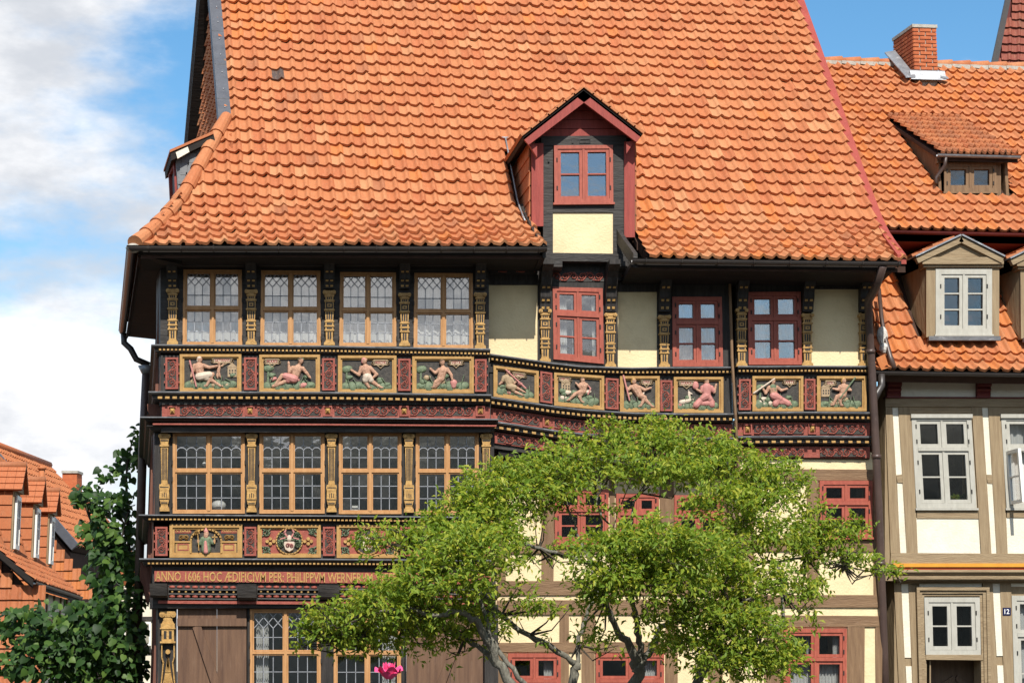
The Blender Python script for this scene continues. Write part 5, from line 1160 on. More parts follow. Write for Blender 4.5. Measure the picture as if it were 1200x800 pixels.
for k in range(24):
    p = uroof(k*46/24, NRU); q_ = uroof((k+1)*46/24, NRU)
    if p[0] < verge_x(p[1]) or (chx0-.2 < p[0]-SK*(p[1]-3.75) < chx1-.1): continue
    b = MB(); b.tube([p+A(0,.02,.03), q_+A(.03,.02,.05)], [.085,.10], 10); tinted(b.build('ridge_tile', 'roof_tile', nr2, True), TINTS[(0,3,2,1)[k%4]])
    b = MB(); b.pbox(Patch(p+A(0,-.09,.05), q_+A(0,-.09,.05), q_+A(0,-.09,-.06), p+A(0,-.09,-.02)), 0, .34, 0, .07, -.05, .0); b.build('mortar_bed', 'mortar', nr2)
b = MB(); pr_ = [uroof(0,NRU), uroof(46,NRU)]; q = [pr_[0]-A(0,0,.05), pr_[1]-A(0,0,.05), pr_[1]+A(SK*4,4,-4), pr_[0]+A(SK*4,4,-4)]; b.hexa(q+[p-A(0,0,.12) for p in q]); tinted(b.build('roof', 'roof_tile', nh), TINTS[0])
gutter(nh, [A(nx0-.25,EN-.02,ez-.03), A(XEND,EN-.02,ez-.03)], .055); gutter(nh, [A(at(1040,272,UE)[0]-.1,UE-.02,uz-.03), A(XEND,UE-.02,uz-.03)], .05, 'maroon_paint')
b = MB(); b.hexa([A(XE-.4,UE+.0,uz-.18), A(XEND,UE+.0,uz-.18), A(XEND,UE+.75,uz-.30), A(XE-.4,UE+.75,uz-.30), A(XE-.4,UE,uz-.06), A(XEND,UE,uz-.06), A(XEND,UE+.75,uz-.06), A(XE-.4,UE+.75,uz-.06)]); b.build('soffit', 'maroon_paint', nh)
b = MB(); b.hexa([A(XE-.05,EN+.03,ez-.09), A(XEND,EN+.03,ez-.09), A(XEND,YN+.1,ez-.12), A(XE-.05,YN+.1,ez-.12), A(XE-.05,EN+.03,ez-.04), A(XEND,EN+.03,ez-.04), A(XEND,YN+.1,ez-.04), A(XE-.05,YN+.1,ez-.04)]); b.build('soffit', 'maroon_paint', nh)
# elbow from the neighbour's gutter into the shared downpipe
b = MB(); b.tube([A(nx0-.12,EN-.08,ez-.07), A(nx0-.12,EN-.08,ez-.24), A(nx0-.20,EN-.10,ez-.36), at(1024,468,-.74)], .055, 10); b.build('downpipe', 'gutter_metal', nh, True)
b = MB(); b.ball(at(1034,394,-.42), .10, 9, 6, (.9,.7,1.6)); b.ball(at(1037,408,-.48), .09, 8, 5, (1,.7,1)); b.build('mortar_patch', 'white_mortar', nh, False)
b = MB(); b.tube([at(1030,338,.1), at(1033,372,-.25), at(1036,392,-.42), at(1043,418,-.56), at(1048,432,-.62)], [.03,.035,.04,.045,.05], 6); b.build('flashing', 'pipe_brown', nh, True)
b = MB(); P = quad((1026,420),(1036,415),(1041,431),(1032,434),-.60); b.pbox(P, 0, P.W, 0, P.H, -.05, .04); tinted(b.build('roof_tile', 'roof_tile', nh), TINTS[6])
NFX = at(1245,480,YN)[0]
b = MB(); xg0 = at(1050,700,YN0)[0]+.05; b.hexa([A(xg0,YN0+.2,0), A(xg0+.2,YN0+.2,0), A(xg0+.1,4.5,0), A(xg0-.1,4.5,0), A(xg0,YN0+.2,ez-.1), A(xg0+.2,YN0+.2,ez-.1), A(xg0+.1,4.5,ez-.1), A(xg0-.1,4.5,ez-.1)]); b.build('wall', 'tan_post', nh)
# first-floor wall
NQ = [((1067.5,487),(1137.5,487),(1144,595),(1073.5,595)), ((1172.5,487),(1243,487),(1249,595),(1179,595))]
XR_ = 1330
wall_px('wall', 'tan_post', nh, (1037,XR_), (440,680), [(1073,491,1137,591),(1179,491,1243,591)], YN, .25)
plain_window(nh, quad(*NQ[0], YN-.02), 'grey_paint', .635, 1, 0, fw=.075, cw=.05, name='window')
w2 = plain_window(nh, quad(*NQ[1], YN-.02), 'grey_paint', .635, 1, 0, fw=.075, cw=.05, skip=((0,0),), curt=[(.05,.95,.05,.92)])
for q in NQ: P = quad((q[0][0]-1,485.5),(q[1][0]+1,485.5),(q[1][0]+1,490),(q[0][0]-1,490),YN-.02); b = MB(); b.pbox(P, 0, P.W, 0, P.H, 0, .055); b.build('drip_board', 'grey_paint', nh)
# open casement
hx = at(1182,560,YN-.04); zt_, zb_ = at(1180,529,YN)[2], at(1182,591,YN)[2]; oc = A(.03,-.43,0)
P = Patch(A(hx[0],hx[1],zt_), A(hx[0],hx[1],zt_)+oc, A(hx[0]+.03,hx[1],zb_)+oc, A(hx[0]+.03,hx[1],zb_)); b = MB(); ring_frame(b, P, 0, P.W, 0, P.H, .05, -.025, .025); b.pbox(P, .05, P.W-.05, P.H*.5-.012, P.H*.5+.012, -.02, .02); b.build('casement', 'white_paint', w2); pane(w2, P, .05, P.W-.05, .05, P.H-.05, 'plain_glass', 0, 0)
for (x0, x1) in ((1040,1056),(1145.5,1161),(1250,1266)):
    P = rect(x0,447,x1,465.5,YN-.12); b = MB(); prof = [(-.12,0),(-.02,0),(-.02,.12),(.0,.2),(-.02,.35),(.03,.5),(.0,.62),(.05,.75),(.05,1),(-.12,1)]; b.prism([P(0,z*P.H,d) for d, z in prof], [P(P.W,z*P.H,d) for d, z in prof]); b.build('beam_end', 'maroon_paint', nh)
for (x0, x1) in ((1056,1145.5),(1161,1250)): P = rect(x0,446,x1,465,YN-.03); b = MB(); b.pbox(P, 0, P.W, 0, P.H, -.1, .0); b.build('infill_panel', 'pale_plaster', nh)
timber(nh, 'maroon_paint', 1037,465,XR_,467.5, YN-.03, .04, .1, 'moulding')
timber(nh, 'tan_timber', 1037,467.5,XR_,477, YN, .05, .1, 'rail')
def plaster(q, Y): P = quad(*q, Y); b = MB(); b.pbox(P, 0, P.W, 0, P.H, -.1, .016); b.build('infill_panel', 'pale_plaster', nh)
def post_q(q, Y, pr=.034): P = quad(*q, Y); b = MB(); b.pbox(P, 0, P.W, 0, P.H, -.1, pr); b.build('post', 'tan_post', nh)
for dx in (0, 105.2):
    plaster(((1045+dx,477),(1052+dx,477),(1057+dx,556.5),(1049.5+dx,556.5)), YN); plaster(((1051+dx,566),(1058.6+dx,566),(1062+dx,648.5),(1054.5+dx,648.5)), YN)
    plaster(((1073+dx,606.5),(1146+dx,606.5),(1148.5+dx,648.5),(1075+dx,648.5)), YN)
    if not dx: post_q(((1037+dx-(6 if dx else 0),477),(1045+dx,477),(1054.5+dx,648.5),(1043+dx-(2 if dx else 0),648.5)), YN)
    post_q(((1052+dx,477),(1067.5+dx,477),(1074.8+dx,648.5),(1062.2+dx,648.5)), YN)
    timber(nh, 'tan_timber', 0,0,0,0,0, .028,.1,'rail', quad((1050+dx,556.5),(1057.5+dx,556.5),(1058.5+dx,566),(1051+dx,566),YN))
    timber(nh, 'tan_timber', 0,0,0,0,0, .03,.1,'rail', quad((1074+dx,596.5),(1145+dx,596.5),(1146+dx,606.5),(1074+dx,606.5),YN))
    timber(nh, 'tan_timber', 0,0,0,0,0, .026,.1,'rail', quad((1067+dx,477),(1139+dx,477),(1139.5+dx,486),(1067.5+dx,486),YN))
post_q(((1138,477),(1150,477),(1161,648.5),(1149,648.5)), YN); post_q(((1243,477),(1255,477),(1266,648.5),(1254,648.5)), YN)
timber(nh, 'tan_timber', 1043,648.5,XR_,660, YN, .05, .1, 'rail')
b = MB(); b.sweep([at(1045,660,YN), at(XR_,660,YN)], [(-.05,0),(.085,0),(.085,-.055),(-.05,-.055)]); b.build('moulding', 'orange_trim', nh)
b = MB(); b.sweep([at(1046,664.6,YN), at(XR_,664.6,YN)], [(-.05,0),(.065,0),(.055,-.035),(-.05,-.035)]); b.build('moulding', 'red_trim', nh)
b = MB(); b.sweep([at(1046,667.5,YN), at(XR_,667.5,YN)], [(-.05,0),(.08,0),(.085,-.035),(.05,-.07),(.03,-.075),(.03,-.10),(.045,-.105),(.04,-.14),(-.05,-.14)]); b.build('moulding', 'tan_timber', nh)
# ground floor
wall_px('wall', 'tan_post', nh, (1048,XR_), (676,918), [(1085,703,1146,765),(1086,770,1151,915),(1188,701,1256,835)], YN0, .25)
timber(nh, 'tan_timber', 1050,678,XR_,683, YN0, .05, .1, 'rail')
for q in (((1055.5,683),(1064,683),(1067.5,770),(1059.5,770)), ((1061,780),(1069,780),(1073,880),(1066,880)), ((1077,682.5),(1150,682.5),(1150,687.5),(1077,687.5)), ((1162.5,682.5),(1171,682.5),(1176,768),(1167.5,768)), ((1168,779),(1177,779),(1181,880),(1173,880)), ((1184,682.5),(1262,682.5),(1262,687),(1184,687))): plaster(q, YN0)
for q in (((1047,683),(1055.5,683),(1066,912),(1058,912)), ((1064,683),(1073,688),(1079,912),(1073,912)), ((1151,683),(1162.5,683),(1173,912),(1158,912)), ((1171,683),(1184,683),(1192,912),(1181,912))): post_q(q, YN0, .03)
b = MB()
for (i0, i1, d) in ((0,3.5,.10),(3.5,7,.07),(7,10,.045)):    # moulded door surround
    P = rect(1072+i0,688+i0,1157-i0,688+i1,YN0); b.pbox(P, 0, P.W, 0, P.H, -.05, d)
    P = quad((1072+i0,688+i1),(1072+i1,688+i1),(1078+i1,912),(1078+i0,912),YN0); b.pbox(P, 0, P.W, 0, P.H, -.05, d); P = quad((1157-i1,688+i1),(1157-i0,688+i1),(1161-i0,912),(1161-i1,912),YN0); b.pbox(P, 0, P.W, 0, P.H, -.05, d)
b.build('door_surround', 'tan_timber', nh)
plain_window(nh, quad((1082,699.5),(1147.5,699.5),(1149.5,767),(1083.5,767),YN0-.02), 'grey_paint', 1.0, 1, 0, fw=.075, cw=.055, sill=False)
timber(nh, 'tan_timber', 1083,767.5,1151,773, YN0, .06, .1, 'rail')
P = rect(1086,770,1152,912,YN0+.40); b = MB(); b.pbox(P, 0, P.W, 0, P.H, -.06, 0); door = b.build('door', 'door_wood', nh)
for k in range(9):
    for s_ in (-1,1):
        b = MB(); z0 = P.H-.30-k*.13+.0; xm = P.W/2; p, q_ = P(xm+s_*.01,z0,.0), P(xm+s_*(P.W/2-.05),z0-.26,.0); t = nrm(q_-p); sd2 = nrm(np.cross(t,P.n))*.04; o_ = P.n*.03
        if z0-.26 < .05: continue
        b.hexa([p-sd2, p+sd2, q_+sd2, q_-sd2, p-sd2+o_, p+sd2+o_, q_+sd2+o_, q_-sd2+o_]); b.build('panel_strip', 'door_wood', door)
b = MB()
for (x0,x1) in ((1085,1086.5),(1151,1152.5)): P_ = rect(x0,770,x1,912,YN0+.2); b.pbox(P_, 0, P_.W, 0, P_.H, -.22, .18)
P_ = rect(1084,769,1153,771,YN0+.2); b.pbox(P_, 0, P_.W, 0, P_.H, -.22, .18); b.build('door_reveal', 'tan_post', nh)
plain_window(nh, quad((1185,697.5),(1256,697.5),(1260,838),(1189,838),YN0-.02), 'grey_paint', .67, 1, 0, fw=.075, cw=.05, curt=[(.05,.95,.05,.95)])
wall_px('plinth', 'mortar', nh, (1056,XR_), (884,918), [(1078,880,1161,920)], YN0-.05, .3)
P = rect(1175,711.5,1184.5,720.5,YN0-.034); b = MB(); b.pbox(P, 0, P.W, 0, P.H, -.01, .006); num = b.build('house_number', 'enamel_blue'); tag(num, 'small blue enamel number plate reading 12 on tan post beside the door', 'number plate')
text_on(num, P, '12', 'enamel_white', 'numerals', P.W*.2, P.W*.8, P.H*.18, P.H*.82, .006, .003)
# pedimented dormers on the lower slope
def ped_dormer(k):
    sh = A(k*dstep,0,0)
    def Q(a, b_, c, d, Y): P = quad(a,b_,c,d,Y); P.c = [p+sh for p in P.c]; return P
    def Rr(x0,y0,x1,y1,Y): return Q((x0,y0),(x1,y0),(x1,y1),(x0,y1),Y)
    YP = -.24; b = MB()
    for (x0,y0,x1,y1) in ((1085,311,1096.5,395),(1161.5,311,1170.5,395)): P = Rr(x0,y0,x1,y1,YP); b.pbox(P, 0, P.W, 0, P.H, -.2, .02)
    P = Rr(1081,307,1174,314,YP); b.pbox(P, 0, P.W, 0, P.H, -.2, .06); pdo = b.build('dormer', 'tan_post', nh)
    wn = plain_window(pdo, Rr(1096,315,1162,392,YP-.01), 'grey_paint', 1.0, 2, 0, fw=.09, cw=.05)
    P = Rr(1080,302,1175,310,YP-.05); b = MB(); b.pbox(P, 0, P.W, 0, P.H, -.15, .05); b.build('cornice', 'tan_timber', pdo)
    apx, l_, r_ = at(1125,278,YP-.06)+sh, at(1072,303,YP-.06)+sh, at(1175,303,YP-.06)+sh
    b = MB(); b.prism([l_,r_,apx], [p+A(0,.1,0) for p in (l_,r_,apx)]); b.build('pediment', 'tan_timber', pdo)
    for e_ in (l_, r_):
        d = apx-e_; n_ = nrm(A(-d[2],0,d[0])); n_ = n_ if n_[2] > 0 else -n_
        b = MB(); q = [e_-A(0,.06,0), apx-A(0,.06,0), apx-A(0,.06,0)-n_*.09, e_-A(0,.06,0)-n_*.09]; b.prism(q, [p+A(0,.1,0) for p in q]); b.build('raking_cornice', 'tan_timber', pdo)
        b = MB(); q = [e_+A(0,-.09,0), apx+A(0,-.09,0), apx+A(SK*1.3,1.2,0), e_+A(SK*1.1,1.0,0)]; b.hexa([p+n_*.012 for p in q]+[p+n_*.035 for p in q]); b.build('roof_sheet', 'zinc', pdo)
        tb = MB()
        for r in range(4):
            for c in range(5):
                o = e_+d*(r/4.3)+A(SK,1,0)*(c*.2+.03)+n_*.036; u1 = A(SK,1,0)*.19; v1 = d/4.3; tb.hexa([o,o+u1,o+u1+v1,o+v1,o+n_*.05,o+u1+n_*.05,o+u1+v1+n_*.025,o+v1+n_*.025])
        tinted(tb.build('tile_courses', 'roof_tile', pdo, False, 'stuff'), TINTS[0])
    for xp in (1085.5,1170):
        p0, p1 = at(xp,311,YP)+sh, at(xp,395,YP)+sh; q = [p0, p0+A(SK*1.0,1.0,0), p1+A(SK*.3,.3,.25), p1]; b = MB(); b.prism(q, [p+A(.05 if xp < 1100 else -.05,0,0) for p in q]); b.build('cheek', 'tan_post', pdo)
    P = Rr(1088,394,1172,399,YP-.03); b = MB(); b.pbox(P, 0, P.W, 0, P.H, -.05, .03); b.build('apron', 'lead_sheet', pdo)
for k in (0,1): ped_dormer(k)
# shed dormer on the upper slope
b = MB()
for (x0,y0,x1,y1) in ((1100,186,1106,230),(1167,186,1173,230)): P = rect(x0,y0,x1,y1,YS); b.pbox(P, 0, P.W, 0, P.H, -.1, 0)
P = rect(1098,184,1176,191,YS); b.pbox(P, 0, P.W, 0, P.H, -.1, .01); shd = b.build('dormer', 'brown_post', nh)
plain_window(shd, rect(1106,191,1167,225,YS-.01), 'brown_post', 1.0, 0, 0, fw=.06, cw=.05)
def shedpt(c, r): t = r/9; Y = lerp(YS-.14, 3.05, t); return A(lerp(sl0-.06, sr0+.04, c/13)+SK*(Y-YS), Y, lerp(shed_z0, shed_z1, t))
b = MB(); q = [shedpt(0,0), shedpt(13,0), shedpt(13,9), shedpt(0,9)]; b.hexa([p-A(0,0,.05) for p in q]+[p-A(0,0,.12) for p in q]); sro = b.build('roof_slab', 'roof_deck', shd)
NT.roof(sro, shedpt, range(0,13), range(0,9), tint=lambda c, r: random.Random(c*5+r*11).choice((0,2,5,7,7,1)), single=False, seed=31, material='roof_tile_old')
gutter(shd, [A(sl0-.12,YS-.16,shed_z0-.03), A(sr0+.08,YS-.16,shed_z0-.03)], .045, 'zinc')
for x, s_ in ((sl0,1),(sr0-.06,-1)):
    q = [A(x,YS,shed_z0-.06), A(x+SK*1.9,YS+1.9,shed_z0+(shed_z1-shed_z0)*.93), A(x,YS,at(1104,231,YS)[2])]; b = MB(); b.prism(q, [p+A(.05*s_,0,0) for p in q]); b.build('cheek', 'brown_post', shd)
b = MB(); b.tube([A(sl0+.03,YS-.20,shed_z0-.07), A(sl0+.02,YS-.16,shed_z0-.20), A(sl0-.10,YS-.06,shed_z0-.38), A(sl0-.12,YS-.1,shed_z0-.50)], .03, 8); b.build('downpipe', 'pipe_brown', shd, True)
# chimney
YC, ZC0, ZC1 = 3.75, at(1084,94,3.75)[2], at(1084,31,3.75)[2]; DC = .78
b = MB(); q = [A(chx0+.012,YC+.012,ZC0-.8), A(chx1-.012,YC+.012,ZC0-.8), A(chx1+SK*DC-.012,YC+DC-.012,ZC0-.8), A(chx0+SK*DC+.012,YC+DC-.012,ZC0-.8)]; hC = ZC1-ZC0+.8; b.hexa(q+[p+A(0,0,hC-.03) for p in q]); chim = b.build('chimney', 'mortar', nh)
b = MB(); q = [A(chx0-.02,YC-.02,ZC1-.03), A(chx1+.02,YC-.02,ZC1-.03), A(chx1+SK*DC+.02,YC+DC+.02,ZC1-.03), A(chx0+SK*DC-.02,YC+DC+.02,ZC1-.03)]; b.hexa(q+[p+A(0,0,.06) for p in q]); b.build('cap', 'mortar', chim)
ch = .072; nc_ = int((ZC1-ZC0-.03)/ch); rc = random.Random(3)
for k in range(nc_):
    z0 = ZC1-.03-(k+1)*ch; off = 0 if k%2 else -.115
    for (base, ax, Ln, out) in ((A(chx0,YC,0), A(1,0,0), chx1-chx0, A(0,-1,0)), (A(chx0,YC,0), nrm(A(SK,1,0)), DC, A(-1,0,0))):
        x = off
        while x < Ln-.01:
            xa, xb = max(0, x), min(Ln, x+.214); x += .233
            if xb-xa < .04: continue
            o = base+ax*xa+A(0,0,z0); u1 = ax*(xb-xa); v1 = A(0,0,ch-.018); n_ = out*(.008+rc.random()*.006)
            bb = MB(); bb.hexa([o-out*.03, o+u1-out*.03, o+u1+v1-out*.03, o+v1-out*.03, o+n_, o+u1+n_, o+u1+v1+n_, o+v1+n_]); bb.build('brick', 'brick', chim)
b = MB(); zb_ = ZC0
fl_ = [A(chx0-.10,YC-.10,zb_-.02), A(chx1+.12,YC-.10,zb_-.02), A(chx1+.12,YC-.035,zb_+.16), A(chx0-.10,YC-.035,zb_+.16)]; b.hexa(fl_+[p+A(0,.02,.02) for p in fl_])
fl_ = [A(chx0-.20,YC-.10,zb_-.0), A(chx0-.02,YC-.10,zb_+.02), A(chx0-.02+SK*.75,YC+.65,zb_+.74), A(chx0-.22+SK*.75,YC+.65,zb_+.70)]; b.hexa(fl_+[p+A(0,0,.025) for p in fl_])
fl_ = [A(chx1+.02,YC-.10,zb_+.02), A(chx1+.16,YC-.10,zb_-.0), A(chx1+.10+SK*.35,YC+.25,zb_+.30), A(chx1+.02+SK*.35,YC+.25,zb_+.34)]; b.hexa(fl_+[p+A(0,0,.025) for p in fl_]); b.build('flashing', 'zinc', chim)
NT.finish(300)

# ------------------------------------------------------------------ red gable beyond the neighbour's ridge, its shade put into the tile colour
fh = thing('gabled_house', 'red tile-hung gable, toned dark for shade, rising behind the ridge at the top right corner', 'house', (at(1215,72,13)[0], 14, 0))
b = MB(); q = [at(1160,90,13), at(1187,-25,13), at(1215,-160,13), at(1290,-160,13), at(1340,90,13)]; zl = [A(p[0],13,0) for p in (q[0], q[-1])]; q = [zl[0]]+q+[zl[1]]; b.prism(q, [p+A(3.0,6,0) for p in q]); fw_ = b.build('wall', 'maroon_paint', fh)
FT = Tiles(); fx0 = at(1150,90,13)[0]; fz0 = at(1150,90,13)[2]
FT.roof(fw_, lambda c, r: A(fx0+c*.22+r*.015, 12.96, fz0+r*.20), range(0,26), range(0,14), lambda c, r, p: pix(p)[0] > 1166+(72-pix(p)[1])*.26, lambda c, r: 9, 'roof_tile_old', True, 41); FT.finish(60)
b = MB(); P = quad((1183,-25),(1188.5,-25),(1165.5,90),(1158,90),12.9); b.pbox(P, 0, P.W, 0, P.H, -.02, .06); b.build('bargeboard', 'gutter_metal', fh)

# ------------------------------------------------------------------ houses down the street on the left
oA = at(40,681,14); fA = at(88,698,22); aA = nrm(A(fA[0]-oA[0], fA[1]-oA[1], 0)); nA = A(aA[1], -aA[0], 0)
lh = thing('mansard_house', 'orange tile-hung house with three small white-framed dormers, far left', 'house', (oA[0], oA[1], 0))
def LA(s, n_, z): return oA+aA*s+nA*n_+A(0,0,z)
LEN = 9.0; LT = Tiles()
b = MB(); q = [LA(0,-.25,-oA[2]), LA(0,-.25,-.1), LA(LEN,-.25,-.1), LA(LEN,-.25,-oA[2])]; b.hexa(q+[p-nA*4 for p in q]); lw = b.build('wall', 'pale_plaster', lh)
for k in range(7):
    b = MB(); p = LA(.1+k*1.35,-.25,-oA[2]); b.hexa([p, p+aA*.2, p+aA*.2+A(0,0,oA[2]-.1), p+A(0,0,oA[2]-.1)]+[x+nA*.03 for x in (p, p+aA*.2, p+aA*.2+A(0,0,oA[2]-.1), p+A(0,0,oA[2]-.1))]); b.build('post', 'brown_post', lh)
gq = [LA(-.02,-.2,-oA[2]), LA(-.02,-.2,-.1), LA(-.02,-1.1,.9), LA(-.02,-1.9,3.3), LA(-.02,-6,3.3), LA(-.02,-6,-oA[2])]; b = MB(); b.prism(gq, [p+aA*.2 for p in gq]); lg = b.build('gable_wall', 'roof_deck', lh)
gn = -aA
LT.roof(lg, lambda c, r: LA(-.05,-6+c*.24,-oA[2]+r*.26), range(0,26), range(0,28), lambda c, r, p: (p-oA)[2] < (-.15 if (p-oA)@nA > -.35 else .8+((-(p-oA)@nA)-1.1)*2.9 if (p-oA)@nA < -1.1 else -.2+(-(p-oA)@nA-.2)*1.05), lambda c, r: (0,2,5,7,2,5,1)[(c*3+r*4)%7], 'roof_tile_old', False, 51)
b = MB(); q = [LA(-.3,0,0), LA(LEN,0,0), LA(LEN,-1.05,.9), LA(-.3,-1.05,.9)]; b.hexa([p-A(0,0,.05) for p in q]+[p-A(0,0,.15) for p in q]); lr1 = b.build('roof', 'soffit_board', lh)
LT.roof(lr1, lambda c, r: LA(-.3+c*.21, -r*1.05/5, r*.9/5), range(0,44), range(0,5), None or (lambda c, r, p: True), lambda c, r: (0,2,5,7,5)[(c*3+r*7)%5], 'roof_tile_old', False, 52)
b = MB(); q = [LA(0,-1.05,.85), LA(LEN,-1.05,.85), LA(LEN,-1.8,3.3), LA(0,-1.8,3.3)]; b.hexa(q+[p-nA*.2 for p in q]); lr2 = b.build('roof', 'roof_deck', lh)
LT.roof(lr2, lambda c, r: LA(c*.24, -1.02-r*.75/9, .85+r*2.45/9), range(0,38), range(0,9), lambda c, r, p: True, lambda c, r: (5,0,2,7,2,5,1)[(c*3+r*4)%7], 'roof_tile_old', False, 53)
b = MB(); q = [LA(0,-1.8,3.28), LA(LEN,-1.8,3.28), LA(LEN,-4,4.2), LA(0,-4,4.2)]; b.hexa(q+[p-A(0,0,.2) for p in q]); tinted(b.build('roof', 'roof_tile_old', lh), TINTS[2])
gutter(lh, [LA(LEN,.0,-.02)+nA*-.02, LA(-.3,.0,-.02)+nA*-.02][::-1], .06, 'pipe_brown')
b = MB(); q = [LA(-.34,.02,-.12), LA(-.34,-1.08,.80), LA(-.34,-1.08,.95), LA(-.34,.02,.03)]; b.prism(q, [p+aA*.06 for p in q]); b.build('bargeboard', 'soffit_board', lh)
b = MB(); b.tube([LA(.1,.05,-.06), LA(.12,.02,-.3), LA(.18,-.14,-.55), LA(.18,-.16,-oA[2]+.1)], .06, 8); b.build('downpipe', 'pipe_brown', lh, True)
def find_s(px_, n_, z):
    return min(np.linspace(-2,9,400), key=lambda s: abs(pix(LA(s,n_,z))[0]-px_))
for k, (px_, py_) in enumerate(((19,632),(42.5,643.5),(65.5,655))):
    s0 = find_s(px_, -.80, 1.5)-.45; sw = .9; zb_, zt_ = .72, 2.15
    b = MB(); q = [LA(s0,-.80,zb_), LA(s0+sw,-.80,zb_), LA(s0+sw,-.80,zt_), LA(s0,-.80,zt_)]; b.hexa(q+[p-nA*1.0 for p in q]); ld = b.build('dormer', 'tan_post', lh)
    P = Patch(LA(s0+.12,-.795,zt_-.08), LA(s0+sw-.12,-.795,zt_-.08), LA(s0+sw-.12,-.795,zb_+.12), LA(s0+.12,-.795,zb_+.12)); 
    if P.n@nA < 0: P = Patch(P.c[1], P.c[0], P.c[3], P.c[2])
    b = MB(); ring_frame(b, P, 0, P.W, 0, P.H, .10, 0, .05); b.pbox(P, P.W/2-.03, P.W/2+.03, .1, P.H-.1, 0, .04); b.pbox(P, .1, P.W-.1, P.H*.6-.02, P.H*.6+.02, 0, .035); b.build('window_frame', 'white_paint', ld)
    b = MB(); b.pbox(P, .1, P.W-.1, .1, P.H-.1, .004, .012); b.build('pane', 'window_glass', ld); b = MB(); b.pbox(P, .08, P.W-.08, .08, P.H-.08, .001, .003); b.build('pane_backing', 'interior_dark', ld)  # dark sheet close behind the glass
    mid = s0+sw/2; tri = [LA(s0-.12,-.72,zt_), LA(s0+sw+.12,-.72,zt_), LA(mid,-.72,zt_+.62)]; b = MB(); b.prism(tri, [p-nA*.08 for p in tri]); b.build('gable', 'tan_timber', ld)
    for e_, sg in ((tri[0],-1),(tri[1],1)):
        d = tri[2]-e_; n_ = nrm(np.cross(d, nA)); n_ = n_ if n_[2] > 0 else -n_; tb = MB()
        for r in range(4):
            for c in range(6):
                o = e_+d*(r/4)-nA*(c*.2-.1); u1 = -nA*.195; v1 = d/4*1.1; tb.hexa([o,o+u1,o+u1+v1,o+v1,o+n_*.055,o+u1+n_*.055,o+u1+v1+n_*.03,o+v1+n_*.03])
        tinted(tb.build('tile_courses', 'roof_tile_old', ld, False, 'stuff'), TINTS[5])
    b = MB(); b.tube([tri[2]+nA*.1+A(0,0,.02), tri[2]-nA*1.2+A(0,0,.02)], .09, 8); tinted(b.build('ridge_tile', 'roof_tile_old', ld, True), TINTS[7])
    for sg, ss in ((-1,s0-.01),(1,s0+sw+.01)):
        tb = MB()
        for r in range(5):
            o = LA(ss,-.84,zb_+r*.28); u1 = -nA*.5; v1 = A(0,0,.3); nn = aA*sg*.03; tb.hexa([o,o+u1,o+u1+v1,o+v1,o+nn*1.6,o+u1+nn*1.6,o+u1+v1+nn*.5,o+v1+nn*.5])
        tinted(tb.build('cheek', 'roof_tile_old', ld), TINTS[2])
LT.finish(0)
# big roof behind it
YBH = 27.0; V0, V1, R1 = at(-15,519,YBH), at(90,640,YBH), at(56,546,YBH+7); rv_ = R1-V0
bh = thing('big_roof_house', 'tall house with plain orange roof slope and slate verge rising behind the white dormers', 'house', (V1[0], YBH+1, 0))
b = MB(); q = [V0, V1, V1+rv_, V0+rv_]; nn = nrm(np.cross(V1-V0, rv_)); nn = nn if nn[2] > 0 else -nn
b.hexa([p-nn*.05 for p in q]+[p-nn*.2 for p in q]); br_ = b.build('roof', 'roof_deck', bh); BT = Tiles()
BT.roof(br_, lambda c, r: V1+rv_*(c/27)+(V0-V1)*(r/12), range(0,27), range(0,12), lambda c, r, p: True, lambda c, r: (0,2,1,5,0,2)[(c*5+r*3)%6], single=False, seed=61)
b = MB(); lft = A(2*V0[0]-V1[0], YBH, V1[2]); q = [A(lft[0],YBH,0), A(V1[0]-.1,YBH,0), V1-nn*.25, V0-nn*.25, lft-A(0,0,.2)]; q = [A(p[0],YBH+.02,p[2]) for p in q]; b.prism(q, [p+rv_*.98*A(1,1,1) for p in q]); bw = b.build('gable_wall', 'roof_deck', bh)
BT.roof(bw, lambda c, r: A(V0[0]-2.5+c*.24, YBH-.02, V1[2]-1.5+r*.27), range(0,26), range(0,26), lambda c, r, p: p[2] < V0[2]-abs(p[0]-V0[0])*(V0[2]-V1[2])/(V1[0]-V0[0])-.62, lambda c, r: (6,0,6,2)[(c*3+r)%4], single=False, seed=62); BT.finish(0)
b = MB(); q = [V0+nn*.08, V1+nn*.08, V1-nn*.16, V0-nn*.16]; q = [p-A(0,.22,0) for p in q]; b.prism(q, [p+A(0,.46,0) for p in q]); b.build('verge_strip', 'slate', bh)
b = MB(); b.tube([V0+nn*.05, V0+rv_+nn*.05], .12, 8); tinted(b.build('ridge_tiles', 'roof_tile_old', bh, True, 'stuff'), TINTS[5])
pv = V1+(V0-V1)*.55+rv_*.22; b = MB(); b.tube([pv, pv+A(0,0,.75)], .09, 8); b.tube([pv+A(0,0,.72), pv+A(0,0,.80)], .13, 8); tinted(b.build('vent_pipe', 'roof_tile', bh, True), TINTS[0])
fg = thing('far_house', 'far orange-roofed house with brick chimney behind the big-leaved tree', 'house', (at(110,700,38)[0], 40, 0))
b = MB(); q = [at(52,544,36), at(120,600,39), at(190,690,39), at(60,650,36)]; b.hexa(q+[p+A(0,.8,-.6) for p in q]); tinted(b.build('roof', 'roof_tile_old', fg), TINTS[2])
b = MB(); q = [at(100,686,38), at(185,686,38), at(185,840,38), at(100,840,38)]; q[2][2] = q[3][2] = 0; b.hexa(q+[p+A(0,3,0) for p in q]); b.build('wall', 'pale_plaster', fg)
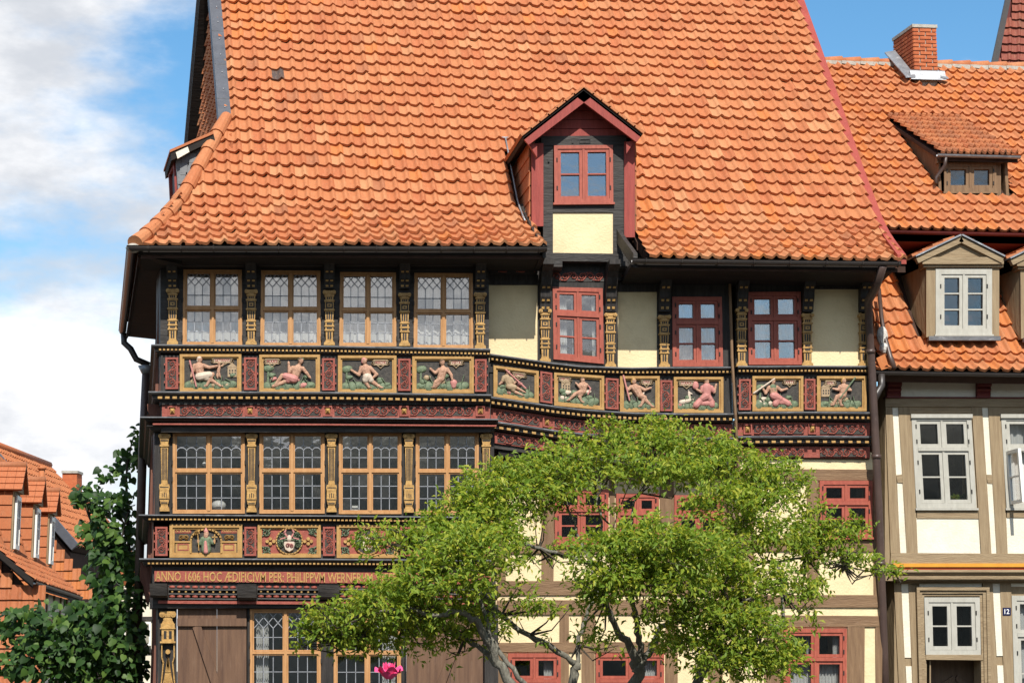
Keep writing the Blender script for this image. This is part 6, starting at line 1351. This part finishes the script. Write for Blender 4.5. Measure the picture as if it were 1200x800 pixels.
for x in (103,118,133,148,163,178): P = rect(x,686,x+4,808,37.95); b = MB(); b.pbox(P, 0, P.W, 0, P.H, -.05, .03); b.build('post', 'black_post', fg)
for y in (690,722,760): P = rect(100,y,185,y+4,37.93); b = MB(); b.pbox(P, 0, P.W, 0, P.H, -.05, .03); b.build('rail', 'black_timber', fg)
for x in (108,138,168): P = rect(x,728,x+9,756,37.9); b = MB(); ring_frame(b, P, 0, P.W, 0, P.H, .07, 0, .05); fo_ = b.build('window', 'white_paint', fg); b = MB(); b.pbox(P, .05, P.W-.05, .05, P.H-.05, 0, .01); b.build('pane', 'window_glass', fo_)
b = MB(); q = [at(73,552,37), at(90,552,37), at(90,600,37), at(73,600,37)]; b.hexa(q+[p+A(.1,.6,0) for p in q]); b.build('chimney', 'brick', fg)
b = MB(); q = [at(72,551,36.95), at(91,551,36.95), at(91,554,36.95), at(72,554,36.95)]; b.hexa(q+[p+A(.1,.7,0) for p in q]); b.build('chimney_cap', 'mortar', fg)

# ------------------------------------------------------------------ leaves and trees
def bezier_tube(b, pts, rads, n_=7, sub=4, wob=.01, r=random.Random(2)):
    pts = [np.asarray(p, float) for p in pts]; P_ = []; R_ = []
    for i in range(len(pts)-1):
        p0, p1, p2, p3 = pts[max(i-1,0)], pts[i], pts[i+1], pts[min(i+2,len(pts)-1)]
        for k in range(sub):
            t = k/sub; P_.append(.5*((2*p1)+(-p0+p2)*t+(2*p0-5*p1+4*p2-p3)*t*t+(-p0+3*p1-3*p2+p3)*t**3)+np.array([r.gauss(0,wob) for _ in range(3)])); R_.append(lerp(rads[i],rads[i+1],t)*(1+r.gauss(0,.06)))
    P_.append(pts[-1]); R_.append(rads[-1]); b.tube(P_, R_, n_); return P_, R_
def rand_dir(r_): v = r_.normal(size=3); return v/np.linalg.norm(v)
tree = thing('garden_tree', 'spreading multi-stemmed tree with fine yellow-green leaves before the carved house', 'tree', at(705,990,-10)*A(1,1,0))
YT = -10.0
SKEL = []
def limb(pts, trunk): SKEL.append(bezier_tube(trunk, [at(x,y,YT+dy) for x,y,dy,_ in pts], [q[3]*.58 for q in pts]))
tr_ = MB()
limb([(712,1002,0,.15),(735,880,-.1,.125),(747,800,-.1,.108),(747,777,-.1,.10)], tr_)
limb([(747,779,-.1,.085),(738,757,-.15,.07),(722,735,-.3,.055),(712,712,-.5,.045),(700,685,-.8,.03)], tr_)
limb([(748,778,-.1,.07),(750,757,-.1,.058),(746,735,-.3,.05),(745,718,-.5,.042),(742,690,-.8,.035),(752,645,-1.1,.022)], tr_)
limb([(750,776,-.1,.07),(762,762,0,.058),(772,738,.1,.05),(786,728,.1,.045),(803,705,0,.038),(830,690,0,.032),(852,650,.1,.026),(872,615,.2,.02),(905,585,.3,.013)], tr_)
limb([(830,690,0,.028),(880,664,0,.024),(945,652,.1,.019),(1000,666,.1,.013),(1046,669,.1,.006)], tr_)
limb([(704,1002,.2,.11),(684,880,.2,.09),(673,800,.2,.078),(676,777,.2,.07)], tr_)
limb([(676,779,.2,.06),(645,757,.1,.052),(610,739,0,.045),(582,714,-.1,.04),(567,690,-.3,.032),(553,660,-.5,.022)], tr_)
limb([(676,779,.2,.045),(678,747,.2,.036),(690,715,.2,.03),(699,688,.2,.03),(690,657,.3,.026),(672,612,.4,.02),(660,580,.4,.014)], tr_)
limb([(692,660,.3,.034),(660,650,.2,.036),(625,640,0,.028),(606,634,-.2,.02),(570,600,-.2,.013)], tr_)
limb([(699,688,.2,.024),(735,640,.3,.024),(745,590,.5,.018),(770,545,.6,.012)], tr_)
limb([(690,657,.3,.02),(706,615,.4,.018),(700,580,.5,.014),(725,530,.7,.009)], tr_)
limb([(694,1002,-.2,.12),(650,890,-.4,.10),(604,807,-.5,.086),(582,775,-.5,.078),(573,750,-.6,.066),(558,726,-.7,.054),(536,716,-.8,.045),(508,720,-.9,.034),(470,712,-.9,.024),(425,722,-.8,.012)], tr_)
limb([(583,776,-.5,.05),(560,757,-.4,.042),(536,743,-.4,.036),(508,730,-.4,.03),(483,729,-.4,.024),(440,738,-.5,.016),(390,745,-.5,.008)], tr_)
limb([(573,750,-.6,.036),(566,715,-.6,.03),(560,690,-.6,.026),(543,655,-.6,.02),(520,630,-.5,.012)], tr_)
limb([(640,840,-.4,.05),(613,800,-.5,.042),(590,770,-.5,.038),(566,735,-.4,.032),(545,708,-.3,.02)], tr_)
limb([(722,1002,0,.11),(785,880,.0,.09),(822,790,-.2,.078),(847,766,-.4,.066),(875,752,-.5,.054),(900,735,-.5,.045),(916,733,-.4,.036),(917,705,-.3,.028),(912,660,-.2,.018)], tr_)
limb([(847,766,-.4,.04),(838,735,-.6,.03),(850,715,-.8,.02),(880,700,-.8,.012)], tr_)
tr_.build('trunk', 'bark', tree, True)
PADS = [(672,512,14,7,.8),(655,528,18,8,.7),(612,541,16,8,.3),(640,535,14,7,.5),(818,506,15,6,.7),(700,497,12,5,.9),(760,495,16,6,.8),(870,528,15,6,.5),(925,546,12,8,.3),(946,600,12,10,.2),(965,598,10,8,.1),(1006,614,10,8,.1),(430,628,18,6,-.2),(455,622,14,6,-.2),(382,712,14,7,-.7),(355,735,14,8,-.6),(350,757,10,6,-.5),(510,604,14,6,-.2),(535,585,14,7,-.1),(590,550,20,7,.1),(1050,670,8,4,.05),(402,732,50,24,-.6),(454,710,56,32,-.8),(506,696,62,38,-1.0),(425,754,46,16,-.5),(472,744,70,26,-.3),(385,745,34,16,-.5),(520,725,56,24,-.4),(548,656,64,40,-.9),(570,640,48,36,-.5),(470,640,44,17,-.2),(520,628,48,20,-.3),(588,585,66,32,0),(640,570,58,30,.4),(560,608,56,32,-.2),
 (650,580,36,14,.3),(690,545,66,26,.6),(742,520,60,22,.8),(712,505,24,8,.9),(785,500,16,8,.8),(790,530,70,28,.5),(850,556,72,32,.4),(903,580,44,38,.2),(765,560,70,24,.1),(858,596,62,30,-.3),(890,640,56,42,-.3),
 (722,656,60,36,-1.3),(775,645,70,38,-1.5),(742,688,68,34,-1.4),(798,688,48,36,-1.2),(700,698,34,22,-1.1),(830,660,54,36,-.8),(878,690,54,30,-.6),(958,640,38,30,.1),(990,622,24,15,.1),(985,658,40,15,.05),(1032,668,26,6,.05),
 (880,742,50,28,-.9),(842,728,44,24,-.9),(912,772,36,24,-.8),(852,782,46,20,-.9),(945,700,22,26,-.2),(828,762,56,24,-.9),(796,726,46,22,-1.0),(884,778,46,22,-.9)]
SPARSE = [(640,716,62,24,-.1,330),(612,692,44,18,-.1,110),(690,760,60,14,.1,90),(800,752,50,20,-.2,420),(870,705,60,30,-.5,500),(700,750,40,20,-.8,160),(545,745,60,22,-.3,420),(530,770,12,16,-.4,30),(655,640,50,10,.2,120),(600,545,34,10,.2,170),(640,548,30,12,.4,200),(700,598,60,10,.3,120),(612,600,40,20,.3,160),(630,655,60,16,.1,90),(830,622,50,12,.2,120),(950,690,20,20,0,120),(600,560,40,14,.2,260)]
r_ = np.random.default_rng(12); LP = []; twig = MB(); skel_pts = np.array([p for P_, _ in SKEL for p in P_]); skel_r = np.array([x for _, R_ in SKEL for x in R_])
def leaf_at(p, fwd, up_, ln, wd):
    side = nrm(np.cross(fwd, up_)); up2 = np.cross(side, fwd); f = .28*wd
    return [p, p+fwd*ln*.45+side*wd*.5+up2*f, p+fwd*ln-up2*ln*.12, p+fwd*ln*.45-side*wd*.5+up2*f]
LV = []
def fill_pad(cx, cy, rx, ry, dy, count, shell=.72, twigs=4):
    c = at(cx, cy, YT+dy); px_m = FPX/np.linalg.norm(c-CAM); ax = A(rx/px_m, rx/px_m*.85, ry/px_m)
    near = np.argsort(np.linalg.norm(skel_pts-c, axis=1)+(skel_r < .008)*.3)[0]; s0 = skel_pts[near]
    ends = []
    for k in range(twigs):
        e = c+rand_dir(r_)*ax*A(.75,.75,.55); m_ = lerp(s0, e, .5)+A(0,0,-.08)+r_.normal(size=3)*.05
        twig.tube([s0, lerp(s0,m_,.6), m_, e], [min(.014,skel_r[near]), .010, .007, .003], 4); ends.append(e)
    n_cl = max(3, count//11)
    for k in range(n_cl):
        d = rand_dir(r_)
        if d[2] < -.12 and r_.random() < .66: d[2] *= -1
        rad = (shell+(1-shell)*r_.random()) if r_.random() < .72 else r_.random()**.5
        rad *= 1+.14*math.sin(d[0]*5+cx)+.12*math.sin(d[2]*7+cy+d[1]*4)
        tc_ = c+d*ax*rad; gd = nrm(d*A(1,1,.5)+A(0,0,.10)+r_.normal(size=3)*.35); ln_t = r_.uniform(.08,.19)
        if k % 4 == 0: twig.tube([tc_-gd*ln_t*1.1, tc_, tc_+gd*ln_t*.6], [.004,.003,.0015], 3, cap=False)
        for j in range(11):
            t = r_.random(); p = tc_+gd*ln_t*(t-.5)*1.6+r_.normal(size=3)*.022
            fw_ = nrm(gd*.6+rand_dir(r_)*.95+A(0,-.15,-.22)); up_ = nrm(A(0,-.45,1)+rand_dir(r_)*.62); ln = r_.uniform(.040,.078)
            LV.append(leaf_at(p, fw_, up_, ln, ln*r_.uniform(.38,.52)))
for (cx,cy,rx,ry,dy) in PADS: fill_pad(cx,cy,rx,ry,dy,int(math.pi*rx*ry/4.1))
for (cx,cy,rx,ry,dy,n_) in SPARSE: fill_pad(cx,cy,rx,ry,dy,n_,.2,3)
twig.build('twigs', 'bark_dark', tree, False, 'stuff')
lv = np.array(LV).reshape(-1,3); n_l = len(LV); me = bpy.data.meshes.new('crown')
idx = np.arange(n_l)*4; fs = np.stack([np.stack([idx,idx+1,idx+2],1), np.stack([idx,idx+2,idx+3],1)],1).reshape(-1,3)
me.from_pydata(lv.tolist(), [], fs.tolist()); me.materials.append(MAT['leaf_yellowgreen']); link('crown', me, tree, 'stuff')

# big-leaved tree beside the house, far left
bt = thing('bigleaf_tree', 'tree with large drooping heart-shaped dark green leaves at the left house corner', 'tree', at(150,850,5)*A(1,1,0))
b = MB(); YB = 5.0
BS = []
for pts in ([(150,905,0,.10),(148,800,0,.085),(140,740,-.1,.07),(130,690,-.2,.05),(118,640,-.1,.035),(100,590,0,.02),(84,572,0,.012)], [(146,790,0,.06),(120,760,-.5,.045),(80,735,-.8,.035),(40,720,-.9,.025),(15,715,-.9,.012)], [(140,740,-.1,.05),(152,680,.2,.04),(150,610,.3,.03),(148,560,.3,.022),(155,515,.3,.012)], [(130,690,-.2,.03),(140,640,-.4,.02),(150,600,-.4,.01)], [(120,760,-.5,.03),(70,765,-.9,.02),(30,760,-1,.01)], [(152,680,.2,.025),(162,650,0,.02),(165,600,0,.01)]):
    BS.append(bezier_tube(b, [at(x,y,YB+dy) for x,y,dy,_ in pts], [q[3] for q in pts], 7, 3))
b.build('trunk', 'bark_dark', bt, True)
def bigleaf_mesh(seed):
    r2 = random.Random(seed); out = [(0,0),(.16,-.10),(.36,-.06),(.46,.14),(.42,.40),(.26,.66),(0,1.0)]; m_ = MB(); vs_ = []; 
    cup = r2.uniform(.08,.2); droop = r2.uniform(.10,.28)
    f = lambda x, y: (x*r2.uniform(.94,1.06), y, -cup*abs(x)*1.2-droop*y*y+.02*math.sin(y*9+seed))
    mid = [(0,y,-droop*y*y) for y in (0,.14,.40,.66,1.0)]
    L_ = [f(-x,y) for x,y in out[1:-1]]; R_ = [f(x,y) for x,y in out[1:-1]]; vs_ = mid+L_+R_
    fs_ = [(0,6,5),(0,1,7,6),(1,2,8,7),(2,3,9,8),(3,4,9)]; fs2 = [tuple(reversed([i if i < 5 else i+5 for i in f_])) for f_ in fs_]
    m_.add(vs_, fs_+fs2); me_ = bpy.data.meshes.new('leaf'); me_.from_pydata(m_.v, [], m_.f); me_.shade_smooth(); me_.materials.append(MAT['leaf_dark']); return me_
BLM = [bigleaf_mesh(i) for i in range(8)]
BPADS = [(60,735,55,30,-1.1,120),(110,745,55,38,-1.0,150),(60,770,55,26,-1.2,110),(120,785,48,26,-.9,90),(25,725,24,16,-1.2,24),(140,700,28,30,-.6,70),(128,665,28,28,-.3,70),(120,622,24,22,-.2,50),(138,640,24,26,0,44),(104,580,18,16,0,22),(122,590,24,16,0,26),(148,592,16,22,.2,24),(138,556,22,12,.3,14),(160,525,8,26,.3,15),(148,535,16,10,.3,10),(105,714,26,12,-.9,34),(158,750,12,40,-.3,44),(150,790,25,20,-.6,50),(20,775,24,18,-1.3,26)]
bl = []
for (cx,cy,rx,ry,dy,n_) in BPADS:
    rx *= 1.12; ry *= 1.1; c = at(cx,cy,YB+dy); pm = FPX/np.linalg.norm(c-CAM); ax = A(rx/pm, .35+rx/pm*.5, ry/pm)
    for k in range(int(n_*3.2)):
        d = rand_dir(r_)*r_.random()**.4; p = c+d*ax
        if pix(p)[0] > 172 and p[1] < 5: p[0] -= .25
        nn = nrm(A(r_.normal()*.6, -.7+r_.normal()*.45, .7+r_.normal()*.4)); fw_ = nrm(A(r_.normal()*.7+d[0]*.5, -.35, -.75+r_.normal()*.3)); fw_ = nrm(fw_-nn*(fw_@nn)); sd3 = np.cross(fw_, nn); sc_ = .075+.10*r_.random()**1.3
        bl.append((p, sd3, fw_, nn, sc_))
order = sorted(range(len(bl)), key=lambda i: bl[i][0][1]-1.2*bl[i][4])
near = set(order[:300]); cm_ = MB(); cro = None
V_ = []; F_ = []; o_ = 0
for i in order:
    if i in near: continue
    p, s3, f3, n3, sc_ = bl[i]; me_ = BLM[i%8]; co = np.array([v.co[:] for v in me_.vertices]); w3 = p+co[:,:1]*s3*sc_+co[:,1:2]*f3*sc_+co[:,2:]*n3*sc_
    V_ += w3.tolist(); F_ += [tuple(q+o_ for q in f_.vertices) for f_ in me_.polygons]; o_ += len(co)
me_ = bpy.data.meshes.new('crown'); me_.from_pydata(V_, [], F_); me_.shade_smooth(); me_.materials.append(MAT['leaf_dark']); cro = link('crown', me_, bt, 'stuff')
for i in near:
    p, s3, f3, n3, sc_ = bl[i]; M_ = Matrix(((s3[0]*sc_,f3[0]*sc_,n3[0]*sc_,p[0]),(s3[1]*sc_,f3[1]*sc_,n3[1]*sc_,p[1]),(s3[2]*sc_,f3[2]*sc_,n3[2]*sc_,p[2]),(0,0,0,1))); link('leaf', BLM[i%8], bt, None, M_)

# ------------------------------------------------------------------ rose in front
rz = at(456,786,-20.7); ro = thing('rose', 'single bright pink rose on a tall stem before the leaded window', 'flower', (rz[0], rz[1], 0))
b = MB(); b.tube([(rz[0]+.03,rz[1],0), (rz[0]+.05,rz[1],.6), (rz[0]+.015,rz[1],1.2), rz+A(.004,0,-.03)], [.009,.008,.006,.004], 6); b.build('stem', 'stem_green', ro, True)
for k in range(6):
    t = .35+k*.19; a = k*2.4; p = A(rz[0]+.035, rz[1], t); d = A(math.cos(a),math.sin(a),.2); lb = MB()
    for j in (-1,0,1): q = leaf_at(p+d*.05, nrm(d+A(-d[1],d[0],0)*j*.8), A(0,0,1), .07, .045); lb.add(q, [(0,1,2),(0,2,3)])
    lb.build('leaf', 'leaf_dark', ro)
def petal(ang, r0, r1, h, wid, curl):
    m_ = MB(); vs_ = []; nu, nv = 6, 5; ca, sa = math.cos(ang), math.sin(ang)
    for j in range(nv):
        t = j/(nv-1); rr_ = lerp(r0, r1, t**.55)+curl*max(0,t-.7)*.025; z = h*t-curl*max(0,t-.75)*.012; w_ = wid*math.sin(math.pi*(.12+.66*t))
        for i in range(nu): u = (i/(nu-1)-.5)*2; a2 = u*w_/max(rr_,.008)*.5; vs_.append((rz[0]+rr_*(1+.12*t*math.sin(3*ang))*math.cos(ang+a2), rz[1]+rr_*math.sin(ang+a2), rz[2]-.03+z*(1-.42*u*u*t)+.006*math.sin(ang*2.3)*t))
    m_.add(vs_, [(j*nu+i, j*nu+i+1, (j+1)*nu+i+1, (j+1)*nu+i) for j in range(nv-1) for i in range(nu-1)]); return m_
for k in range(5): petal(k*1.257+.2, .008, .022, .064, .05, 0).build('petal', 'petal_pink', ro, True)
for k in range(6): petal(k*1.047-1.4, .012, .043, .050, .07, 1).build('petal', 'petal_pink', ro, True)

# ------------------------------------------------------------------ things on window sills
def on_sill(px_, py_, Y): return at(px_, py_, Y)
pb = on_sill(1119,590.5,YN+.16); pl_ = thing('potted_plant', 'small bright green plant behind the grey upstairs window of the tan house', 'plant', pb)
b = MB(); b.tube([pb, pb+A(0,0,.07)], [.045,.06], 10); b.build('pot', 'pot_clay', pl_)
lb = MB(); [lb.add(leaf_at(pb+A(0,0,.07)+r_.normal(size=3)*A(.03,.03,.01), nrm(rand_dir(r_)+A(0,-.2,.9)), rand_dir(r_), .09, .04), [(0,1,2),(0,2,3)]) for _ in range(60)]; lb.build('foliage', 'leaf_yellowgreen', pl_, False, 'stuff')
pb = on_sill(1131,590.5,YN+.18); pl_ = thing('potted_plant', 'spiky low green plant in the same grey upstairs window, nearer its edge', 'plant', pb)
b = MB(); b.tube([pb, pb+A(0,0,.06)], [.04,.05], 10); b.build('pot', 'pot_clay', pl_)
lb = MB(); [lb.add(leaf_at(pb+A(0,0,.06), nrm(rand_dir(r_)*.7+A(0,0,1)), rand_dir(r_), .11, .012), [(0,1,2),(0,2,3)]) for _ in range(50)]; lb.build('foliage', 'leaf_dark', pl_, False, 'stuff')
for (x_, y_, lab) in ((256,599.5,'pale round lamp shade on the sill of the leftmost middle-floor window'),):
    p = on_sill(x_, y_, Y1+.25); la = thing('table_lamp', lab, 'lamp', p); b = MB(); b.tube([p, p+A(0,0,.03)], [.06,.05], 10); b.build('base', 'lamp_white', la); b = MB(); b.ball(p+A(0,0,.09), .11, 14, 8, (1,1,.75)); b.build('shade', 'lamp_white', la, True)
p = on_sill(239.5,543.5,Y1+.14); b = MB(); b.ball(p, .032, 12, 8); b.tube([p+A(0,0,.03), p+A(0,0,.30)], .003, 4); tag(b.build('glass_ornament', 'lamp_white', None, True), 'small white ball hanging in the leftmost middle-floor leaded window', 'ornament')
p = on_sill(405,600,Y1+.16); b = MB(); b.box(p[0]-.07,p[0]+.07,p[1],p[1]+.1,p[2],p[2]+.035); tag(b.build('book', 'book_blue'), 'blue book lying on the sill of the third middle-floor window', 'book')
p = on_sill(416,600,Y1+.16); b = MB(); b.box(p[0]-.055,p[0]+.055,p[1],p[1]+.1,p[2],p[2]+.07); b.box(p[0]-.045,p[0]+.045,p[1]+.02,p[1]+.08,p[2]+.07,p[2]+.10); tag(b.build('radio', 'lamp_white'), 'small white box beside the blue book on the window sill', 'box')

# ------------------------------------------------------------------ no more than three levels: thing > part > sub-part
for o in list(bpy.data.objects):
    ch_ = [o]
    while ch_[-1].parent: ch_.append(ch_[-1].parent)
    if len(ch_) > 3: o.parent = ch_[-2]
